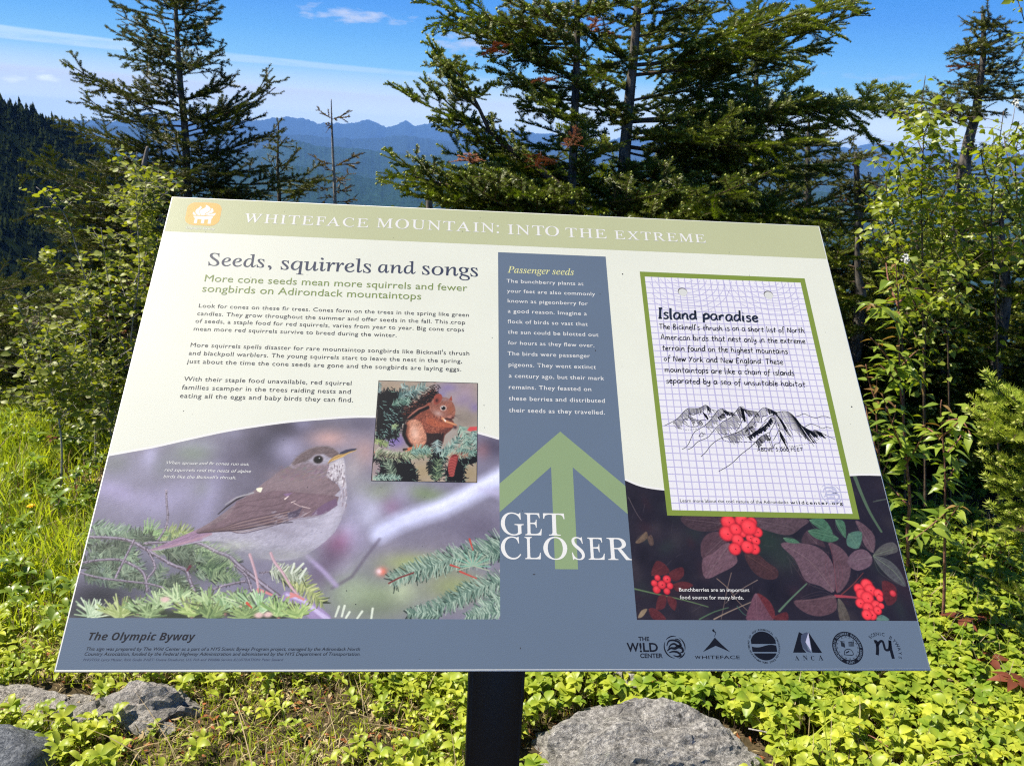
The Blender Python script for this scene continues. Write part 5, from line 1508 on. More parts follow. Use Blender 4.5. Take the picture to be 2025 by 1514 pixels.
def soil_material():
    m, t, b = material('forest_floor', (0.05, 0.035, 0.02, 1), 0.95, 0.2)
    tc = t.n('ShaderNodeTexCoord')
    n1 = t.n('ShaderNodeTexNoise', {0: tc.outputs['Object'], 'Scale': 14.0, 'Detail': 8.0, 'Roughness': .7}).outputs[0]
    n2 = t.n('ShaderNodeTexNoise', {0: tc.outputs['Object'], 'Scale': 2.5, 'Detail': 4.0}).outputs[0]
    c = t.ramp(n1, [(0.3, (0.022, 0.016, 0.010)), (0.5, (0.07, 0.045, 0.026)), (0.62, (0.15, 0.10, 0.06)), (0.8, (0.26, 0.19, 0.12))])
    c2 = t.mix(t.math('MULTIPLY', n2, .6), c, (0.035, 0.045, 0.016, 1))
    # far away the ground is forest
    dist = t.n('ShaderNodeVectorMath', {0: tc.outputs['Object']}, operation='LENGTH').outputs['Value']
    f = t.math('MULTIPLY', t.math('SUBTRACT', dist, 9.0), 0.08, clamp=True)
    n3 = t.n('ShaderNodeTexNoise', {0: tc.outputs['Object'], 'Scale': .02, 'Detail': 9.0, 'Roughness': .75}).outputs[0]
    fc = t.ramp(n3, [(0.35, (0.012, 0.026, 0.010)), (0.5, (0.025, 0.052, 0.014)), (0.65, (0.05, 0.09, 0.022))])
    t.put(b, 'Base Color', t.mix(f, c2, fc))
    add_bump(t, b, n1, .7, .03)
    return m


def build_ground():
    na = 288
    rr = np.concatenate([[0.35], 0.35*np.power(1.045, np.arange(1, 275))])
    rr = rr[rr < 31000]
    a = np.linspace(0, 2*np.pi, na, endpoint=False)
    X = np.outer(rr, np.sin(a)); Y = np.outer(rr, np.cos(a))+1.5
    Z = ground_h(X, Y)
    V = np.stack([X, Y, Z], -1).reshape(-1, 3)
    V = np.vstack([V, [[0, 1.5, gz(0, 1.5)]]])
    n = len(rr)
    i = np.arange(n-1)[:, None]; j = np.arange(na)[None]; jn = (j+1) % na
    Q = np.stack([i*na+j, (i+1)*na+j, (i+1)*na+jn, i*na+jn], -1).reshape(-1, 4)
    T = [[n*na, k, (k+1) % na] for k in range(na)]
    o = link('ground', np_mesh('ground', V, T, Q, smooth=True), None, (soil_material(),))
    tag(o, kind='structure')


build_ground()


def far_forest_mat(name, base, scale):
    m, t, b = material(name, base, 1.0, 0.0)
    tc = t.n('ShaderNodeTexCoord')
    n = t.n('ShaderNodeTexNoise', {0: tc.outputs['Object'], 'Scale': scale, 'Detail': 10.0, 'Roughness': .7}).outputs[0]
    dk = tuple(c*.5 for c in base[:3]); lt = tuple(c*1.7 for c in base[:3])
    t.put(b, 'Base Color', t.ramp(n, [(0.3, dk), (0.5, base[:3]), (0.7, lt)]))
    return m


def mountain_range(prof, D, depth, seed, base, rough_amp, label):
    """ridge whose crest follows measured bearings and heights, with a flank towards us and one behind"""
    A = np.array([px_azel(x, y) for x, y in prof])
    az = np.concatenate([np.linspace(A[0, 0]-75, A[0, 0]-6.1, 260), np.linspace(A[0, 0]-6, A[-1, 0]+6, 1100), np.linspace(A[-1, 0]+6.1, A[-1, 0]+75, 260)])
    el = np.interp(az, A[:, 0], A[:, 1])
    out = (az < A[0, 0]) | (az > A[-1, 0])
    el = el*np.clip(1-(np.maximum(A[0, 0]-az, 0)+np.maximum(az-A[-1, 0], 0)-20)/60, .2, 1)+np.where(out, .5*vnoise(az*.25+seed*9, az*0+seed), 0)
    el = el+0.05*vnoise(az*2.1+seed, az*0+3)+0.035*vnoise(az*6+seed, az*0+9)+.015*vnoise(az*15, az*0+seed)
    a = np.radians(az)
    zc = CAMZ+D*np.tan(np.radians(el))
    rows = []
    for k, f in enumerate(np.concatenate([np.linspace(-1, 0, 44), np.linspace(.1, 1, 8)])):
        w = 1-np.abs(f)
        r = D+f*depth
        low = -800.0 if D < 26000 else -500.0
        base_z = low+(zc-low)*w**1.25
        xs, ys = r*np.sin(a), r*np.cos(a)
        rid = fbm(xs/rough_amp/6+seed, ys/rough_amp/9, 5, True)
        z = base_z+rough_amp*(rid-.3)*np.sin(np.pi*np.clip(w, 0, 1))**.8*(1-0.0*w) if w < 1 else base_z
        if 0 < w < 1: z = np.minimum(z, CAMZ+(zc-CAMZ)*r/D-rough_amp*.02)
        rows.append(np.stack([xs, ys, z], -1))
    V = np.array(rows); n, m_ = V.shape[:2]
    i = np.arange(n-1)[:, None]; j = np.arange(m_-1)[None]
    Q = np.stack([i*m_+j, i*m_+j+1, (i+1)*m_+j+1, (i+1)*m_+j], -1).reshape(-1, 4)
    o = link('mountain_range', np_mesh('mountain_range', V.reshape(-1, 3), None, Q, smooth=True), None, (far_forest_mat('mountain_forest', base, 6.0/rough_amp),))
    tag(o, label=label, kind='structure')


R1 = [(-60, 246), (60, 243), (110, 238), (162, 237), (193, 238), (221, 242), (260, 232), (297, 222), (340, 236), (380, 242), (453, 238), (484, 240), (511, 238), (532, 235), (560, 232), (581, 231), (608, 237), (629, 246), (643, 242), (691, 245), (700, 243.7), (715, 238), (730, 236),
      (745, 242), (764, 251), (786, 246.6), (802.5, 239), (822, 249.6), (848.6, 243.7), (908, 245), (960, 256), (1050, 262), (1120, 268), (1170, 288), (1230, 270), (1340, 276), (1450, 270), (1599, 287), (1640, 287), (1681, 293), (1725.6, 282), (1746, 288.5), (1787, 287), (1807, 293), (1900, 300), (2060, 306)]
R2 = [(100, 262), (166, 251), (207, 247), (276, 252), (360, 262), (449, 268), (520, 262), (600, 268), (700, 275), (800, 268), (900, 282), (1100, 290), (1400, 304), (1599, 293), (1660, 293), (1730, 311), (1811, 346), (1900, 362), (2025, 384)]
R3 = [(250, 345), (420, 315), (520, 294), (580, 278), (640, 290), (724, 294), (819, 309), (908, 305), (1100, 322), (1400, 334), (1700, 352), (1900, 347), (2050, 352)]
R4 = [(100, 420), (400, 352), (500, 335), (560, 325), (700, 344), (759, 357), (900, 374), (1200, 384), (1500, 372), (1700, 384), (1850, 388), (2050, 402)]
mountain_range(R1, 27000, 5200, 1, (0.016, 0.026, 0.020, 1), 560, 'farthest blue jagged mountain range on the skyline')
mountain_range(R2, 18000, 4200, 2, (0.015, 0.026, 0.018, 1), 460, 'second hazy blue mountain ridge below the skyline')
mountain_range(R3, 11000, 3600, 3, (0.016, 0.034, 0.016, 1), 320, 'green blue rounded ridge in the middle distance')
mountain_range(R4, 6800, 2600, 4, (0.014, 0.032, 0.014, 1), 230, 'nearest low forested ridge above the valley')


def build_hillside():
    prof = [(-700, -40), (-300, 105), (-120, 165), (0, 205), (40, 218), (80, 233), (120, 251), (160, 272), (200, 300), (260, 345), (330, 395), (430, 460), (560, 540), (760, 640), (1000, 760)]
    A = np.array([px_azel(x, y) for x, y in prof])
    az = np.linspace(A[0, 0], A[-1, 0], 160)
    el = np.interp(az, A[:, 0], A[:, 1]); a = np.radians(az)
    rows = []
    Ds = np.linspace(620, 120, 30)
    for k, D in enumerate(Ds):
        f = k/29
        zc = CAMZ+620*np.tan(np.radians(el))
        zf = -0.42*(D-6)-25
        z = zc*(1-f)+zf*f if False else zc-(zc-zf)*f**1.0
        z = z+(9*fbm(D/40.+0*a, az/3., 4, True)*np.sin(np.pi*f))
        rows.append(np.stack([D*np.sin(a), D*np.cos(a), z], -1))
    V = np.array(rows)
    bk = V[0].copy(); bk[:, 0] *= 1.5; bk[:, 1] *= 1.5; bk[:, 2] -= 220
    V = np.concatenate([bk[None], V]); n, m_ = V.shape[:2]
    i = np.arange(n-1)[:, None]; j = np.arange(m_-1)[None]
    Q = np.stack([i*m_+j, i*m_+j+1, (i+1)*m_+j+1, (i+1)*m_+j], -1).reshape(-1, 4)
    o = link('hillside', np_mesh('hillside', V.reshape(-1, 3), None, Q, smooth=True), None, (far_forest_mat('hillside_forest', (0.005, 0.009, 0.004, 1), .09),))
    tag(o, label='dark shaded forest hillside falling to the right', kind='structure')
    # conifers covering it: jagged stacked cones, one mass
    r = np.random.default_rng(12)
    N = 9000
    fi = r.random(N)**1.35*(n-2)+1; fj = r.random(N)*(m_-1)
    fi[:900] = 1+r.random(900)*.5
    i0 = np.clip(fi.astype(int), 1, n-2); j0 = np.clip(fj.astype(int), 0, m_-2); u = (fi-i0)[:, None]; v = (fj-j0)[:, None]
    P0 = (V[i0, j0]*(1-u)+V[i0+1, j0]*u)*(1-v)+(V[i0, j0+1]*(1-u)+V[i0+1, j0+1]*u)*v
    H = r.uniform(2.5, 7.5, N)*(1+.35*(r.random(N) < .08)); W = H*r.uniform(.20, .36, N)
    Vs = []; Ts = []; base = 0
    K = 7
    for lev, (z0, z1, w) in enumerate(((0.08, .55, 1.0), (.35, .8, .7), (.62, 1.05, .42))):
        an = np.linspace(0, 2*np.pi, K, endpoint=False)[None]+r.random((N, 1))*6
        rw = W[:, None]*w*(0.75+.5*r.random((N, K)))
        ringv = np.stack([P0[:, None, 0]+rw*np.cos(an), P0[:, None, 1]+rw*np.sin(an), P0[:, None, 2]+(z0*H)[:, None]+.05*H[:, None]*(r.random((N, K))-.5)], -1)
        top = np.stack([P0[:, 0], P0[:, 1], P0[:, 2]+z1*H], -1)[:, None]
        vv = np.concatenate([ringv, top], 1)
        Vs.append(vv.reshape(-1, 3))
        b0 = base+np.arange(N)[:, None]*(K+1); k = np.arange(K)[None]
        Ts.append(np.stack([b0+k, b0+(k+1) % K, np.broadcast_to(b0+K, (N, K))], -1).reshape(-1, 3))
        base += N*(K+1)
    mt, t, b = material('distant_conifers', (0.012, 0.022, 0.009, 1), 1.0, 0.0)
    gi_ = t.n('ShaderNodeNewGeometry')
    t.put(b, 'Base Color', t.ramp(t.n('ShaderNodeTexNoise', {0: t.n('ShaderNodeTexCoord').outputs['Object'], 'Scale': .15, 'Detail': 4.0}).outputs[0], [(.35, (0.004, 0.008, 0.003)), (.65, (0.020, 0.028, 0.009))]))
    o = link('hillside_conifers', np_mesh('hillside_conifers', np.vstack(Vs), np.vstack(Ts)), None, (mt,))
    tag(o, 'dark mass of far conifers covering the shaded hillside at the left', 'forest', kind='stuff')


build_hillside()


def build_haze():
    s = Soup()
    s.box(-33500, 33500, -33000, 33500, -1000, 900)
    m = bpy.data.materials.new('thin_air')
    m.use_nodes = True
    nt = m.node_tree; nt.nodes.clear()
    t = NT(nt)
    v = t.n('ShaderNodeVolumePrincipled', {'Color': (0.20, 0.44, 1.0, 1), 'Density': HAZE_D, 'Anisotropy': 0.0})
    o_ = t.n('ShaderNodeOutputMaterial')
    nt.links.new(v.outputs[0], o_.inputs['Volume'])
    o = link('haze', s.build('haze'), None, (m,))
    tag(o, label='thin blue air over the valley', kind='stuff')


HAZE_D = 4.4e-5
build_haze()
# ------------------------------------------------------------------ plant materials
def leaf_material(name, col, col2, trans=0.35, rough=0.45, spec=0.4, tcol=None, scale=30.0, objvar=0.25):
    m = bpy.data.materials.new(name)
    m.use_nodes = True
    nt = m.node_tree
    t = NT(nt)
    b = nt.nodes['Principled BSDF']; out = nt.nodes['Material Output']
    tc = t.n('ShaderNodeTexCoord'); oi = t.n('ShaderNodeObjectInfo')
    geo = t.n('ShaderNodeNewGeometry')
    n = t.n('ShaderNodeTexNoise', {0: geo.outputs['Position'], 'Scale': scale, 'Detail': 3.0}).outputs[0]
    f = t.math('ADD', t.math('MULTIPLY', t.math('SUBTRACT', n, .5), 2.2), t.math('MULTIPLY', oi.outputs['Random'], objvar*2))
    f = t.math('ADD', f, .5-objvar, clamp=True)
    c = t.mix(f, (*col[:3], 1), (*col2[:3], 1))
    t.put(b, 'Base Color', c)
    b.inputs['Roughness'].default_value = rough
    b.inputs['Specular IOR Level'].default_value = spec
    tr = t.n('ShaderNodeBsdfTranslucent')
    tcm = t.mix(1.0, c, (*(tcol or (1.5, 1.5, .5)), 1), 'MULTIPLY')
    t.put(tr, 0, tcm)
    mx = t.n('ShaderNodeMixShader', {0: trans})
    nt.links.new(b.outputs[0], mx.inputs[1]); nt.links.new(tr.outputs[0], mx.inputs[2])
    nt.links.new(mx.outputs[0], out.inputs[0])
    return m


def bark_material(name, c0, c1, scale=60.0):
    m, t, b = material(name, c0, .9, .2)
    tc = t.n('ShaderNodeTexCoord')
    mp = t.n('ShaderNodeMapping', {0: tc.outputs['Object']}); mp.inputs['Scale'].default_value = (1, 1, .35)
    n = t.n('ShaderNodeTexNoise', {0: mp, 'Scale': scale, 'Detail': 6.0, 'Roughness': .7}).outputs[0]
    t.put(b, 'Base Color', t.ramp(n, [(.35, c0), (.62, c1)]))
    add_bump(t, b, n, .6, .004)
    return m


m_bark = bark_material('grey_conifer_bark', (0.020, 0.017, 0.015), (0.20, 0.18, 0.16), 38)
m_twig = bark_material('brown_twig_bark', (0.05, 0.035, 0.025), (0.16, 0.11, 0.08), 120)
m_redstem = bark_material('red_brown_stem', (0.12, 0.045, 0.03), (0.30, 0.15, 0.11), 150)
m_greystem = bark_material('pale_grey_stem', (0.16, 0.14, 0.125), (0.42, 0.39, 0.36), 150)
m_fir = leaf_material('fir_needles', (0.070, 0.102, 0.010), (0.18, 0.21, 0.020), .30, .42, .45, (1.3, 1.5, .5), 9)
m_spruce = leaf_material('spruce_needles', (0.044, 0.062, 0.010), (0.115, 0.130, 0.020), .24, .5, .4, (1.4, 1.5, .5), 9)
m_dead = leaf_material('rusty_dead_needles', (0.20, 0.055, 0.02), (0.34, 0.13, 0.05), .15, .7, .2, (1, 1, 1), 20)
m_brown = leaf_material('brownish_sapling_needles', (0.13, 0.10, 0.035), (0.24, 0.17, 0.07), .2, .6, .3, (1.2, 1.2, .6), 20)
m_bud = leaf_material('lime_buds', (0.30, 0.36, 0.06), (0.48, 0.50, 0.14), .3, .5, .3, (1.1, 1.1, .5), 60)
m_newfir = leaf_material('fresh_fir_needles', (0.22, 0.31, 0.035), (0.42, 0.48, 0.07), .35, .45, .3, (1.2, 1.2, .5), 60)
m_cherry = leaf_material('cherry_leaves', (0.13, 0.21, 0.028), (0.31, 0.39, 0.055), .42, .36, .5, (1.5, 1.5, .5), 12)
m_cherryred = leaf_material('young_reddish_leaves', (0.22, 0.12, 0.05), (0.30, 0.20, 0.07), .35, .4, .45, (1.4, 1.2, .5), 12)
m_birch = leaf_material('birch_leaves', (0.145, 0.205, 0.024), (0.34, 0.39, 0.05), .42, .4, .45, (1.4, 1.4, .4), 8)
m_willow = leaf_material('willow_leaves', (0.12, 0.155, 0.02), (0.33, 0.36, 0.05), .38, .48, .45, (1.5, 1.5, .5), 8)
m_bunch = leaf_material('bunchberry_leaves', (0.20, 0.31, 0.03), (0.58, 0.60, 0.07), .42, .42, .4, (1.2, 1.2, .35), 16)
m_clint = leaf_material('broad_glossy_leaves', (0.09, 0.16, 0.03), (0.18, 0.27, 0.05), .4, .25, .6, (1.6, 1.6, .5), 10)
m_red = leaf_material('bronze_red_leaves', (0.12, 0.035, 0.022), (0.24, 0.075, 0.04), .3, .35, .5, (1.5, 1.0, .7), 10)
m_grass = leaf_material('grass_blades', (0.26, 0.34, 0.03), (0.54, 0.60, 0.08), .48, .45, .35, (1.3, 1.3, .4), 6)
m_straw = leaf_material('dry_straw', (0.32, 0.24, 0.12), (0.55, 0.45, 0.27), .2, .7, .2, (1, 1, .8), 6)
m_flower, _, _ = material('white_petals', srgb(240, 238, 225), .6)
m_yellowpetal, _, _ = material('yellow_petals', srgb(250, 196, 20), .6)


def frame_to(a, b, roll=0.0):
    """matrix: +X along a->b, +Z as close to world up as possible"""
    a, b = Vector(a), Vector(b)
    x = (b-a).normalized()
    up = Vector((0, 0, 1)) if abs(x.z) < .97 else Vector((0, 1, 0))
    y = up.cross(x).normalized(); z = x.cross(y)
    M = Matrix(((x.x, y.x, z.x, a.x), (x.y, y.y, z.y, a.y), (x.z, y.z, z.z, a.z), (0, 0, 0, 1)))
    return M @ Matrix.Rotation(roll, 4, 'X')


def conifer_branch(seed, L, kind='fir', need=0.017, dens=1.0, bare=0.10, bud=.5):
    """one branch: bark axis, side sprays and needles, lying in its own XY plane"""
    r = np.random.default_rng(seed)
    tw = []      # polylines (points, radius0, radius1, needled)
    sag = r.uniform(-.02, .05)*L
    x = np.linspace(0, 1, 14)
    ax = np.stack([x*L, .035*L*np.sin(x*5+r.random()*6)*x, -sag*np.sin(x*np.pi)+.08*L*(x**2.5)-.08*L*x*0+.012*L*np.sin(x*9+r.random()*6)*x], -1)
    ax[:, 2] -= x*ax[-1, 2]*.75
    tw.append((ax, .0065*L+.0016, .0014, bare))
    sp = (.052 if kind == 'fir' else .06)
    pos = bare*L+.02
    side = 1
    while pos < L*.97:
        f = pos/L
        for s_ in ((1, -1) if r.random() < .75 else (side,)):
            l = ((.37 if kind == 'fir' else .43)*L*(1-f)**.8+.05)*r.uniform(.45, 1.15)
            l = min(l, .30)
            th = rad(r.uniform(42, 62))*s_
            base = np.array([np.interp(f, x, ax[:, k]) for k in range(3)])
            n = 6; q = np.linspace(0, 1, n)
            dz = r.normal()*.30+(.12 if kind == 'spruce' else .05)
            d = np.array([math.cos(th), math.sin(th), dz]); d /= np.linalg.norm(d)
            bend = np.array([.35*abs(math.sin(th)), -.25*math.sin(th), r.uniform(-.25, .1)])
            pl = base+np.outer(q*l, d)+np.outer(q**2*l*.5, bend)
            tw.append((pl, .0018+.002*l, .0011, .04))
            p2 = .05*r.uniform(.6, 1.2)
            while p2 < l*.93 and l > .075:
                g = p2/l
                for s2 in (1, -1):
                    if r.random() < .2: continue
                    l2 = min((.42*l*(1-g)+.03)*r.uniform(.6, 1.1), .15)
                    b2 = np.array([np.interp(g, q, pl[:, k]) for k in range(3)])
                    dd = pl[-1]-pl[0]; dd /= np.linalg.norm(dd)
                    lat = np.cross([0, 0, 1], dd); lat /= np.linalg.norm(lat)+1e-9
                    a2 = rad(r.uniform(38, 58))
                    d2 = dd*math.cos(a2)+lat*s2*math.sin(a2)+np.array([0, 0, r.normal()*.22])
                    q3 = np.linspace(0, 1, 4)[:, None]
                    tw.append((b2+q3*l2*d2, .0014, .001, 0.0))
                p2 += .036*r.uniform(.7, 1.3)
        pos += sp*r.uniform(.7, 1.25)
        side = -side
    s = Soup()
    for pl, r0, r1, bare_ in tw:
        s.tube(pl, np.linspace(r0, r1, len(pl)), 5 if r0 > .003 else 3, 0)
        Ls = np.linalg.norm(np.diff(pl, axis=0), axis=1); tot = Ls.sum(); cum = np.concatenate([[0], np.cumsum(Ls)])
        N = int(tot*1900*dens)
        d = bare_*tot+np.sort(r.random(N))*(1-bare_)*tot
        P0 = np.stack([np.interp(d, cum, pl[:, k]) for k in range(3)], -1)
        idx = np.clip(np.searchsorted(cum, d, 'right')-1, 0, len(pl)-2)
        T = np.diff(pl, axis=0)[idx]; T /= np.linalg.norm(T, axis=1)[:, None]
        up = np.array([0, 0, 1.0])
        Bv = np.cross(T, up); Bv /= np.linalg.norm(Bv, axis=1)[:, None]+1e-9; Cv = np.cross(Bv, T)
        if kind == 'fir':
            an = r.uniform(-20, 200, N)
            an = np.where(r.random(N) < .6, np.where(r.random(N) < .5, r.normal(12, 22, N), r.normal(168, 22, N)), an)
        else:
            an = r.uniform(-60, 240, N)
        an = np.radians(an)
        R = np.cos(an)[:, None]*Bv+np.sin(an)[:, None]*Cv
        fw = r.uniform(.35, .95, N)[:, None]
        D = R+T*fw; D /= np.linalg.norm(D, axis=1)[:, None]
        ln = need*r.uniform(.7, 1.15, N)*np.where(d > tot*.93, .75, 1)
        Wd = np.cross(D, R+.01); Wd /= np.linalg.norm(Wd, axis=1)[:, None]+1e-9
        w = (.0011 if kind == 'fir' else .0009)
        a, b_, c = P0+Wd*w, P0-Wd*w, P0+D*ln[:, None]
        # slim kite: widest a third of the way out
        mid = P0+D*(ln*.45)[:, None]
        V = np.stack([P0, mid+Wd*w, c, mid-Wd*w], 1).reshape(-1, 3)
        k = np.arange(N)[:, None]*4
        s.add(V, None, np.hstack([k, k+1, k+2, k+3]), 1)
        if r.random() < bud:
            e = pl[-1]; q = (.0042 if kind == 'fir' else .0018)*r.uniform(.8, 1.5)
            td = pl[-1]-pl[-2]; td /= np.linalg.norm(td)
            O = np.array([[q, 0, 0], [-q, 0, 0], [0, q, 0], [0, -q, 0], [0, 0, q], [0, 0, -q]])+e+td*q*1.2
            O[0] += td*q*.0
            s.add(O, [(0, 2, 4), (2, 1, 4), (1, 3, 4), (3, 0, 4), (2, 0, 5), (1, 2, 5), (3, 1, 5), (0, 3, 5)], None, 2)
    return s.build(kind+'_branch')


BR = {}
def branch_meshes(kind, lens, mats, **kw):
    for L in lens:
        for v in range(3):
            me = conifer_branch(hash((kind[0], int(L*100), v)) % 9999 if False else int(L*1000)+v*77+len(kind), L, kind.split('_')[0], **kw)
            for m in mats: me.materials.append(m)
            BR.setdefault(kind, []).append((L, me))


branch_meshes('fir', (.28, .5, .8, 1.1), (m_twig, m_fir, m_bud), need=.0165, bud=.8)
branch_meshes('spruce', (.2, .36, .6, .85), (m_twig, m_spruce, m_bud), need=.0125, dens=.95, bud=.5)
branch_meshes('fir_dead', (.22, .4), (m_twig, m_dead, m_dead), need=.014, dens=.5, bud=0)
branch_meshes('fir_brown', (.14, .24), (m_twig, m_brown, m_brown), need=.012, dens=.8, bud=0)
branch_meshes('fir_fresh', (.34, .55), (m_twig, m_newfir, m_bud), need=.019, dens=1.0, bud=1.0)


def put_branch(parent, kind, a, b, roll=None, origin=None):
    a, b = Vector(a), Vector(b); d = (b-a).length
    cand = sorted(BR[kind], key=lambda q: abs(q[0]-d))
    L, me = random.choice(cand[:3])
    M = frame_to(a-parent.location, b-parent.location, random.uniform(-.35, .35) if roll is None else roll)
    sc = d/L
    o = bpy.data.objects.new('branch', me)
    COL.objects.link(o); o.parent = parent
    o.matrix_local = M @ Matrix.Diagonal((sc, max(.75, min(sc, 1.25)), max(.75, min(sc, 1.25)), 1))
    return o


def conifer(name, label, trunk, r0, r1, kind, crown, explicit=(), cat='tree', group=None, step=.13, per=5, zmin=.15, bark=None, seed=0, rise=.35, part_name='trunk', dead=.03, topfree=.04):
    """trunk: world points base->top; crown(h) -> branch length at height h; explicit: (base, tip) pairs"""
    rnd = random.Random(seed)
    base = Vector(trunk[0])
    root = empty(name, base); tag(root, label, cat, group)
    P_ = smooth_line([tuple(p) for p in trunk], 6)
    s = Soup(); s.tube(P_-np.array(base), np.linspace(r0, r1, len(P_)), 10, 0)
    link(part_name, s.build(part_name, True), root, (bark or m_bark,))
    for a, b in explicit:
        put_branch(root, kind, a, b)
    z = base.z+zmin; top = P_[-1][2]
    zs = P_[:, 2]
    while z < top-topfree:
        c = [float(np.interp(z, zs, P_[:, k])) for k in (0, 1)]
        a0 = rnd.random()*6.28
        for k in range(per):
            L = crown(z-base.z)*rnd.uniform(.65, 1.1)
            if L < .05: continue
            an = a0+k*6.283/per+rnd.uniform(-.35, .35)
            zz_ = z+rnd.uniform(-step*.45, step*.45)
            a = Vector((c[0], c[1], zz_)); b = a+Vector((math.cos(an)*L, math.sin(an)*L, L*rnd.uniform(rise-.22, rise+.2)))
            put_branch(root, 'fir_dead' if (rnd.random() < dead and L < .6) else kind, a, b)
        z += step*rnd.uniform(.8, 1.2)
    return root


def leaf_mesh(name, L, W, fold=.25, curl=.25, mats=(), tip=1.0, stalk=.15):
    """ovate pointed leaf along +X, folded along the midrib and drooping"""
    s = Soup()
    xs = np.array([0, .14, .32, .52, .74, 1.0]); ws = np.array([0, .62, 1.0, .86, .46, 0])*W/2
    if tip < 1: xs = np.array([0, .10, .28, .55, .82, 1.0]); ws = np.array([0, .72, 1.0, .98, .62, 0])*W/2
    X = stalk*L+xs*L
    z = -curl*L*(xs**1.8)
    mid = np.stack([X, 0*X, z], -1)
    lf = np.stack([X, ws, z+ws*fold], -1); rt = np.stack([X, -ws, z+ws*fold], -1)
    V = np.concatenate([mid, lf[1:-1], rt[1:-1]])
    n = 6
    T = [(0, 1, n), (0, n+4, 1)]; Q = []
    for i in range(3):
        Q += [(1+i, 2+i, n+1+i, n+i), (1+i, n+4+i, n+5+i, 2+i)]
    T += [(4, 5, n+3), (4, n+7, 5)]
    s.add(V, T, Q, 0)
    s.add([(0, .0006, 0), (0, -.0006, 0), (stalk*L+.002, 0, 0)], [(0, 1, 2)], None, 0)
    me = s.build(name)
    for m in mats: me.materials.append(m)
    return me


def leaf_at(parent, me, p, d, roll=0.0, sc=1.0, name='leaf'):
    p = Vector(p); q = p+Vector(d)
    o = bpy.data.objects.new(name, me)
    COL.objects.link(o); o.parent = parent
    o.matrix_local = frame_to(p-parent.location, q-parent.location, roll) @ Matrix.Scale(sc, 4)
    return o
# ------------------------------------------------------------------ trees and shrubs
def W(px, py, Y): return at(px, py, Y)
def GB(px, Y):     # point on the ground under photo column px at depth Y
    q = at(px, 700, Y); return Vector((q.x, Y, gz(q.x, Y)-.02))


def z5(x, y): return (x/2.893, y/2.893)
def z6(x, y): return (700+x/3.365, y/3.365)
def z7(x, y): return (1200+x/2.4545, y/2.4545)


def ex(lst, Y, dy=0.3, seed=0):
    r = random.Random(seed); o = []
    for b, t in lst:
        o.append((at(*b, Y), at(*t, Y+r.uniform(-dy, dy))))
    return o


# dark spruce at the left
YL = 4.2
tr = [GB(392, YL), W(385, 520, YL), W(372, 400, YL), W(366, 260, YL), W(356, 160, YL), W(350, 60, YL), W(345, -30, YL), W(344, -75, YL)]
lst = [((349, 75), (228, 30)), ((348, 40), (232, 15)), ((352, 100), (232, 73)), ((350, 30), (423, 2)), ((352, 62), (437, 24)), ((352, 95), (408, 54)), ((355, 140), (446, 93)), ((354, 130), (242, 114)), ((356, 150), (429, 119)),
       ((362, 232), (123, 121)), ((362, 250), (159, 200)), ((366, 200), (449, 145)), ((364, 195), (465, 162)), ((366, 250), (546, 157)), ((366, 262), (546, 178)), ((360, 190), (259, 175)), ((368, 270), (505, 238)), ((370, 330), (112, 237)), ((372, 300), (567, 255)),
       ((374, 340), (520, 330)), ((372, 360), (498, 390)), ((360, 210), (169, 168)), ((372, 350), (640, 352)), ((366, 290), (150, 265)), ((352, 110), (262, 90)), ((358, 170), (300, 160)), ((346, 20), (282, -20)), ((348, 20), (410, -30)),
       ((374, 380), (560, 372)), ((372, 320), (200, 330)), ((352, 90), (420, 70)), ((368, 300), (480, 300)), ((366, 240), (430, 215)), ((372, 350), (430, 330))]
conifer('spruce_tree', 'dark open spruce with upswept branches behind the left end of the sign', tr, .027, .004, 'spruce',
        lambda h: max(.09, .45-.17*max(h-.4, 0)), ex(lst, YL, .25, 1), seed=3, step=.13, per=5, rise=.40, dead=0)
# low fir below it, reaching to the left
YB = 3.9
tr = [GB(262, YB), W(268, 520, YB), W(275, 400, YB), W(285, 330, YB), W(292, 290, YB)]
lst = [((284, 380), (48, 304)), ((280, 420), (50, 420)), ((280, 400), (75, 350)), ((280, 450), (90, 460)), ((275, 500), (40, 560)), ((275, 540), (20, 600)), ((272, 580), (30, 660)), ((285, 350), (140, 330)), ((270, 620), (10, 700)), ((282, 360), (190, 300)),
       ((270, 640), (-10, 740)), ((280, 430), (120, 400)), ((270, 560), (60, 520)), ((280, 380), (400, 330)), ((268, 660), (60, 760))]
conifer('fir_tree', 'low bushy fir spreading left under the dark spruce', tr, .035, .006, 'spruce', lambda h: max(.12, .75-.40*h), ex(lst, YB, .25, 2), seed=5, step=.12, per=5, rise=.12, dead=.06)

tr = [GB(-60, 4.4), W(-55, 760, 4.4), W(-50, 640, 4.4), W(-45, 575, 4.4)]
conifer('fir_tree', 'small dark fir cut by the left edge above the grass', tr, .03, .005, 'spruce', lambda h: max(.1, .75-.45*h), seed=6, step=.11, per=6, rise=.1, zmin=.03, dead=0)
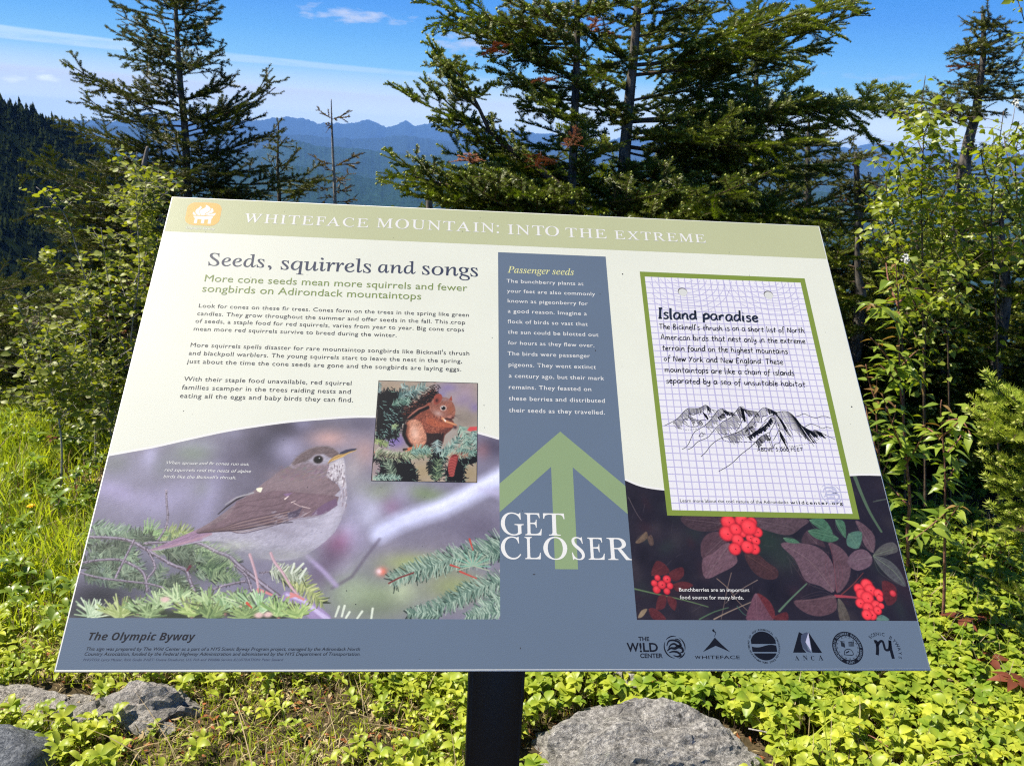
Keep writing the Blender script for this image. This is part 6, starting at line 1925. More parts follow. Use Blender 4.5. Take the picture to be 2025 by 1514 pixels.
# two saplings standing clear against the mountains
conifer('spruce_sapling', 'small green spruce sapling against the blue ridges beside the dark spruce', [GB(556, 4.6), W(553, 420, 4.6), W(549, 330, 4.6), W(551, 240, 4.6)], .016, .003, 'spruce',
        lambda h: 0.0, ex([((549, 345), (590, 295)), ((549, 360), (515, 330)), ((549, 330), (575, 318)), ((549, 395), (620, 365)), ((551, 390), (500, 372)), ((550, 300), (530, 285)), ((550, 290), (566, 272)), ((550, 375), (600, 385)), ((549, 385), (660, 348)), ((549, 340), (528, 305)), ((550, 420), (500, 400)), ((549, 400), (590, 400)), ((549, 320), (580, 335))], 4.6, .1, 3), seed=8)
conifer('spruce_sapling', 'thin sparse brownish sapling rising alone between the spruce and the fir', [GB(668, 4.4), W(663, 420, 4.4), W(659, 320, 4.4), W(656, 240, 4.4), W(655, 196, 4.4)], .012, .002, 'fir_brown',
        lambda h: 0.0, ex([((657, 236), (630, 218)), ((657, 236), (684, 226)), ((658, 250), (644, 246)), ((660, 325), (622, 312)), ((660, 330), (702, 308)), ((661, 340), (640, 325)), ((661, 362), (690, 345)), ((661, 370), (635, 372)), ((661, 350), (684, 372)), ((661, 380), (690, 372)), ((662, 390), (636, 392)), ((662, 400), (700, 395))], 4.4, .08, 4), seed=9, bark=m_greystem)
for o in list(bpy.data.objects):
    pass

# big fir in the middle
YC = 3.2
tr = [GB(1228, YC), W(1230, 480, YC), W(1234, 330, YC), W(1240, 250, YC), W(1247, 170, YC), W(1256, 80, YC), W(1262, -10, YC), W(1268, -120, YC)]
B1 = [((1250, 75), (1440, 15)), ((1245, 110), (1717, 6)), ((1246, 130), (1700, 34)), ((1246, 150), (1652, 81)), ((1244, 200), (1546, 134)), ((1240, 240), (1821, 212)), ((1238, 270), (1642, 281)), ((1238, 260), (1560, 250)),
      ((1236, 290), (1680, 330)), ((1236, 320), (1620, 360)), ((1234, 350), (1560, 400)), ((1234, 380), (1660, 420)), ((1236, 300), (1500, 340)), ((1255, 30), (1420, -20)), ((1240, 260), (1660, 250)),
      ((1236, 360), (1720, 445)), ((1236, 380), (1640, 455)), ((1240, 230), (1130, 160)), ((1246, 120), (1150, 60)), ((1238, 300), (1120, 250)), ((1234, 400), (1500, 440)), ((1234, 400), (1400, 410)), ((1234, 330), (1440, 300)), ((1255, 20), (1170, -30)), ((1240, 240), (1700, 205)),
      ((1236, 330), (1380, 380)), ((1236, 350), (1300, 390)), ((1242, 180), (1180, 120)), ((1238, 280), (1340, 230))]
conifer('fir_tree', 'tall fir with a stout trunk and long branches reaching right across the sky', tr, .029, .012, 'fir', lambda h: .75 if h < 1.35 else .20, ex(B1, YC, .35, 5), seed=11, step=.17, per=4, rise=.22)
YC2 = 3.05
tr = [GB(1122, YC2), W(1126, 480, YC2), W(1129, 400, YC2), W(1134, 300, YC2), W(1138, 180, YC2), W(1141, 90, YC2), W(1141, 0, YC2), W(1142, -90, YC2)]
B2_ = [((1140, 70), (822, 12)), ((1140, 85), (886, 45)), ((1140, 95), (899, 68)), ((1140, 30), (1000, 5)), ((1140, 40), (1180, -30)), ((1138, 175), (970, 137)), ((1138, 200), (1015, 162)), ((1138, 230), (1020, 192)), ((1128, 405), (756, 313)), ((1128, 420), (748, 348)), ((1130, 390), (878, 308)), ((1130, 360), (945, 285)),
       ((1134, 130), (984, 73)), ((1136, 160), (1010, 95)), ((1134, 270), (1030, 240)), ((1134, 300), (1010, 260)), ((1128, 380), (940, 380)), ((1126, 410), (860, 400)), ((1130, 350), (1050, 330)), ((1128, 425), (800, 385)), ((1140, 60), (1060, 25)), ((1134, 330), (960, 330)), ((1130, 400), (1020, 400)), ((1126, 430), (930, 420)), ((1136, 240), (1080, 200)),
       ((1134, 280), (1210, 220)), ((1136, 200), (1200, 140)), ((1140, 120), (1200, 60)), ((1134, 330), (1210, 290)), ((1140, 20), (1230, -20)), ((1130, 370), (1230, 380)), ((1140, 75), (960, 40)), ((1136, 150), (1050, 120)), ((1136, 190), (1060, 175))]
t2 = conifer('fir_tree', 'second fir trunk to its left with tips pointing up over the sign centre', tr, .022, .008, 'fir', lambda h: .60 if h < 1.3 else .24, ex(B2_, YC2, .3, 6), seed=12, step=.16, per=4, rise=.25)
# two long arching limbs of the second fir, each bare-stemmed with its own sprays
def limb(root, pts, Y, sprays, r0=.014):
    Pw = smooth_line([tuple(at(*p, Y-.1)) for p in pts], 6)
    s = Soup(); s.tube(Pw-np.array(root.location), np.linspace(r0, .003, len(Pw)), 7, 0)
    link('limb', s.build('limb', True), root, (m_twig,))
    for (b, t) in sprays:
        put_branch(root, 'fir', at(*b, Y-.1), at(*t, Y-.1+random.uniform(-.12, .12)))
limb(t2, [(1128, 386), (1060, 330), (1018, 300), (991, 282), (967, 255), (944, 208), (920, 165), (890, 130)], YC2,
     [((950, 220), (846, 83)), ((915, 160), (918, 122)), ((935, 195), (972, 168)), ((967, 262), (765, 166)), ((940, 250), (838, 163)), ((945, 208), (866, 152)), ((930, 245), (852, 236)), ((950, 262), (910, 205)), ((991, 285), (880, 250)), ((1010, 300), (970, 230)), ((975, 262), (935, 240)), ((900, 140), (862, 118)), ((1018, 305), (940, 320)), ((1060, 335), (1010, 270)), ((925, 175), (880, 150))])
limb(t2, [(1128, 425), (1080, 405), (1010, 395), (930, 378), (860, 360), (800, 345)], YC2, [((880, 365), (820, 300)), ((900, 372), (790, 350)), ((940, 380), (860, 330)), ((1000, 392), (930, 350)), ((860, 360), (760, 360)), ((1040, 398), (1000, 350)), ((960, 384), (880, 400))], .012)

# rusty dead tufts hanging in the two firs
for b, t in (((1118, 296), (1142, 256)), ((980, 80), (978, 105)), ((1070, 300), (1058, 330)), ((935, 325), (925, 305)), ((1075, 150), (1090, 160))):
    put_branch(t2, 'fir_dead', at(*b, YC2-.35), at(*t, YC2-.38))
# slimmer spruces behind the fir
def small(label, x0, x1, ytop, Y, seed, L, kind='spruce', zmin=.3, rise=.3, name='spruce_tree', step=.16, per=4):
    conifer(name, label, [GB(x0, Y), W(x0*.6+x1*.4, 500, Y), W(x0*.3+x1*.7, (ytop+400)/2, Y), W(x1, ytop, Y)], .035, .005, kind, L, seed=seed, step=step, per=per, zmin=zmin, rise=rise)
def crown(base, top_h):
    return lambda h: max(.05, base*(1-h/top_h)**.85) if h < top_h else .05
small('slim spruce behind the right side of the big fir, its top in the sky', 1482, 1500, -12, 4.9, 21, crown(.62, 3.2), rise=.42, step=.15)
small('slim yellowish green spruce between the fir trunks and the slim spruce', 1372, 1388, 92, 4.6, 22, crown(.46, 2.7), rise=.4)
small('short bushy spruce at the right end of the big fir, above the header band', 1590, 1600, 235, 4.3, 23, crown(.70, 2.25), rise=.25, step=.13, per=5)
small('spruce crowded behind the left trunk of the big fir', 1010, 1005, 290, 4.5, 24, crown(.65, 2.2), rise=.25)
small('small ragged spruce with drooping twigs left of the birch leaves', 1700, 1692, 300, 4.1, 25, crown(.46, 2.1), rise=.15, step=.11, per=6)
small('very small dark fir peeping over the sign left of centre', 850, 848, 372, 4.2, 26, crown(.5, 1.75), kind='fir', name='fir_tree', rise=.2)

# right-hand leaning spruce with a bare lower trunk
YR = 3.7
tr = [GB(1895, YR), W(1900, 420, YR), W(1911, 301, YR), W(1929, 228, YR), W(1938, 160, YR), W(1945, 102, YR), W(1944, 26, YR)]
Rl = [((1945, 60), (1912, 42)), ((1945, 75), (1890, 98)), ((1944, 95), (1886, 118)), ((1944, 60), (1976, 34)), ((1944, 90), (1990, 70)), ((1942, 120), (2010, 95)), ((1940, 140), (2020, 130)), ((1940, 150), (1895, 150)), ((1938, 170), (2020, 160)), ((1936, 190), (1890, 190)), ((1932, 215), (1880, 210)), ((1925, 240), (1827, 190)),
      ((1922, 250), (1835, 215)), ((1934, 200), (2030, 190)), ((1942, 110), (1905, 80)), ((1943, 80), (1925, 60)), ((1940, 130), (1975, 100)), ((1938, 175), (1980, 150)), ((1935, 195), (1990, 180)), ((1944, 100), (1980, 110)), ((1940, 150), (1985, 130)), ((1944, 55), (1960, 30)), ((1922, 250), (1870, 190)), ((1945, 85), (1900, 108)), ((1936, 185), (1905, 165))]
conifer('spruce_tree', 'leaning spruce with a dense dark top and bare grey trunk above the right shrubs', tr, .034, .008, 'spruce', lambda h: .10 if h < 1.5 else .22, ex(Rl, YR, .22, 7), seed=13, step=.2, per=4, rise=.1)
# the dark wood behind the right-hand saplings
for i, (lab, x, yt, Y, L) in enumerate((('dark fir low behind the cherry saplings, right of the sign edge', 1700, 470, 3.6, .75), ('shaded fir behind the gap between the two cherry saplings', 1820, 440, 3.9, .8), ('shaded fir deep in the dark wood at the right edge', 1985, 395, 3.5, .8),
                                  ('dark fir at the back of the wood below the leaning spruce', 1900, 330, 4.8, .8), ('broad dark fir beyond the right edge of the picture', 2120, 300, 4.0, .9), ('shaded fir hidden behind the upper right corner of the sign', 1560, 430, 3.9, .75))):
    conifer('fir_tree', lab, [GB(x, Y), W(x, 620, Y), W(x-3, (yt+620)/2, Y), W(x-6, yt, Y)], .04, .006, 'fir', crown(L, 1.0+max(.6, W(x, yt, Y).z-.6)), seed=30+i, step=.125, per=6, zmin=.05, rise=.05, dead=0)
# fir whose fresh tips enter from the right edge
YF = 1.55
root = empty('fir_sapling', (1.86, 1.75, gz(1.86, 1.75))); tag(root, 'young fir at the right edge with bright lime tips on its nearest branches', 'tree')
s = Soup(); s.tube([(0, 0, -.02), (.01, 0, .6), (.0, .01, 1.25)], [.02, .014, .004], 8, 0); link('trunk', s.build('trunk', True), root, (m_bark,))
for b, t in (((2210, 905), (1928, 812)), ((2210, 900), (1990, 790)), ((2190, 985), (1985, 942)), ((2190, 1010), (2000, 975)), ((2190, 870), (1965, 850)), ((2200, 900), (2010, 845)), ((2190, 1080), (2010, 1030)), ((2210, 1000), (2060, 900))):
    put_branch(root, 'fir_fresh', at(*b, YF+.1), at(*t, YF))
for k in range(26):
    a = k*2.4; h = .15+k*.04; L = .42-.25*k/26
    p = root.location+Vector((0, 0, h))
    put_branch(root, 'fir', p, p+Vector((math.cos(a)*L*(.55 if math.cos(a) < 0 else 1), math.sin(a)*L, .06)))

# ---- cherry saplings
cherry = [leaf_mesh('cherry_leaf', .062, .027, .32, c, (m_cherry,)) for c in (.15, .35, .55)]
cherryr = leaf_mesh('cherry_leaf', .05, .017, .5, .4, (m_cherryred,))


def sapling(name, label, stems, Y, leaves, red, node, lmin, lmax, bark, r0, top_red=0, cat='shrub', group=None, seed=0, droop=-.25, twist=.5, skip_low=0.0, twigs=0, twl=(.06, .16), spread=.12):
    """stems traced at their depth, side twigs grown from them, and leaves hung on both"""
    rnd = random.Random(seed)
    p0 = at(*stems[0][0], Y)
    root = empty(name, (p0.x, Y, gz(p0.x, Y))); tag(root, label, cat, group)
    places = []; tw = Soup(); org = np.array(root.location)
    def walk(Pw, d0, fullness, isred, nd):
        seg = np.linalg.norm(np.diff(Pw, axis=0), axis=1); cum = np.concatenate([[0], np.cumsum(seg)]); tot = cum[-1]
        d = tot*d0; ang = rnd.random()*6
        while d < tot:
            i = min(np.searchsorted(cum, d, 'right')-1, len(Pw)-2)
            p = Pw[i]+(Pw[i+1]-Pw[i])*((d-cum[i])/(seg[i]+1e-9)); T = Vector(Pw[i+1]-Pw[i]).normalized()
            for _ in range(fullness):
                ang += 2.4+rnd.uniform(-.6, .6)
                dr = (Vector((math.cos(ang), math.sin(ang)*.9, droop+rnd.uniform(-.35, .45)))+T*.35).normalized()
                r_ = isred and d > tot*(1-top_red) and rnd.random() < .55
                places.append((red if r_ else rnd.choice(leaves_set or cherry), tuple(p), dr, rnd.uniform(-twist, twist), rnd.uniform(lmin, lmax)*(1-.3*(d/tot)**4)))
            d += nd*rnd.uniform(.6, 1.4)
    for si, st in enumerate(stems):
        n = len(st); dy = 0 if si == 0 else rnd.uniform(-spread, spread)*2
        Pw = smooth_line([tuple(at(x, y, Y+dy*k/(n-1))) for k, (x, y) in enumerate(st)], 5)
        rr_ = r0 if si == 0 else r0*.6
        s = Soup(); s.tube(Pw-org, np.linspace(rr_, .0012, len(Pw)), 6, 0)
        link('stem', s.build('stem', True), root, (bark,))
        low = skip_low if si == 0 else .08
        walk(Pw, low, leaves if not twigs else max(1, leaves-1), top_red > 0, node*(1 if not twigs else 1.6))
        for _ in range(int(twigs*(1.6 if si == 0 else 1))):
            f = rnd.uniform(low, .97); k = int(f*(len(Pw)-1)); b = Pw[k]; a = rnd.random()*6.28; L = rnd.uniform(*twl)*(1.25-.6*f)
            d_ = np.array([math.cos(a), math.sin(a), rnd.uniform(.1, .9)]); d_ /= np.linalg.norm(d_)
            q = np.linspace(0, 1, 5)[:, None]
            Q = b+q*L*d_+q*q*L*np.array([0, 0, rnd.uniform(-.3, .1)])
            tw.tube(Q-org, np.linspace(.0012, .0006, 5), 3, 0)
            walk(Q, .15, 1, False, node*.85)
    if tw.n:
        o = link('twigs', tw.build('twigs'), root, (bark,)); o['kind'] = 'stuff'
    rnd.shuffle(places)
    places.sort(key=lambda q: q[1][1])       # nearest leaves are parts of their own
    for me, p, dr, ro, sc in places[:280]:
        leaf_at(root, me, p, dr, ro, sc)
    rest = places[280:]
    if rest:
        Vs, Fs3, Fs4, n = [], [], [], 0
        cache = {}
        for me, p, dr, ro, sc in rest:
            if me.name not in cache:
                V = np.empty(len(me.vertices)*3, np.float32); me.vertices.foreach_get('co', V)
                me.calc_loop_triangles(); T = np.empty(len(me.loop_triangles)*3, np.int32); me.loop_triangles.foreach_get('vertices', T)
                cache[me.name] = (V.reshape(-1, 3), T.reshape(-1, 3))
            V, T = cache[me.name]
            M = np.array(frame_to(Vector(p)-root.location, Vector(p)+dr-root.location, ro))
            Vs.append(V*sc@M[:3, :3].T+M[:3, 3]); Fs3.append(T+n); n += len(V)
        o = link('inner_leaves', np_mesh('inner_leaves', np.vstack(Vs), np.vstack(Fs3)), root, ((leaves_set or cherry)[0].materials[0],)); o['kind'] = 'stuff'
    return root


leaves_set = None
Yc = on_ground(1796, 1150).y
sapling('cherry_sapling', 'leafy cherry sapling with a red brown stem beside the right edge of the sign',
        [[(1796, 1160), (1795, 1046), (1799, 988), (1793, 915), (1789, 861), (1780, 758), (1778, 672), (1776, 593), (1771, 520)], [(1790, 900), (1765, 840), (1745, 780)], [(1780, 745), (1750, 700), (1722, 668)], [(1778, 730), (1800, 705), (1818, 690)], [(1777, 640), (1745, 610), (1715, 600)],
         [(1778, 610), (1758, 560), (1752, 520)], [(1793, 915), (1815, 880), (1830, 850)], [(1780, 760), (1755, 735), (1738, 720)], [(1797, 1000), (1760, 960), (1735, 930)], [(1776, 600), (1815, 570), (1838, 610)], [(1790, 870), (1750, 860), (1725, 850)], [(1779, 700), (1812, 745), (1820, 760)]],
        Yc, 2, cherryr, .030, .75, 1.15, m_redstem, .0065, top_red=.25, seed=1, skip_low=.10)
Yc2 = on_ground(1862, 1253).y
sapling('cherry_sapling', 'second cherry sapling, further right, with a thin bare lower stem',
        [[(1862, 1262), (1867, 1177), (1868, 1086), (1868, 1024), (1869, 941), (1865, 872), (1860, 815), (1862, 790)], [(1868, 1015), (1840, 1040), (1808, 1065)], [(1868, 900), (1895, 870), (1905, 850)], [(1868, 960), (1885, 930), (1895, 905)], [(1865, 870), (1840, 850), (1825, 840)], [(1866, 1040), (1885, 1015), (1895, 1000)], [(1866, 860), (1890, 840), (1930, 800)], [(1864, 835), (1900, 830), (1925, 870)]],
        Yc2, 2, cherryr, .030, .7, 1.05, m_redstem, .0052, top_red=.15, seed=2, skip_low=.32)
sapling('cherry_sapling', 'third smaller cherry sapling half hidden behind the sign edge',
        [[(1745, 1120), (1742, 1000), (1738, 900), (1732, 800), (1735, 740)], [(1740, 950), (1760, 900), (1765, 880)], [(1738, 900), (1720, 850), (1712, 800)], [(1735, 800), (1720, 760), (1712, 720)], [(1740, 880), (1765, 835), (1772, 800)]],
        Yc+.12, 2, cherryr, .033, .7, 1.1, m_redstem, .005, top_red=.2, seed=3)

# ---- birch-like leafy shrubs at the right
birch = [leaf_mesh('birch_leaf', .034, .024, .22, c, (m_birch,), stalk=.35) for c in (.1, .3, .5)]
leaves_set = birch
YBi = 2.75
specs = [('tall thin birch sapling with pointed leaves rising into the sky', [[(1828, 1000), (1826, 700), (1824, 500), (1822, 380), (1826, 280), (1822, 220), (1830, 150)], [(1824, 300), (1808, 260), (1800, 235)], [(1824, 360), (1790, 320), (1780, 290)], [(1824, 420), (1800, 380), (1784, 350)], [(1825, 330), (1850, 290), (1856, 260)], [(1824, 450), (1850, 410), (1872, 370)], [(1826, 270), (1838, 240), (1850, 235)]], 0),
         ('bushy birch shrub with light green leaves left of the tall birch sapling', [[(1790, 1000), (1785, 700), (1775, 500), (1762, 420), (1752, 360), (1762, 320)], [(1780, 520), (1750, 460), (1728, 400)], [(1770, 450), (1745, 410), (1736, 370)], [(1770, 430), (1795, 390), (1800, 350)], [(1782, 560), (1740, 500), (1722, 440)], [(1785, 540), (1800, 480), (1805, 430)], [(1760, 400), (1780, 360), (1776, 330)]], 1),
         ('birch shrub full of small leaves below the leaning spruce', [[(1880, 1000), (1875, 700), (1868, 520), (1862, 440), (1868, 380), (1872, 340)], [(1868, 500), (1840, 440), (1835, 400)], [(1868, 470), (1895, 420), (1905, 380)], [(1868, 540), (1900, 500), (1925, 460)], [(1870, 560), (1845, 510), (1838, 470)], [(1866, 430), (1885, 390), (1890, 350)]], 2),
         ('birch shrub with arching twigs near the right edge of the picture', [[(1975, 1000), (1972, 700), (1966, 540), (1960, 440), (1966, 360), (1975, 290), (1985, 220)], [(1964, 480), (1935, 420), (1925, 370)], [(1962, 420), (1990, 370), (2000, 330)], [(1966, 380), (1945, 330), (1940, 290)], [(1970, 320), (2000, 280), (2015, 240)], [(1966, 540), (2000, 490), (2020, 450)]], 3),
         ('lowest birch shrub with yellow green leaves against the dark wood', [[(1830, 1000), (1828, 760), (1832, 640), (1850, 560), (1862, 500)], [(1832, 640), (1800, 580), (1790, 530)], [(1834, 600), (1890, 540), (1920, 520)], [(1840, 590), (1800, 520), (1770, 470)], [(1836, 620), (1880, 600), (1900, 580)], [(1830, 700), (1800, 640), (1790, 600)]], 4),
         ('outermost birch shrub cut off by the right edge', [[(2040, 1000), (2035, 700), (2025, 500), (2012, 400), (2008, 330), (2014, 260)], [(2010, 360), (1990, 300), (1985, 260)], [(2060, 220), (2030, 60), (2005, -20)], [(2015, 420), (1990, 370), (1980, 330)], [(2020, 460), (2040, 420), (2050, 380)]], 5)]
for lab, st, sd in specs:
    sapling('birch_shrub', lab, st, YBi+[0, .1, .15, -.1, -.15, -.05][sd], 3, birch[0], .026, .6, 1.1, m_twig, .0036, seed=40+sd, group=None, droop=-.35, skip_low=[.5, .45, .4, .35, .25, .4][sd], twist=1.2, twigs=(10, 10, 10, 8, 10, 5)[sd], twl=(.07, .20), spread=.15)

# ---- willow shrubs at the left
willow = [leaf_mesh('willow_leaf', .030, .021, .2, c, (m_willow,), tip=.8, stalk=.12) for c in (.0, .2, .4)]
leaves_set = willow
YW = 3.25
specs = [('rounded willow shrub with glossy little leaves nearest the left edge of the sign', [[(262, 1000), (262, 860), (255, 760), (262, 640), (275, 540), (270, 400), (268, 330)], [(258, 720), (230, 640), (215, 560), (200, 450)], [(256, 700), (290, 620), (300, 560), (312, 470)], [(262, 620), (240, 560), (238, 480)], [(265, 560), (290, 500), (296, 430)], [(258, 780), (285, 720), (295, 680)], [(268, 440), (285, 390), (290, 350)]], 0),
         ('willow shrub with a long bare grey twig reaching up at the far left', [[(190, 1000), (188, 840), (180, 720), (178, 600), (160, 520), (135, 440), (112, 405), (72, 370)], [(182, 700), (150, 620), (110, 540), (85, 490)], [(180, 660), (150, 600), (125, 570)], [(182, 740), (140, 690), (120, 640)], [(180, 620), (205, 560), (210, 500)], [(185, 780), (215, 700), (225, 640)]], 1),
         ('low spreading willow shrub along the top of the grass', [[(120, 1000), (122, 880), (110, 800), (85, 730), (60, 660), (30, 590)], [(115, 800), (130, 740), (150, 690)], [(110, 780), (70, 740), (40, 700)], [(112, 820), (70, 800), (35, 790)], [(105, 780), (100, 700), (90, 640)], [(118, 830), (150, 790), (170, 750)]], 2),
         ('dense dark willow shrub at the foot of the low fir', [[(225, 1000), (222, 900), (215, 820), (205, 760), (200, 700)], [(218, 840), (250, 780), (275, 740)], [(216, 830), (180, 780), (165, 740)], [(220, 860), (260, 830), (290, 800)], [(218, 850), (180, 830), (150, 810)], [(214, 800), (225, 740), (235, 700)]], 3),
         ('tall thin willow stems in front of the dark spruce foliage', [[(300, 900), (292, 700), (285, 560), (276, 440), (270, 360), (271, 300)], [(284, 520), (300, 430), (288, 360)], [(280, 470), (262, 420), (255, 380)], [(278, 420), (290, 380), (300, 340)], [(290, 640), (305, 590), (310, 540)], [(288, 600), (265, 550), (250, 500)]], 4)]
for lab, st, sd in specs:
    sapling('willow_shrub', lab, st, YW+[0, .05, -.25, -.1, .2][sd], 3, willow[0], .024, .55, 1.1, m_greystem, .0042, seed=60+sd, droop=.05, skip_low=[.25, .2, .3, .2, .35][sd], twist=1.3, twigs=19, twl=(.06, .20), spread=.2)
# white flower heads
s0 = Soup()
rr_ = np.random.default_rng(3)
for _ in range(26):
    a, q = rr_.uniform(0, 6.28), rr_.uniform(0, .018)
    x, y, z = q*math.cos(a), q*math.sin(a), rr_.uniform(0, .006)
    for k in range(5):
        b = k*1.257+a
        s0.add([(x, y, z), (x+.0032*math.cos(b-.4), y+.0032*math.sin(b-.4), z+.001), (x+.0042*math.cos(b), y+.0042*math.sin(b), z+.0015), (x+.0032*math.cos(b+.4), y+.0032*math.sin(b+.4), z+.001)], None, [(0, 1, 2, 3)], 0)
fm = s0.build('flower_head'); fm.materials.append(m_flower)
s1 = Soup(); s1.tube([(0, 0, -.12), (0.004, 0, -.05), (0, 0, 0)], [.0014, .0012, .001], 5, 0); sm = s1.build('stalk'); sm.materials.append(m_greystem)
for i, (x, y, Y, lab) in enumerate(((1790, 512, Yc, 'white blossom cluster at the top of the first cherry sapling'), (2008, 205, YBi-.1, 'white blossom cluster high at the right edge'))):
    r0_ = empty('blossom_cluster', at(x, y, Y)); tag(r0_, lab, 'flower')
    o = bpy.data.objects.new('flower_head', fm); COL.objects.link(o); o.parent = r0_; o.rotation_euler = (.9, .1, 0)
    o = bpy.data.objects.new('stalk', sm); COL.objects.link(o); o.parent = r0_
# ------------------------------------------------------------------ rocks
def rock_material(name, dark, mid, light, sc=1.0):
    m, t, b = material(name, mid, .85, .35)
    tc = t.n('ShaderNodeTexCoord')
    n1 = t.n('ShaderNodeTexNoise', {0: tc.outputs['Object'], 'Scale': 90.0*sc, 'Detail': 8.0, 'Roughness': .75}).outputs[0]
    n2 = t.n('ShaderNodeTexNoise', {0: tc.outputs['Object'], 'Scale': 12.0*sc, 'Detail': 6.0, 'Roughness': .6}).outputs[0]
    wv = t.n('ShaderNodeMix', {0: .18, 4: tc.outputs['Object'], 5: t.n('ShaderNodeTexNoise', {0: tc.outputs['Object'], 'Scale': 9.0}).outputs[1]}, data_type='VECTOR')
    ck = t.n('ShaderNodeTexVoronoi', {0: wv.outputs[1], 'Scale': 4.2*sc}, feature='DISTANCE_TO_EDGE').outputs[0]
    crack = t.math('MULTIPLY', t.math('SUBTRACT', 1.0, t.math('MULTIPLY', ck, 60.0), clamp=True), t.math('MULTIPLY', t.math('SUBTRACT', n2, .5), 6.0 if sc > 1 else 1.5, clamp=True))
    n4 = t.n('ShaderNodeTexNoise', {0: tc.outputs['Object'], 'Scale': 26.0*sc, 'Detail': 7.0, 'Roughness': .8}).outputs[0]
    v = t.n('ShaderNodeTexVoronoi', {0: tc.outputs['Object'], 'Scale': 220.0*sc}).outputs[0]
    c = t.ramp(n1, [(.34, dark), (.48, mid), (.62, light)])
    c = t.mix(t.math('MULTIPLY', t.math('SUBTRACT', n2, .48), 4.0, clamp=True), c, tuple(x*.45 for x in mid[:3])+(1,), 'MIX')
    c = t.mix(t.math('MULTIPLY', t.math('SUBTRACT', .18, v), 2.0, clamp=True), c, (0.5, .48, .46, 1))
    # pale lichen blotches, dark weathered patches and cracks
    c = t.mix(t.math('MULTIPLY', t.math('SUBTRACT', n4, .56), 7.0, clamp=True), c, (0.40, .40, .35, 1))
    c = t.mix(t.math('MULTIPLY', t.math('SUBTRACT', .455, n4), 7.0, clamp=True), c, (0.045, .043, .04, 1))
    c = t.mix(t.math('MULTIPLY', crack, .45), c, (0.02, .018, .016, 1))
    t.put(b, 'Base Color', c)
    h = t.math('ADD', t.math('MULTIPLY', n1, .9), t.math('MULTIPLY', n2, .8))
    h = t.math('SUBTRACT', t.math('ADD', h, t.math('MULTIPLY', n4, .8)), crack)
    add_bump(t, b, h, 1.0, .02)
    return m


m_granite = rock_material('granite_grey', (0.10, 0.098, 0.095), (0.33, 0.315, 0.30), (0.62, 0.60, 0.57))
m_darkrock = rock_material('blue_grey_rock', (0.05, 0.06, 0.075), (0.15, 0.165, 0.19), (0.30, 0.32, 0.35))
m_palerock = rock_material('pale_rock', (0.16, 0.15, 0.14), (0.42, 0.39, 0.36), (0.66, 0.62, 0.58), 1.4)


def rock(name, label, c, size, mat, seed, rotz=0, jag=.18, planar=.0, cat='rock', group=None):
    bm = bmesh.new()
    bmesh.ops.create_icosphere(bm, subdivisions=6 if max(size) > .2 else 4, radius=1)
    off = Vector((seed*3.1, seed*1.7, seed*5.3))
    for v in bm.verts:
        p = v.co.copy()
        if planar:      # cut facets
            for k in range(9):
                rr = random.Random(seed*100+k)
                n = Vector((rr.gauss(0, 1), rr.gauss(0, 1), rr.gauss(0, 1))).normalized(); dd = p.dot(n)-(1-planar*rr.uniform(.5, 1.2))
                if dd > 0: p -= n*dd
        q = p*(1+jag*noise.fractal(p*1.4+off, 1.0, 2.0, 4)+jag*.35*noise.fractal(p*5+off, 1, 2, 5)+jag*.12*noise.fractal(p*18+off, 1, 2, 3))
        v.co = Vector((q.x*size[0], q.y*size[1], q.z*size[2]))
    for f in bm.faces: f.smooth = jag < .2
    me = bpy.data.meshes.new(name); bm.to_mesh(me); bm.free()
    o = link(name, me, None, (mat,)); o.location = c; o.rotation_euler = (0, 0, rotz)
    return tag(o, label, cat, group)


g = on_ground(1270, 1500)
rock('boulder', 'large rounded grey granite boulder at the bottom edge right of the post', (g.x+.0, g.y-.005, -.092), (.41, .20, .20), m_granite, 3, .05, .20, .20)
g = on_ground(290, 1425)
rock('rock', 'jagged sunlit grey rock below the lower left corner of the sign', (g.x, g.y+.03, 0.0), (.115, .08, .078), m_palerock, 7, .2, .40, .32)
g = on_ground(60, 1415)
rock('rock', 'long low pale rock at the left edge, half in shade', (g.x-.03, g.y+.05, -.03), (.22, .08, .055), m_palerock, 9, -.25, .26, .3)
g = on_ground(170, 1425)
rock('rock', 'pale broken rock between the long rock and the jagged rock', (g.x, g.y+.02, -.01), (.085, .07, .05), m_palerock, 12, .4, .3, .3)
g = on_ground(30, 1530)
rock('boulder', 'smooth blue grey boulder in the bottom left corner', (g.x-.04, g.y, -.03), (.135, .12, .13), m_darkrock, 15, .3, .10, .05)
for i, (x, y, sz, lab) in enumerate(((150, 1435, .028, 'small pale stone in front of the broken rock'), (182, 1440, .020, 'tiny pale stone right of the other small stone'), (62, 1440, .018, 'tiny stone in the shade beside the long rock'), (330, 1445, .02, 'little grey stone right of the jagged rock'), (1240, 1352, .05, 'brownish stone half buried just under the sign, right of the post'))):
    g = on_ground(x, y)
    rock('stone', lab, (g.x, g.y, .004), (sz*1.2, sz, sz*.8), m_palerock if i < 4 else m_granite, 20+i, i, .25, .25, 'stone')


# ------------------------------------------------------------------ ground cover
def in_rock(x, y):
    return False


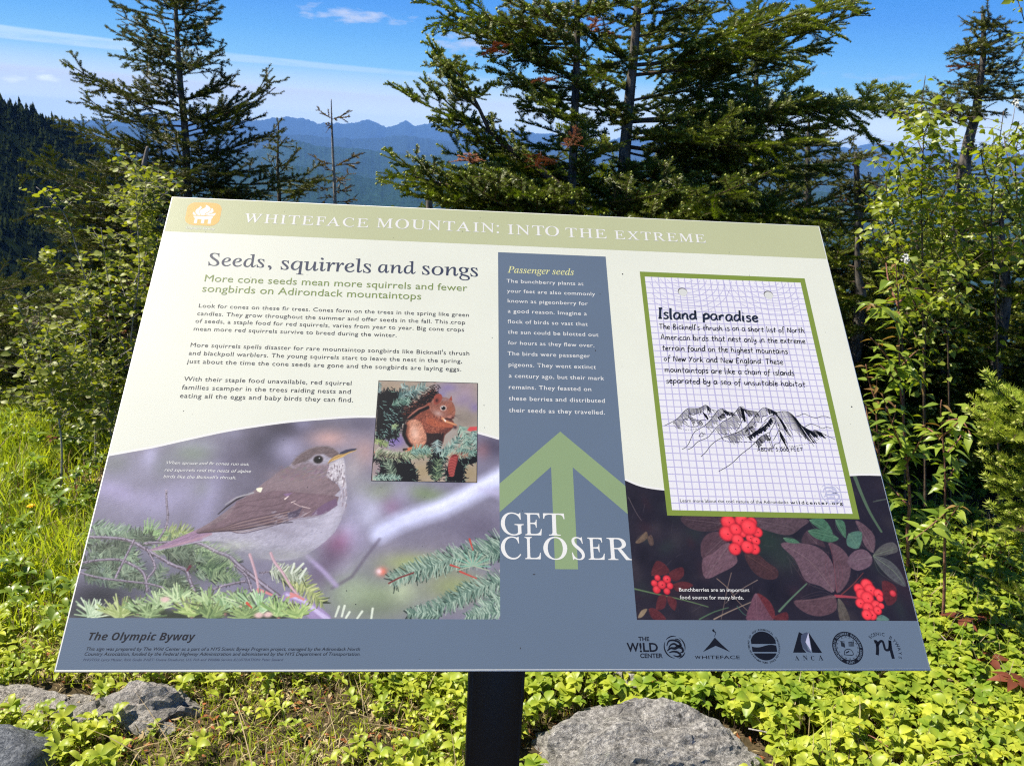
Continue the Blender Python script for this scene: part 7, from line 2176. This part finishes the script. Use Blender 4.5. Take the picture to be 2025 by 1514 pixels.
def blades(name, label, region, N, hmin, hmax, mats, wid=.0022, lean=.5, seed=0, dens=None, straw=.15, cat='grass'):
    """grass blades: three-segment ribbons; region = function giving N random (x, y)"""
    r = np.random.default_rng(seed)
    x, y = region(r, N)
    N = len(x)
    z = ground_h(x, y)
    h = r.uniform(hmin, hmax, N)*(.6+.6*(fbm(x*4, y*4, 2)+.5))
    a = r.uniform(0, 6.283, N); ln = r.uniform(.1, lean, N)
    dx, dy = np.cos(a)*ln*h, np.sin(a)*ln*h
    b = r.uniform(0, 6.283, N); wx, wy = np.cos(b)*wid*r.uniform(.6, 1.3, N), np.sin(b)*wid*r.uniform(.6, 1.3, N)
    def row(f, w):
        cx = x+dx*f**2; cy_ = y+dy*f**2; cz = z+h*(f-.25*ln*f**2)-.01*(f == 0)
        return np.stack([cx-wx*w, cy_-wy*w, cz], -1), np.stack([cx+wx*w, cy_+wy*w, cz], -1)
    rows = [row(0, .8), row(.45, 1.0), row(.8, .7)]
    tip = np.stack([x+dx, y+dy, z+h*(1-.25*ln)], -1)
    V = np.stack([rows[0][0], rows[0][1], rows[1][0], rows[1][1], rows[2][0], rows[2][1], tip], 1).reshape(-1, 3)
    k = np.arange(N)[:, None]*7
    Q = np.vstack([np.hstack([k, k+1, k+3, k+2]), np.hstack([k+2, k+3, k+5, k+4])]); T = np.hstack([k+4, k+5, k+6])
    st = (r.random(N) < straw).astype(int)
    mi = np.concatenate([st, st, st])
    o = link(name, np_mesh(name, V, T, Q, mi), None, mats)
    return tag(o, label, cat, kind='stuff')


ROCKS = [(o.location.x, o.location.y, max(o.dimensions.x, .05)*.5, max(o.dimensions.y, .05)*.5) for o in bpy.data.objects if o.name.split('.')[0] in ('boulder', 'rock')]
def clear(x, y, k=.8):
    ok = np.ones(len(x), bool)
    for rx, ry, a, b in ROCKS:
        ok &= ((x-rx)/(a*k))**2+((y-ry)/(b*k))**2 > 1
    return ok


def box_region(x0, x1, y0, y1, f=None):
    def g(r, N):
        x, y = r.uniform(x0, x1, N), r.uniform(y0, y1, N)
        k = clear(x, y)
        if f is not None: k &= r.random(N) < f(x, y)
        return x[k], y[k]
    return g


gm = (m_grass, m_straw)
blades('meadow_grass', 'bright green grass left of the sign', box_region(-2.9, -.45, 2.05, 4.4, lambda x, y: np.clip(.75+.9*fbm(x*2.2, y*2.2, 3), .15, 1)), 60000, .05, .15, gm, .0026, .7, 1, straw=.10)
blades('short_grass', 'short grass among herbs under the sign', box_region(-1.9, 1.4, 1.45, 2.5, lambda x, y: np.clip(.35+1.0*fbm(x*3, y*3, 3)-.5*(x > .35), .08, 1)), 52000, .02, .085, gm, .0017, .9, 2, straw=.28)
blades('dry_grass', 'matted dry grass and straw between the herbs under the sign', box_region(-1.9, .6, 1.35, 2.4), 26000, .015, .055, (m_straw, m_grass), .0013, 1.6, 7, straw=.62)
blades('wood_edge_grass', 'thin grass running back under the shrubs', box_region(-4.5, 3.5, 2.3, 6.5), 9000, .04, .12, gm, .0024, .8, 3, straw=.2)
blades('dry_stalks', 'scattered dry straw stalks lying in the grass', box_region(-2.4, 1.9, 1.45, 3.8), 1500, .06, .17, (m_straw, m_straw), .0012, 2.2, 4, straw=0)
blades('verge_grass', 'sparse verge grass near the foot of the post', box_region(-2.2, 2.2, -.4, 1.5, lambda x, y: np.clip(.4+fbm(x*2, y*2, 3), 0, 1)), 7000, .02, .06, gm, .0018, .9, 5, straw=.3)


def whorl(seed, n, L, Wd, h, tilt=.25, mat=None, second=False):
    """low plant: thin stem with a whorl of ovate leaves"""
    r = np.random.default_rng(seed); s = Soup()
    s.tube([(0, 0, -.01), (.003, 0, h*.5), (0, 0, h)], [.0013, .0011, .0009], 4, 0)
    for lev in range(2 if second else 1):
        hh = h-lev*.022; Ls = L*(1 if lev == 0 else .8)
        a0 = r.random()*6.28
        for k in range(n):
            a = a0+k*2*math.pi/n+r.normal()*.15; l = Ls*r.uniform(.75, 1.15); w = Wd*l/L*.5
            xs = np.array([0, .14, .36, .62, .84, 1.0]); ws = np.array([.04, .55, 1., .9, .5, 0])*w
            tl = tilt+r.normal()*.22
            zz_ = hh+np.sin(xs*1.5)*l*tl-.30*l*xs**2
            c, sn = math.cos(a), math.sin(a); tw = r.normal()*.25
            mid = np.stack([xs*l*c, xs*l*sn, zz_], -1)
            A = np.stack([xs*l*c-ws*sn, xs*l*sn+ws*c, zz_+ws*(.35+tw)], -1); B_ = np.stack([xs*l*c+ws*sn, xs*l*sn-ws*c, zz_+ws*(.35-tw)], -1)
            V = np.vstack([mid, A, B_]); Q = []
            for i in range(5):
                Q += [(i, i+1, 6+i+1, 6+i), (i, 12+i, 12+i+1, i+1)]
            s.add(V, None, Q, 1)
    me = s.build('herb'); me.materials.append(m_twig); me.materials.append(mat)
    return me


BUN = [whorl(i, [4, 5, 6, 6, 5][i % 5], .019+.006*(i % 3), .017+.003*(i % 3), .055+.008*(i % 4), .15+.07*(i % 3), m_bunch, i % 3 == 0) for i in range(8)]
def bunchberries():
    r = np.random.default_rng(21); rnd = random.Random(5)
    pts = []
    # carpet outline on the ground, right of the post and under the sign's right end
    while len(pts) < 4200:
        x, y = r.uniform(.12, 2.3), r.uniform(1.38, 2.9)
        f = .95 if x > .55 else .75
        if y > 2.05 and x < .6: f = .35
        if y > 2.5: f *= .5
        if r.random() > f: continue
        if not clear(np.array([x]), np.array([y]), .74)[0]: continue
        pts.append((x, y))
    pts.sort(key=lambda p: p[1]+.0*p[0])
    def inview(x, y):
        d = Vector((x, y, .07))-CAM; w = d.dot(_F)
        u, v = 1012.5+F_PX*d.dot(CR)/w, 757-F_PX*d.dot(CU)/w
        behind = v < 1325 and u < 1850-(1325-v)*.25
        return 0 < u < 2025 and v < 1530 and not behind
    k = 0; rest = []
    for x, y in pts:
        if k < 290 and inview(x, y):
            o = bpy.data.objects.new('bunchberry_plant', rnd.choice(BUN)); COL.objects.link(o)
            o.location = (x, y, gz(x, y)); s_ = rnd.uniform(.8, 1.25); o.scale = (s_, s_, s_*rnd.uniform(.7, 1.3)); o.rotation_euler = (rnd.gauss(0, .12), rnd.gauss(0, .12), rnd.random()*6.28)
            tag(o, 'small bright yellow green bunchberry plant in the carpet covering the lower right ground', 'plant', 'bunchberry plants carpeting the lower right ground'); k += 1
        else:
            rest.append((x, y))
    join_stuff('bunchberry_carpet', 'remaining bright leafy ground cover at the lower right', BUN, rest, rnd, (m_twig, m_bunch), .75, 1.2)


def join_stuff(name, label, meshes, pts, rnd, mats, smin, smax, cat='ground cover'):
    data = []
    for me in meshes:
        V = np.empty(len(me.vertices)*3, np.float32); me.vertices.foreach_get('co', V)
        me.calc_loop_triangles(); T = np.empty(len(me.loop_triangles)*3, np.int32); me.loop_triangles.foreach_get('vertices', T)
        mi = np.empty(len(me.polygons), np.int32); me.polygons.foreach_get('material_index', mi)
        pi = np.empty(len(me.loop_triangles), np.int32); me.loop_triangles.foreach_get('polygon_index', pi)
        data.append((V.reshape(-1, 3), T.reshape(-1, 3), mi[pi]))
    Vs, Ts, Ms, n = [], [], [], 0
    for x, y in pts:
        V, T, m = rnd.choice(data)
        s_ = rnd.uniform(smin, smax); a = rnd.random()*6.28; c, s2 = math.cos(a), math.sin(a)
        R = np.array([[c, -s2, 0], [s2, c, 0], [rnd.gauss(0, .1), rnd.gauss(0, .1), 1]])
        Vs.append(V@R.T*s_+np.array([x, y, gz(x, y)])); Ts.append(T+n); Ms.append(m); n += len(V)
    o = link(name, np_mesh(name, np.vstack(Vs), np.vstack(Ts), None, np.concatenate(Ms)), None, mats)
    return tag(o, label, cat, kind='stuff')


bunchberries()
HERB = [whorl(50+i, 3+i % 3, .022+.006*(i % 3), .015, .03+.012*(i % 4), .45, m_bunch, i % 2 == 0) for i in range(6)]
HERB2 = [whorl(70+i, 4+i % 3, .024+.006*(i % 3), .014, .04+.02*(i % 4), .5, m_cherry, i % 2 == 0) for i in range(6)]
rnd = random.Random(9)
def scat(n, x0, x1, y0, y1, seed, f):
    r = np.random.default_rng(seed); o = []
    while len(o) < n:
        x, y = r.uniform(x0, x1), r.uniform(y0, y1)
        if r.random() < f(x, y) and clear(np.array([x]), np.array([y]), .76)[0]: o.append((x, y))
    return o
join_stuff('herb_patches', 'yellow green herbs growing between the rocks and the post', HERB, scat(2600, -1.7, .6, 1.36, 2.3, 31, lambda x, y: float(np.clip(.55+1.2*fbm(np.array([x*3.]), np.array([y*3.]), 2)[0], .05, 1))), rnd, (m_twig, m_bunch), .42, 1.1)
join_stuff('meadow_herbs', 'leafy herbs mixed into the grass at the left', HERB2, scat(1700, -3.4, -.5, 2.0, 5.2, 32, lambda x, y: .8), rnd, (m_twig, m_cherry), .7, 1.6)
join_stuff('wood_floor_herbs', 'shaded leafy herbs on the floor of the wood', HERB2, scat(900, -.5, 3.0, 2.4, 4.6, 33, lambda x, y: .8), rnd, (m_twig, m_cherry), .8, 1.7)

join_stuff('mixed_herbs', 'darker small herbs growing through the bright carpet', HERB2, scat(420, .5, 2.3, 1.4, 2.6, 36, lambda x, y: .8), rnd, (m_twig, m_cherry), .5, 1.1)
blades('carpet_grass', 'sparse grass stalks standing in the bright carpet', box_region(.3, 2.3, 1.4, 2.9), 2600, .06, .15, gm, .0016, .6, 8, straw=.3)
# dead leaves and needles on the soil
def litter():
    r = np.random.default_rng(14); N = 26000
    x, y = r.uniform(-2.2, 2.4, N), r.uniform(1.3, 3.4, N)
    z = ground_h(x, y)+.004+r.random(N)*.006
    L = r.uniform(.004, .016, N); a = r.uniform(0, 6.28, N); w = L*r.uniform(.08, .4, N)
    c, s_ = np.cos(a), np.sin(a); t = r.normal(0, .3, N)
    V = np.stack([np.stack([x-c*L, y-s_*L, z], -1), np.stack([x-s_*w, y+c*w, z+.003], -1), np.stack([x+c*L, y+s_*L, z+t*L], -1), np.stack([x+s_*w, y-c*w, z+.001], -1)], 1).reshape(-1, 3)
    k = np.arange(N)[:, None]*4
    o = link('leaf_litter', np_mesh('leaf_litter', V, None, np.hstack([k, k+1, k+2, k+3]), (r.random(N) < .6).astype(int)), None, (m_dead, m_straw))
    tag(o, 'brown leaf and needle litter on the bare soil', 'litter', kind='stuff')
litter()

# broad-leaved lilies and red-leaved sprigs
big = leaf_mesh('broad_leaf', .13, .055, .3, .35, (m_clint,), tip=.8, stalk=.02)
redl = leaf_mesh('red_leaf', .055, .026, .25, .35, (m_red,), stalk=.1)
def leafy(name, label, px, py, n, me, sc, up, stem_h, bark, seed):
    rnd_ = random.Random(seed); g = on_ground(px, py)
    root = empty(name, (g.x, g.y, gz(g.x, g.y))); tag(root, label, 'plant')
    s = Soup(); s.tube([(0, 0, -.01), (.004, .002, stem_h*.6), (0, 0, stem_h)], [.0022, .0018, .0012], 6, 0); link('stem', s.build('stem'), root, (bark,))
    for k in range(n):
        a = k*6.283/n+rnd_.uniform(-.3, .3)
        leaf_at(root, me, (root.location.x, root.location.y, root.location.z+stem_h*(1-.0*k)), (math.cos(a), math.sin(a), up+rnd_.uniform(-.15, .15)), rnd_.uniform(-.3, .3), sc*rnd_.uniform(.8, 1.15))
for i, (x, y, n, sc, lab) in enumerate(((1868, 1190, 4, .95, 'broad-leaved lily plant just left of the thin cherry stem'), (1905, 1175, 3, 1.1, 'broad-leaved lily plant catching the light right of the thin cherry stem'), (1945, 1200, 4, 1.1, 'dark broad-leaved lily plant in the shade'), (1985, 1215, 4, .9, 'broad-leaved lily plant nearest the right edge'))):
    leafy('broad_leaved_plant', lab, x, y, n, big, sc, .75, .02, m_clint, i)
for i, (x, y, n, h, lab) in enumerate(((1893, 1268, 5, .09, 'red-leaved sprig standing in the green carpet below the thin cherry stem'), (1940, 1262, 5, .08, 'red-leaved sprig right of the first one'), (1990, 1400, 6, .10, 'glossy red-leaved sprig near the lower right corner'), (1945, 1345, 4, .08, 'red-leaved sprig above the lower right one'), (108, 905, 5, .10, 'rusty red-leaved sprig in the grass at the left'))):
    leafy('red_leaved_plant', lab, x, y, n, redl, 1.0, .1, h, m_redstem, 10+i)
# dandelion
g = on_ground(68, 1045)
root = empty('dandelion', (g.x, g.y, gz(g.x, g.y))); tag(root, 'single yellow dandelion in the shaded grass at the left edge', 'flower')
s = Soup(); s.tube([(0, 0, -.01), (.005, 0, .05), (0, 0, .1)], [.0015, .0013, .0012], 6, 0); link('stalk', s.build('stalk'), root, (m_grass,))
s = Soup()
for k in range(26):
    a = k*2.399; q = .004+.009*(k/26)**.5
    s.add([(0, 0, .1), (q*math.cos(a-.2), q*math.sin(a-.2), .106-.0002*k), (1.3*q*math.cos(a), 1.3*q*math.sin(a), .107-.0003*k), (q*math.cos(a+.2), q*math.sin(a+.2), .106-.0002*k)], None, [(0, 1, 2, 3)])
link('flower_head', s.build('flower_head'), root, (m_yellowpetal,))
# fallen twigs
for i, (a, b, lab) in enumerate((((2025, 1110), (1985, 1130), 'bare twig poking in at the right edge above the carpet'), ((1830, 1235), (1900, 1300), 'thin dead stem lying on the carpet below the cherry'), ((1680, 1440), (1800, 1512), 'reddish dead stem crossing the carpet near the bottom right'), ((0, 1075), (62, 1020), 'dry grey twig in the grass at the left edge'), ((1080, 1375), (1035, 1362), 'pale straw twig right of the post'), ((1480, 1440), (1620, 1500), 'pale straw twig beside the boulder'))):
    A, B_ = on_ground(*a, .05), on_ground(*b, .04)
    mid = (A+B_)/2+Vector((0, .01, .012))
    s = Soup(); s.tube(smooth_line([tuple(A-A), tuple(mid-A), tuple(B_-A)], 4), np.linspace(.0022, .0009, 9), 5, 0)
    o = link('twig', s.build('twig', True), None, (m_greystem if i != 2 else m_redstem,)); o.location = A
    tag(o, lab, 'twig')
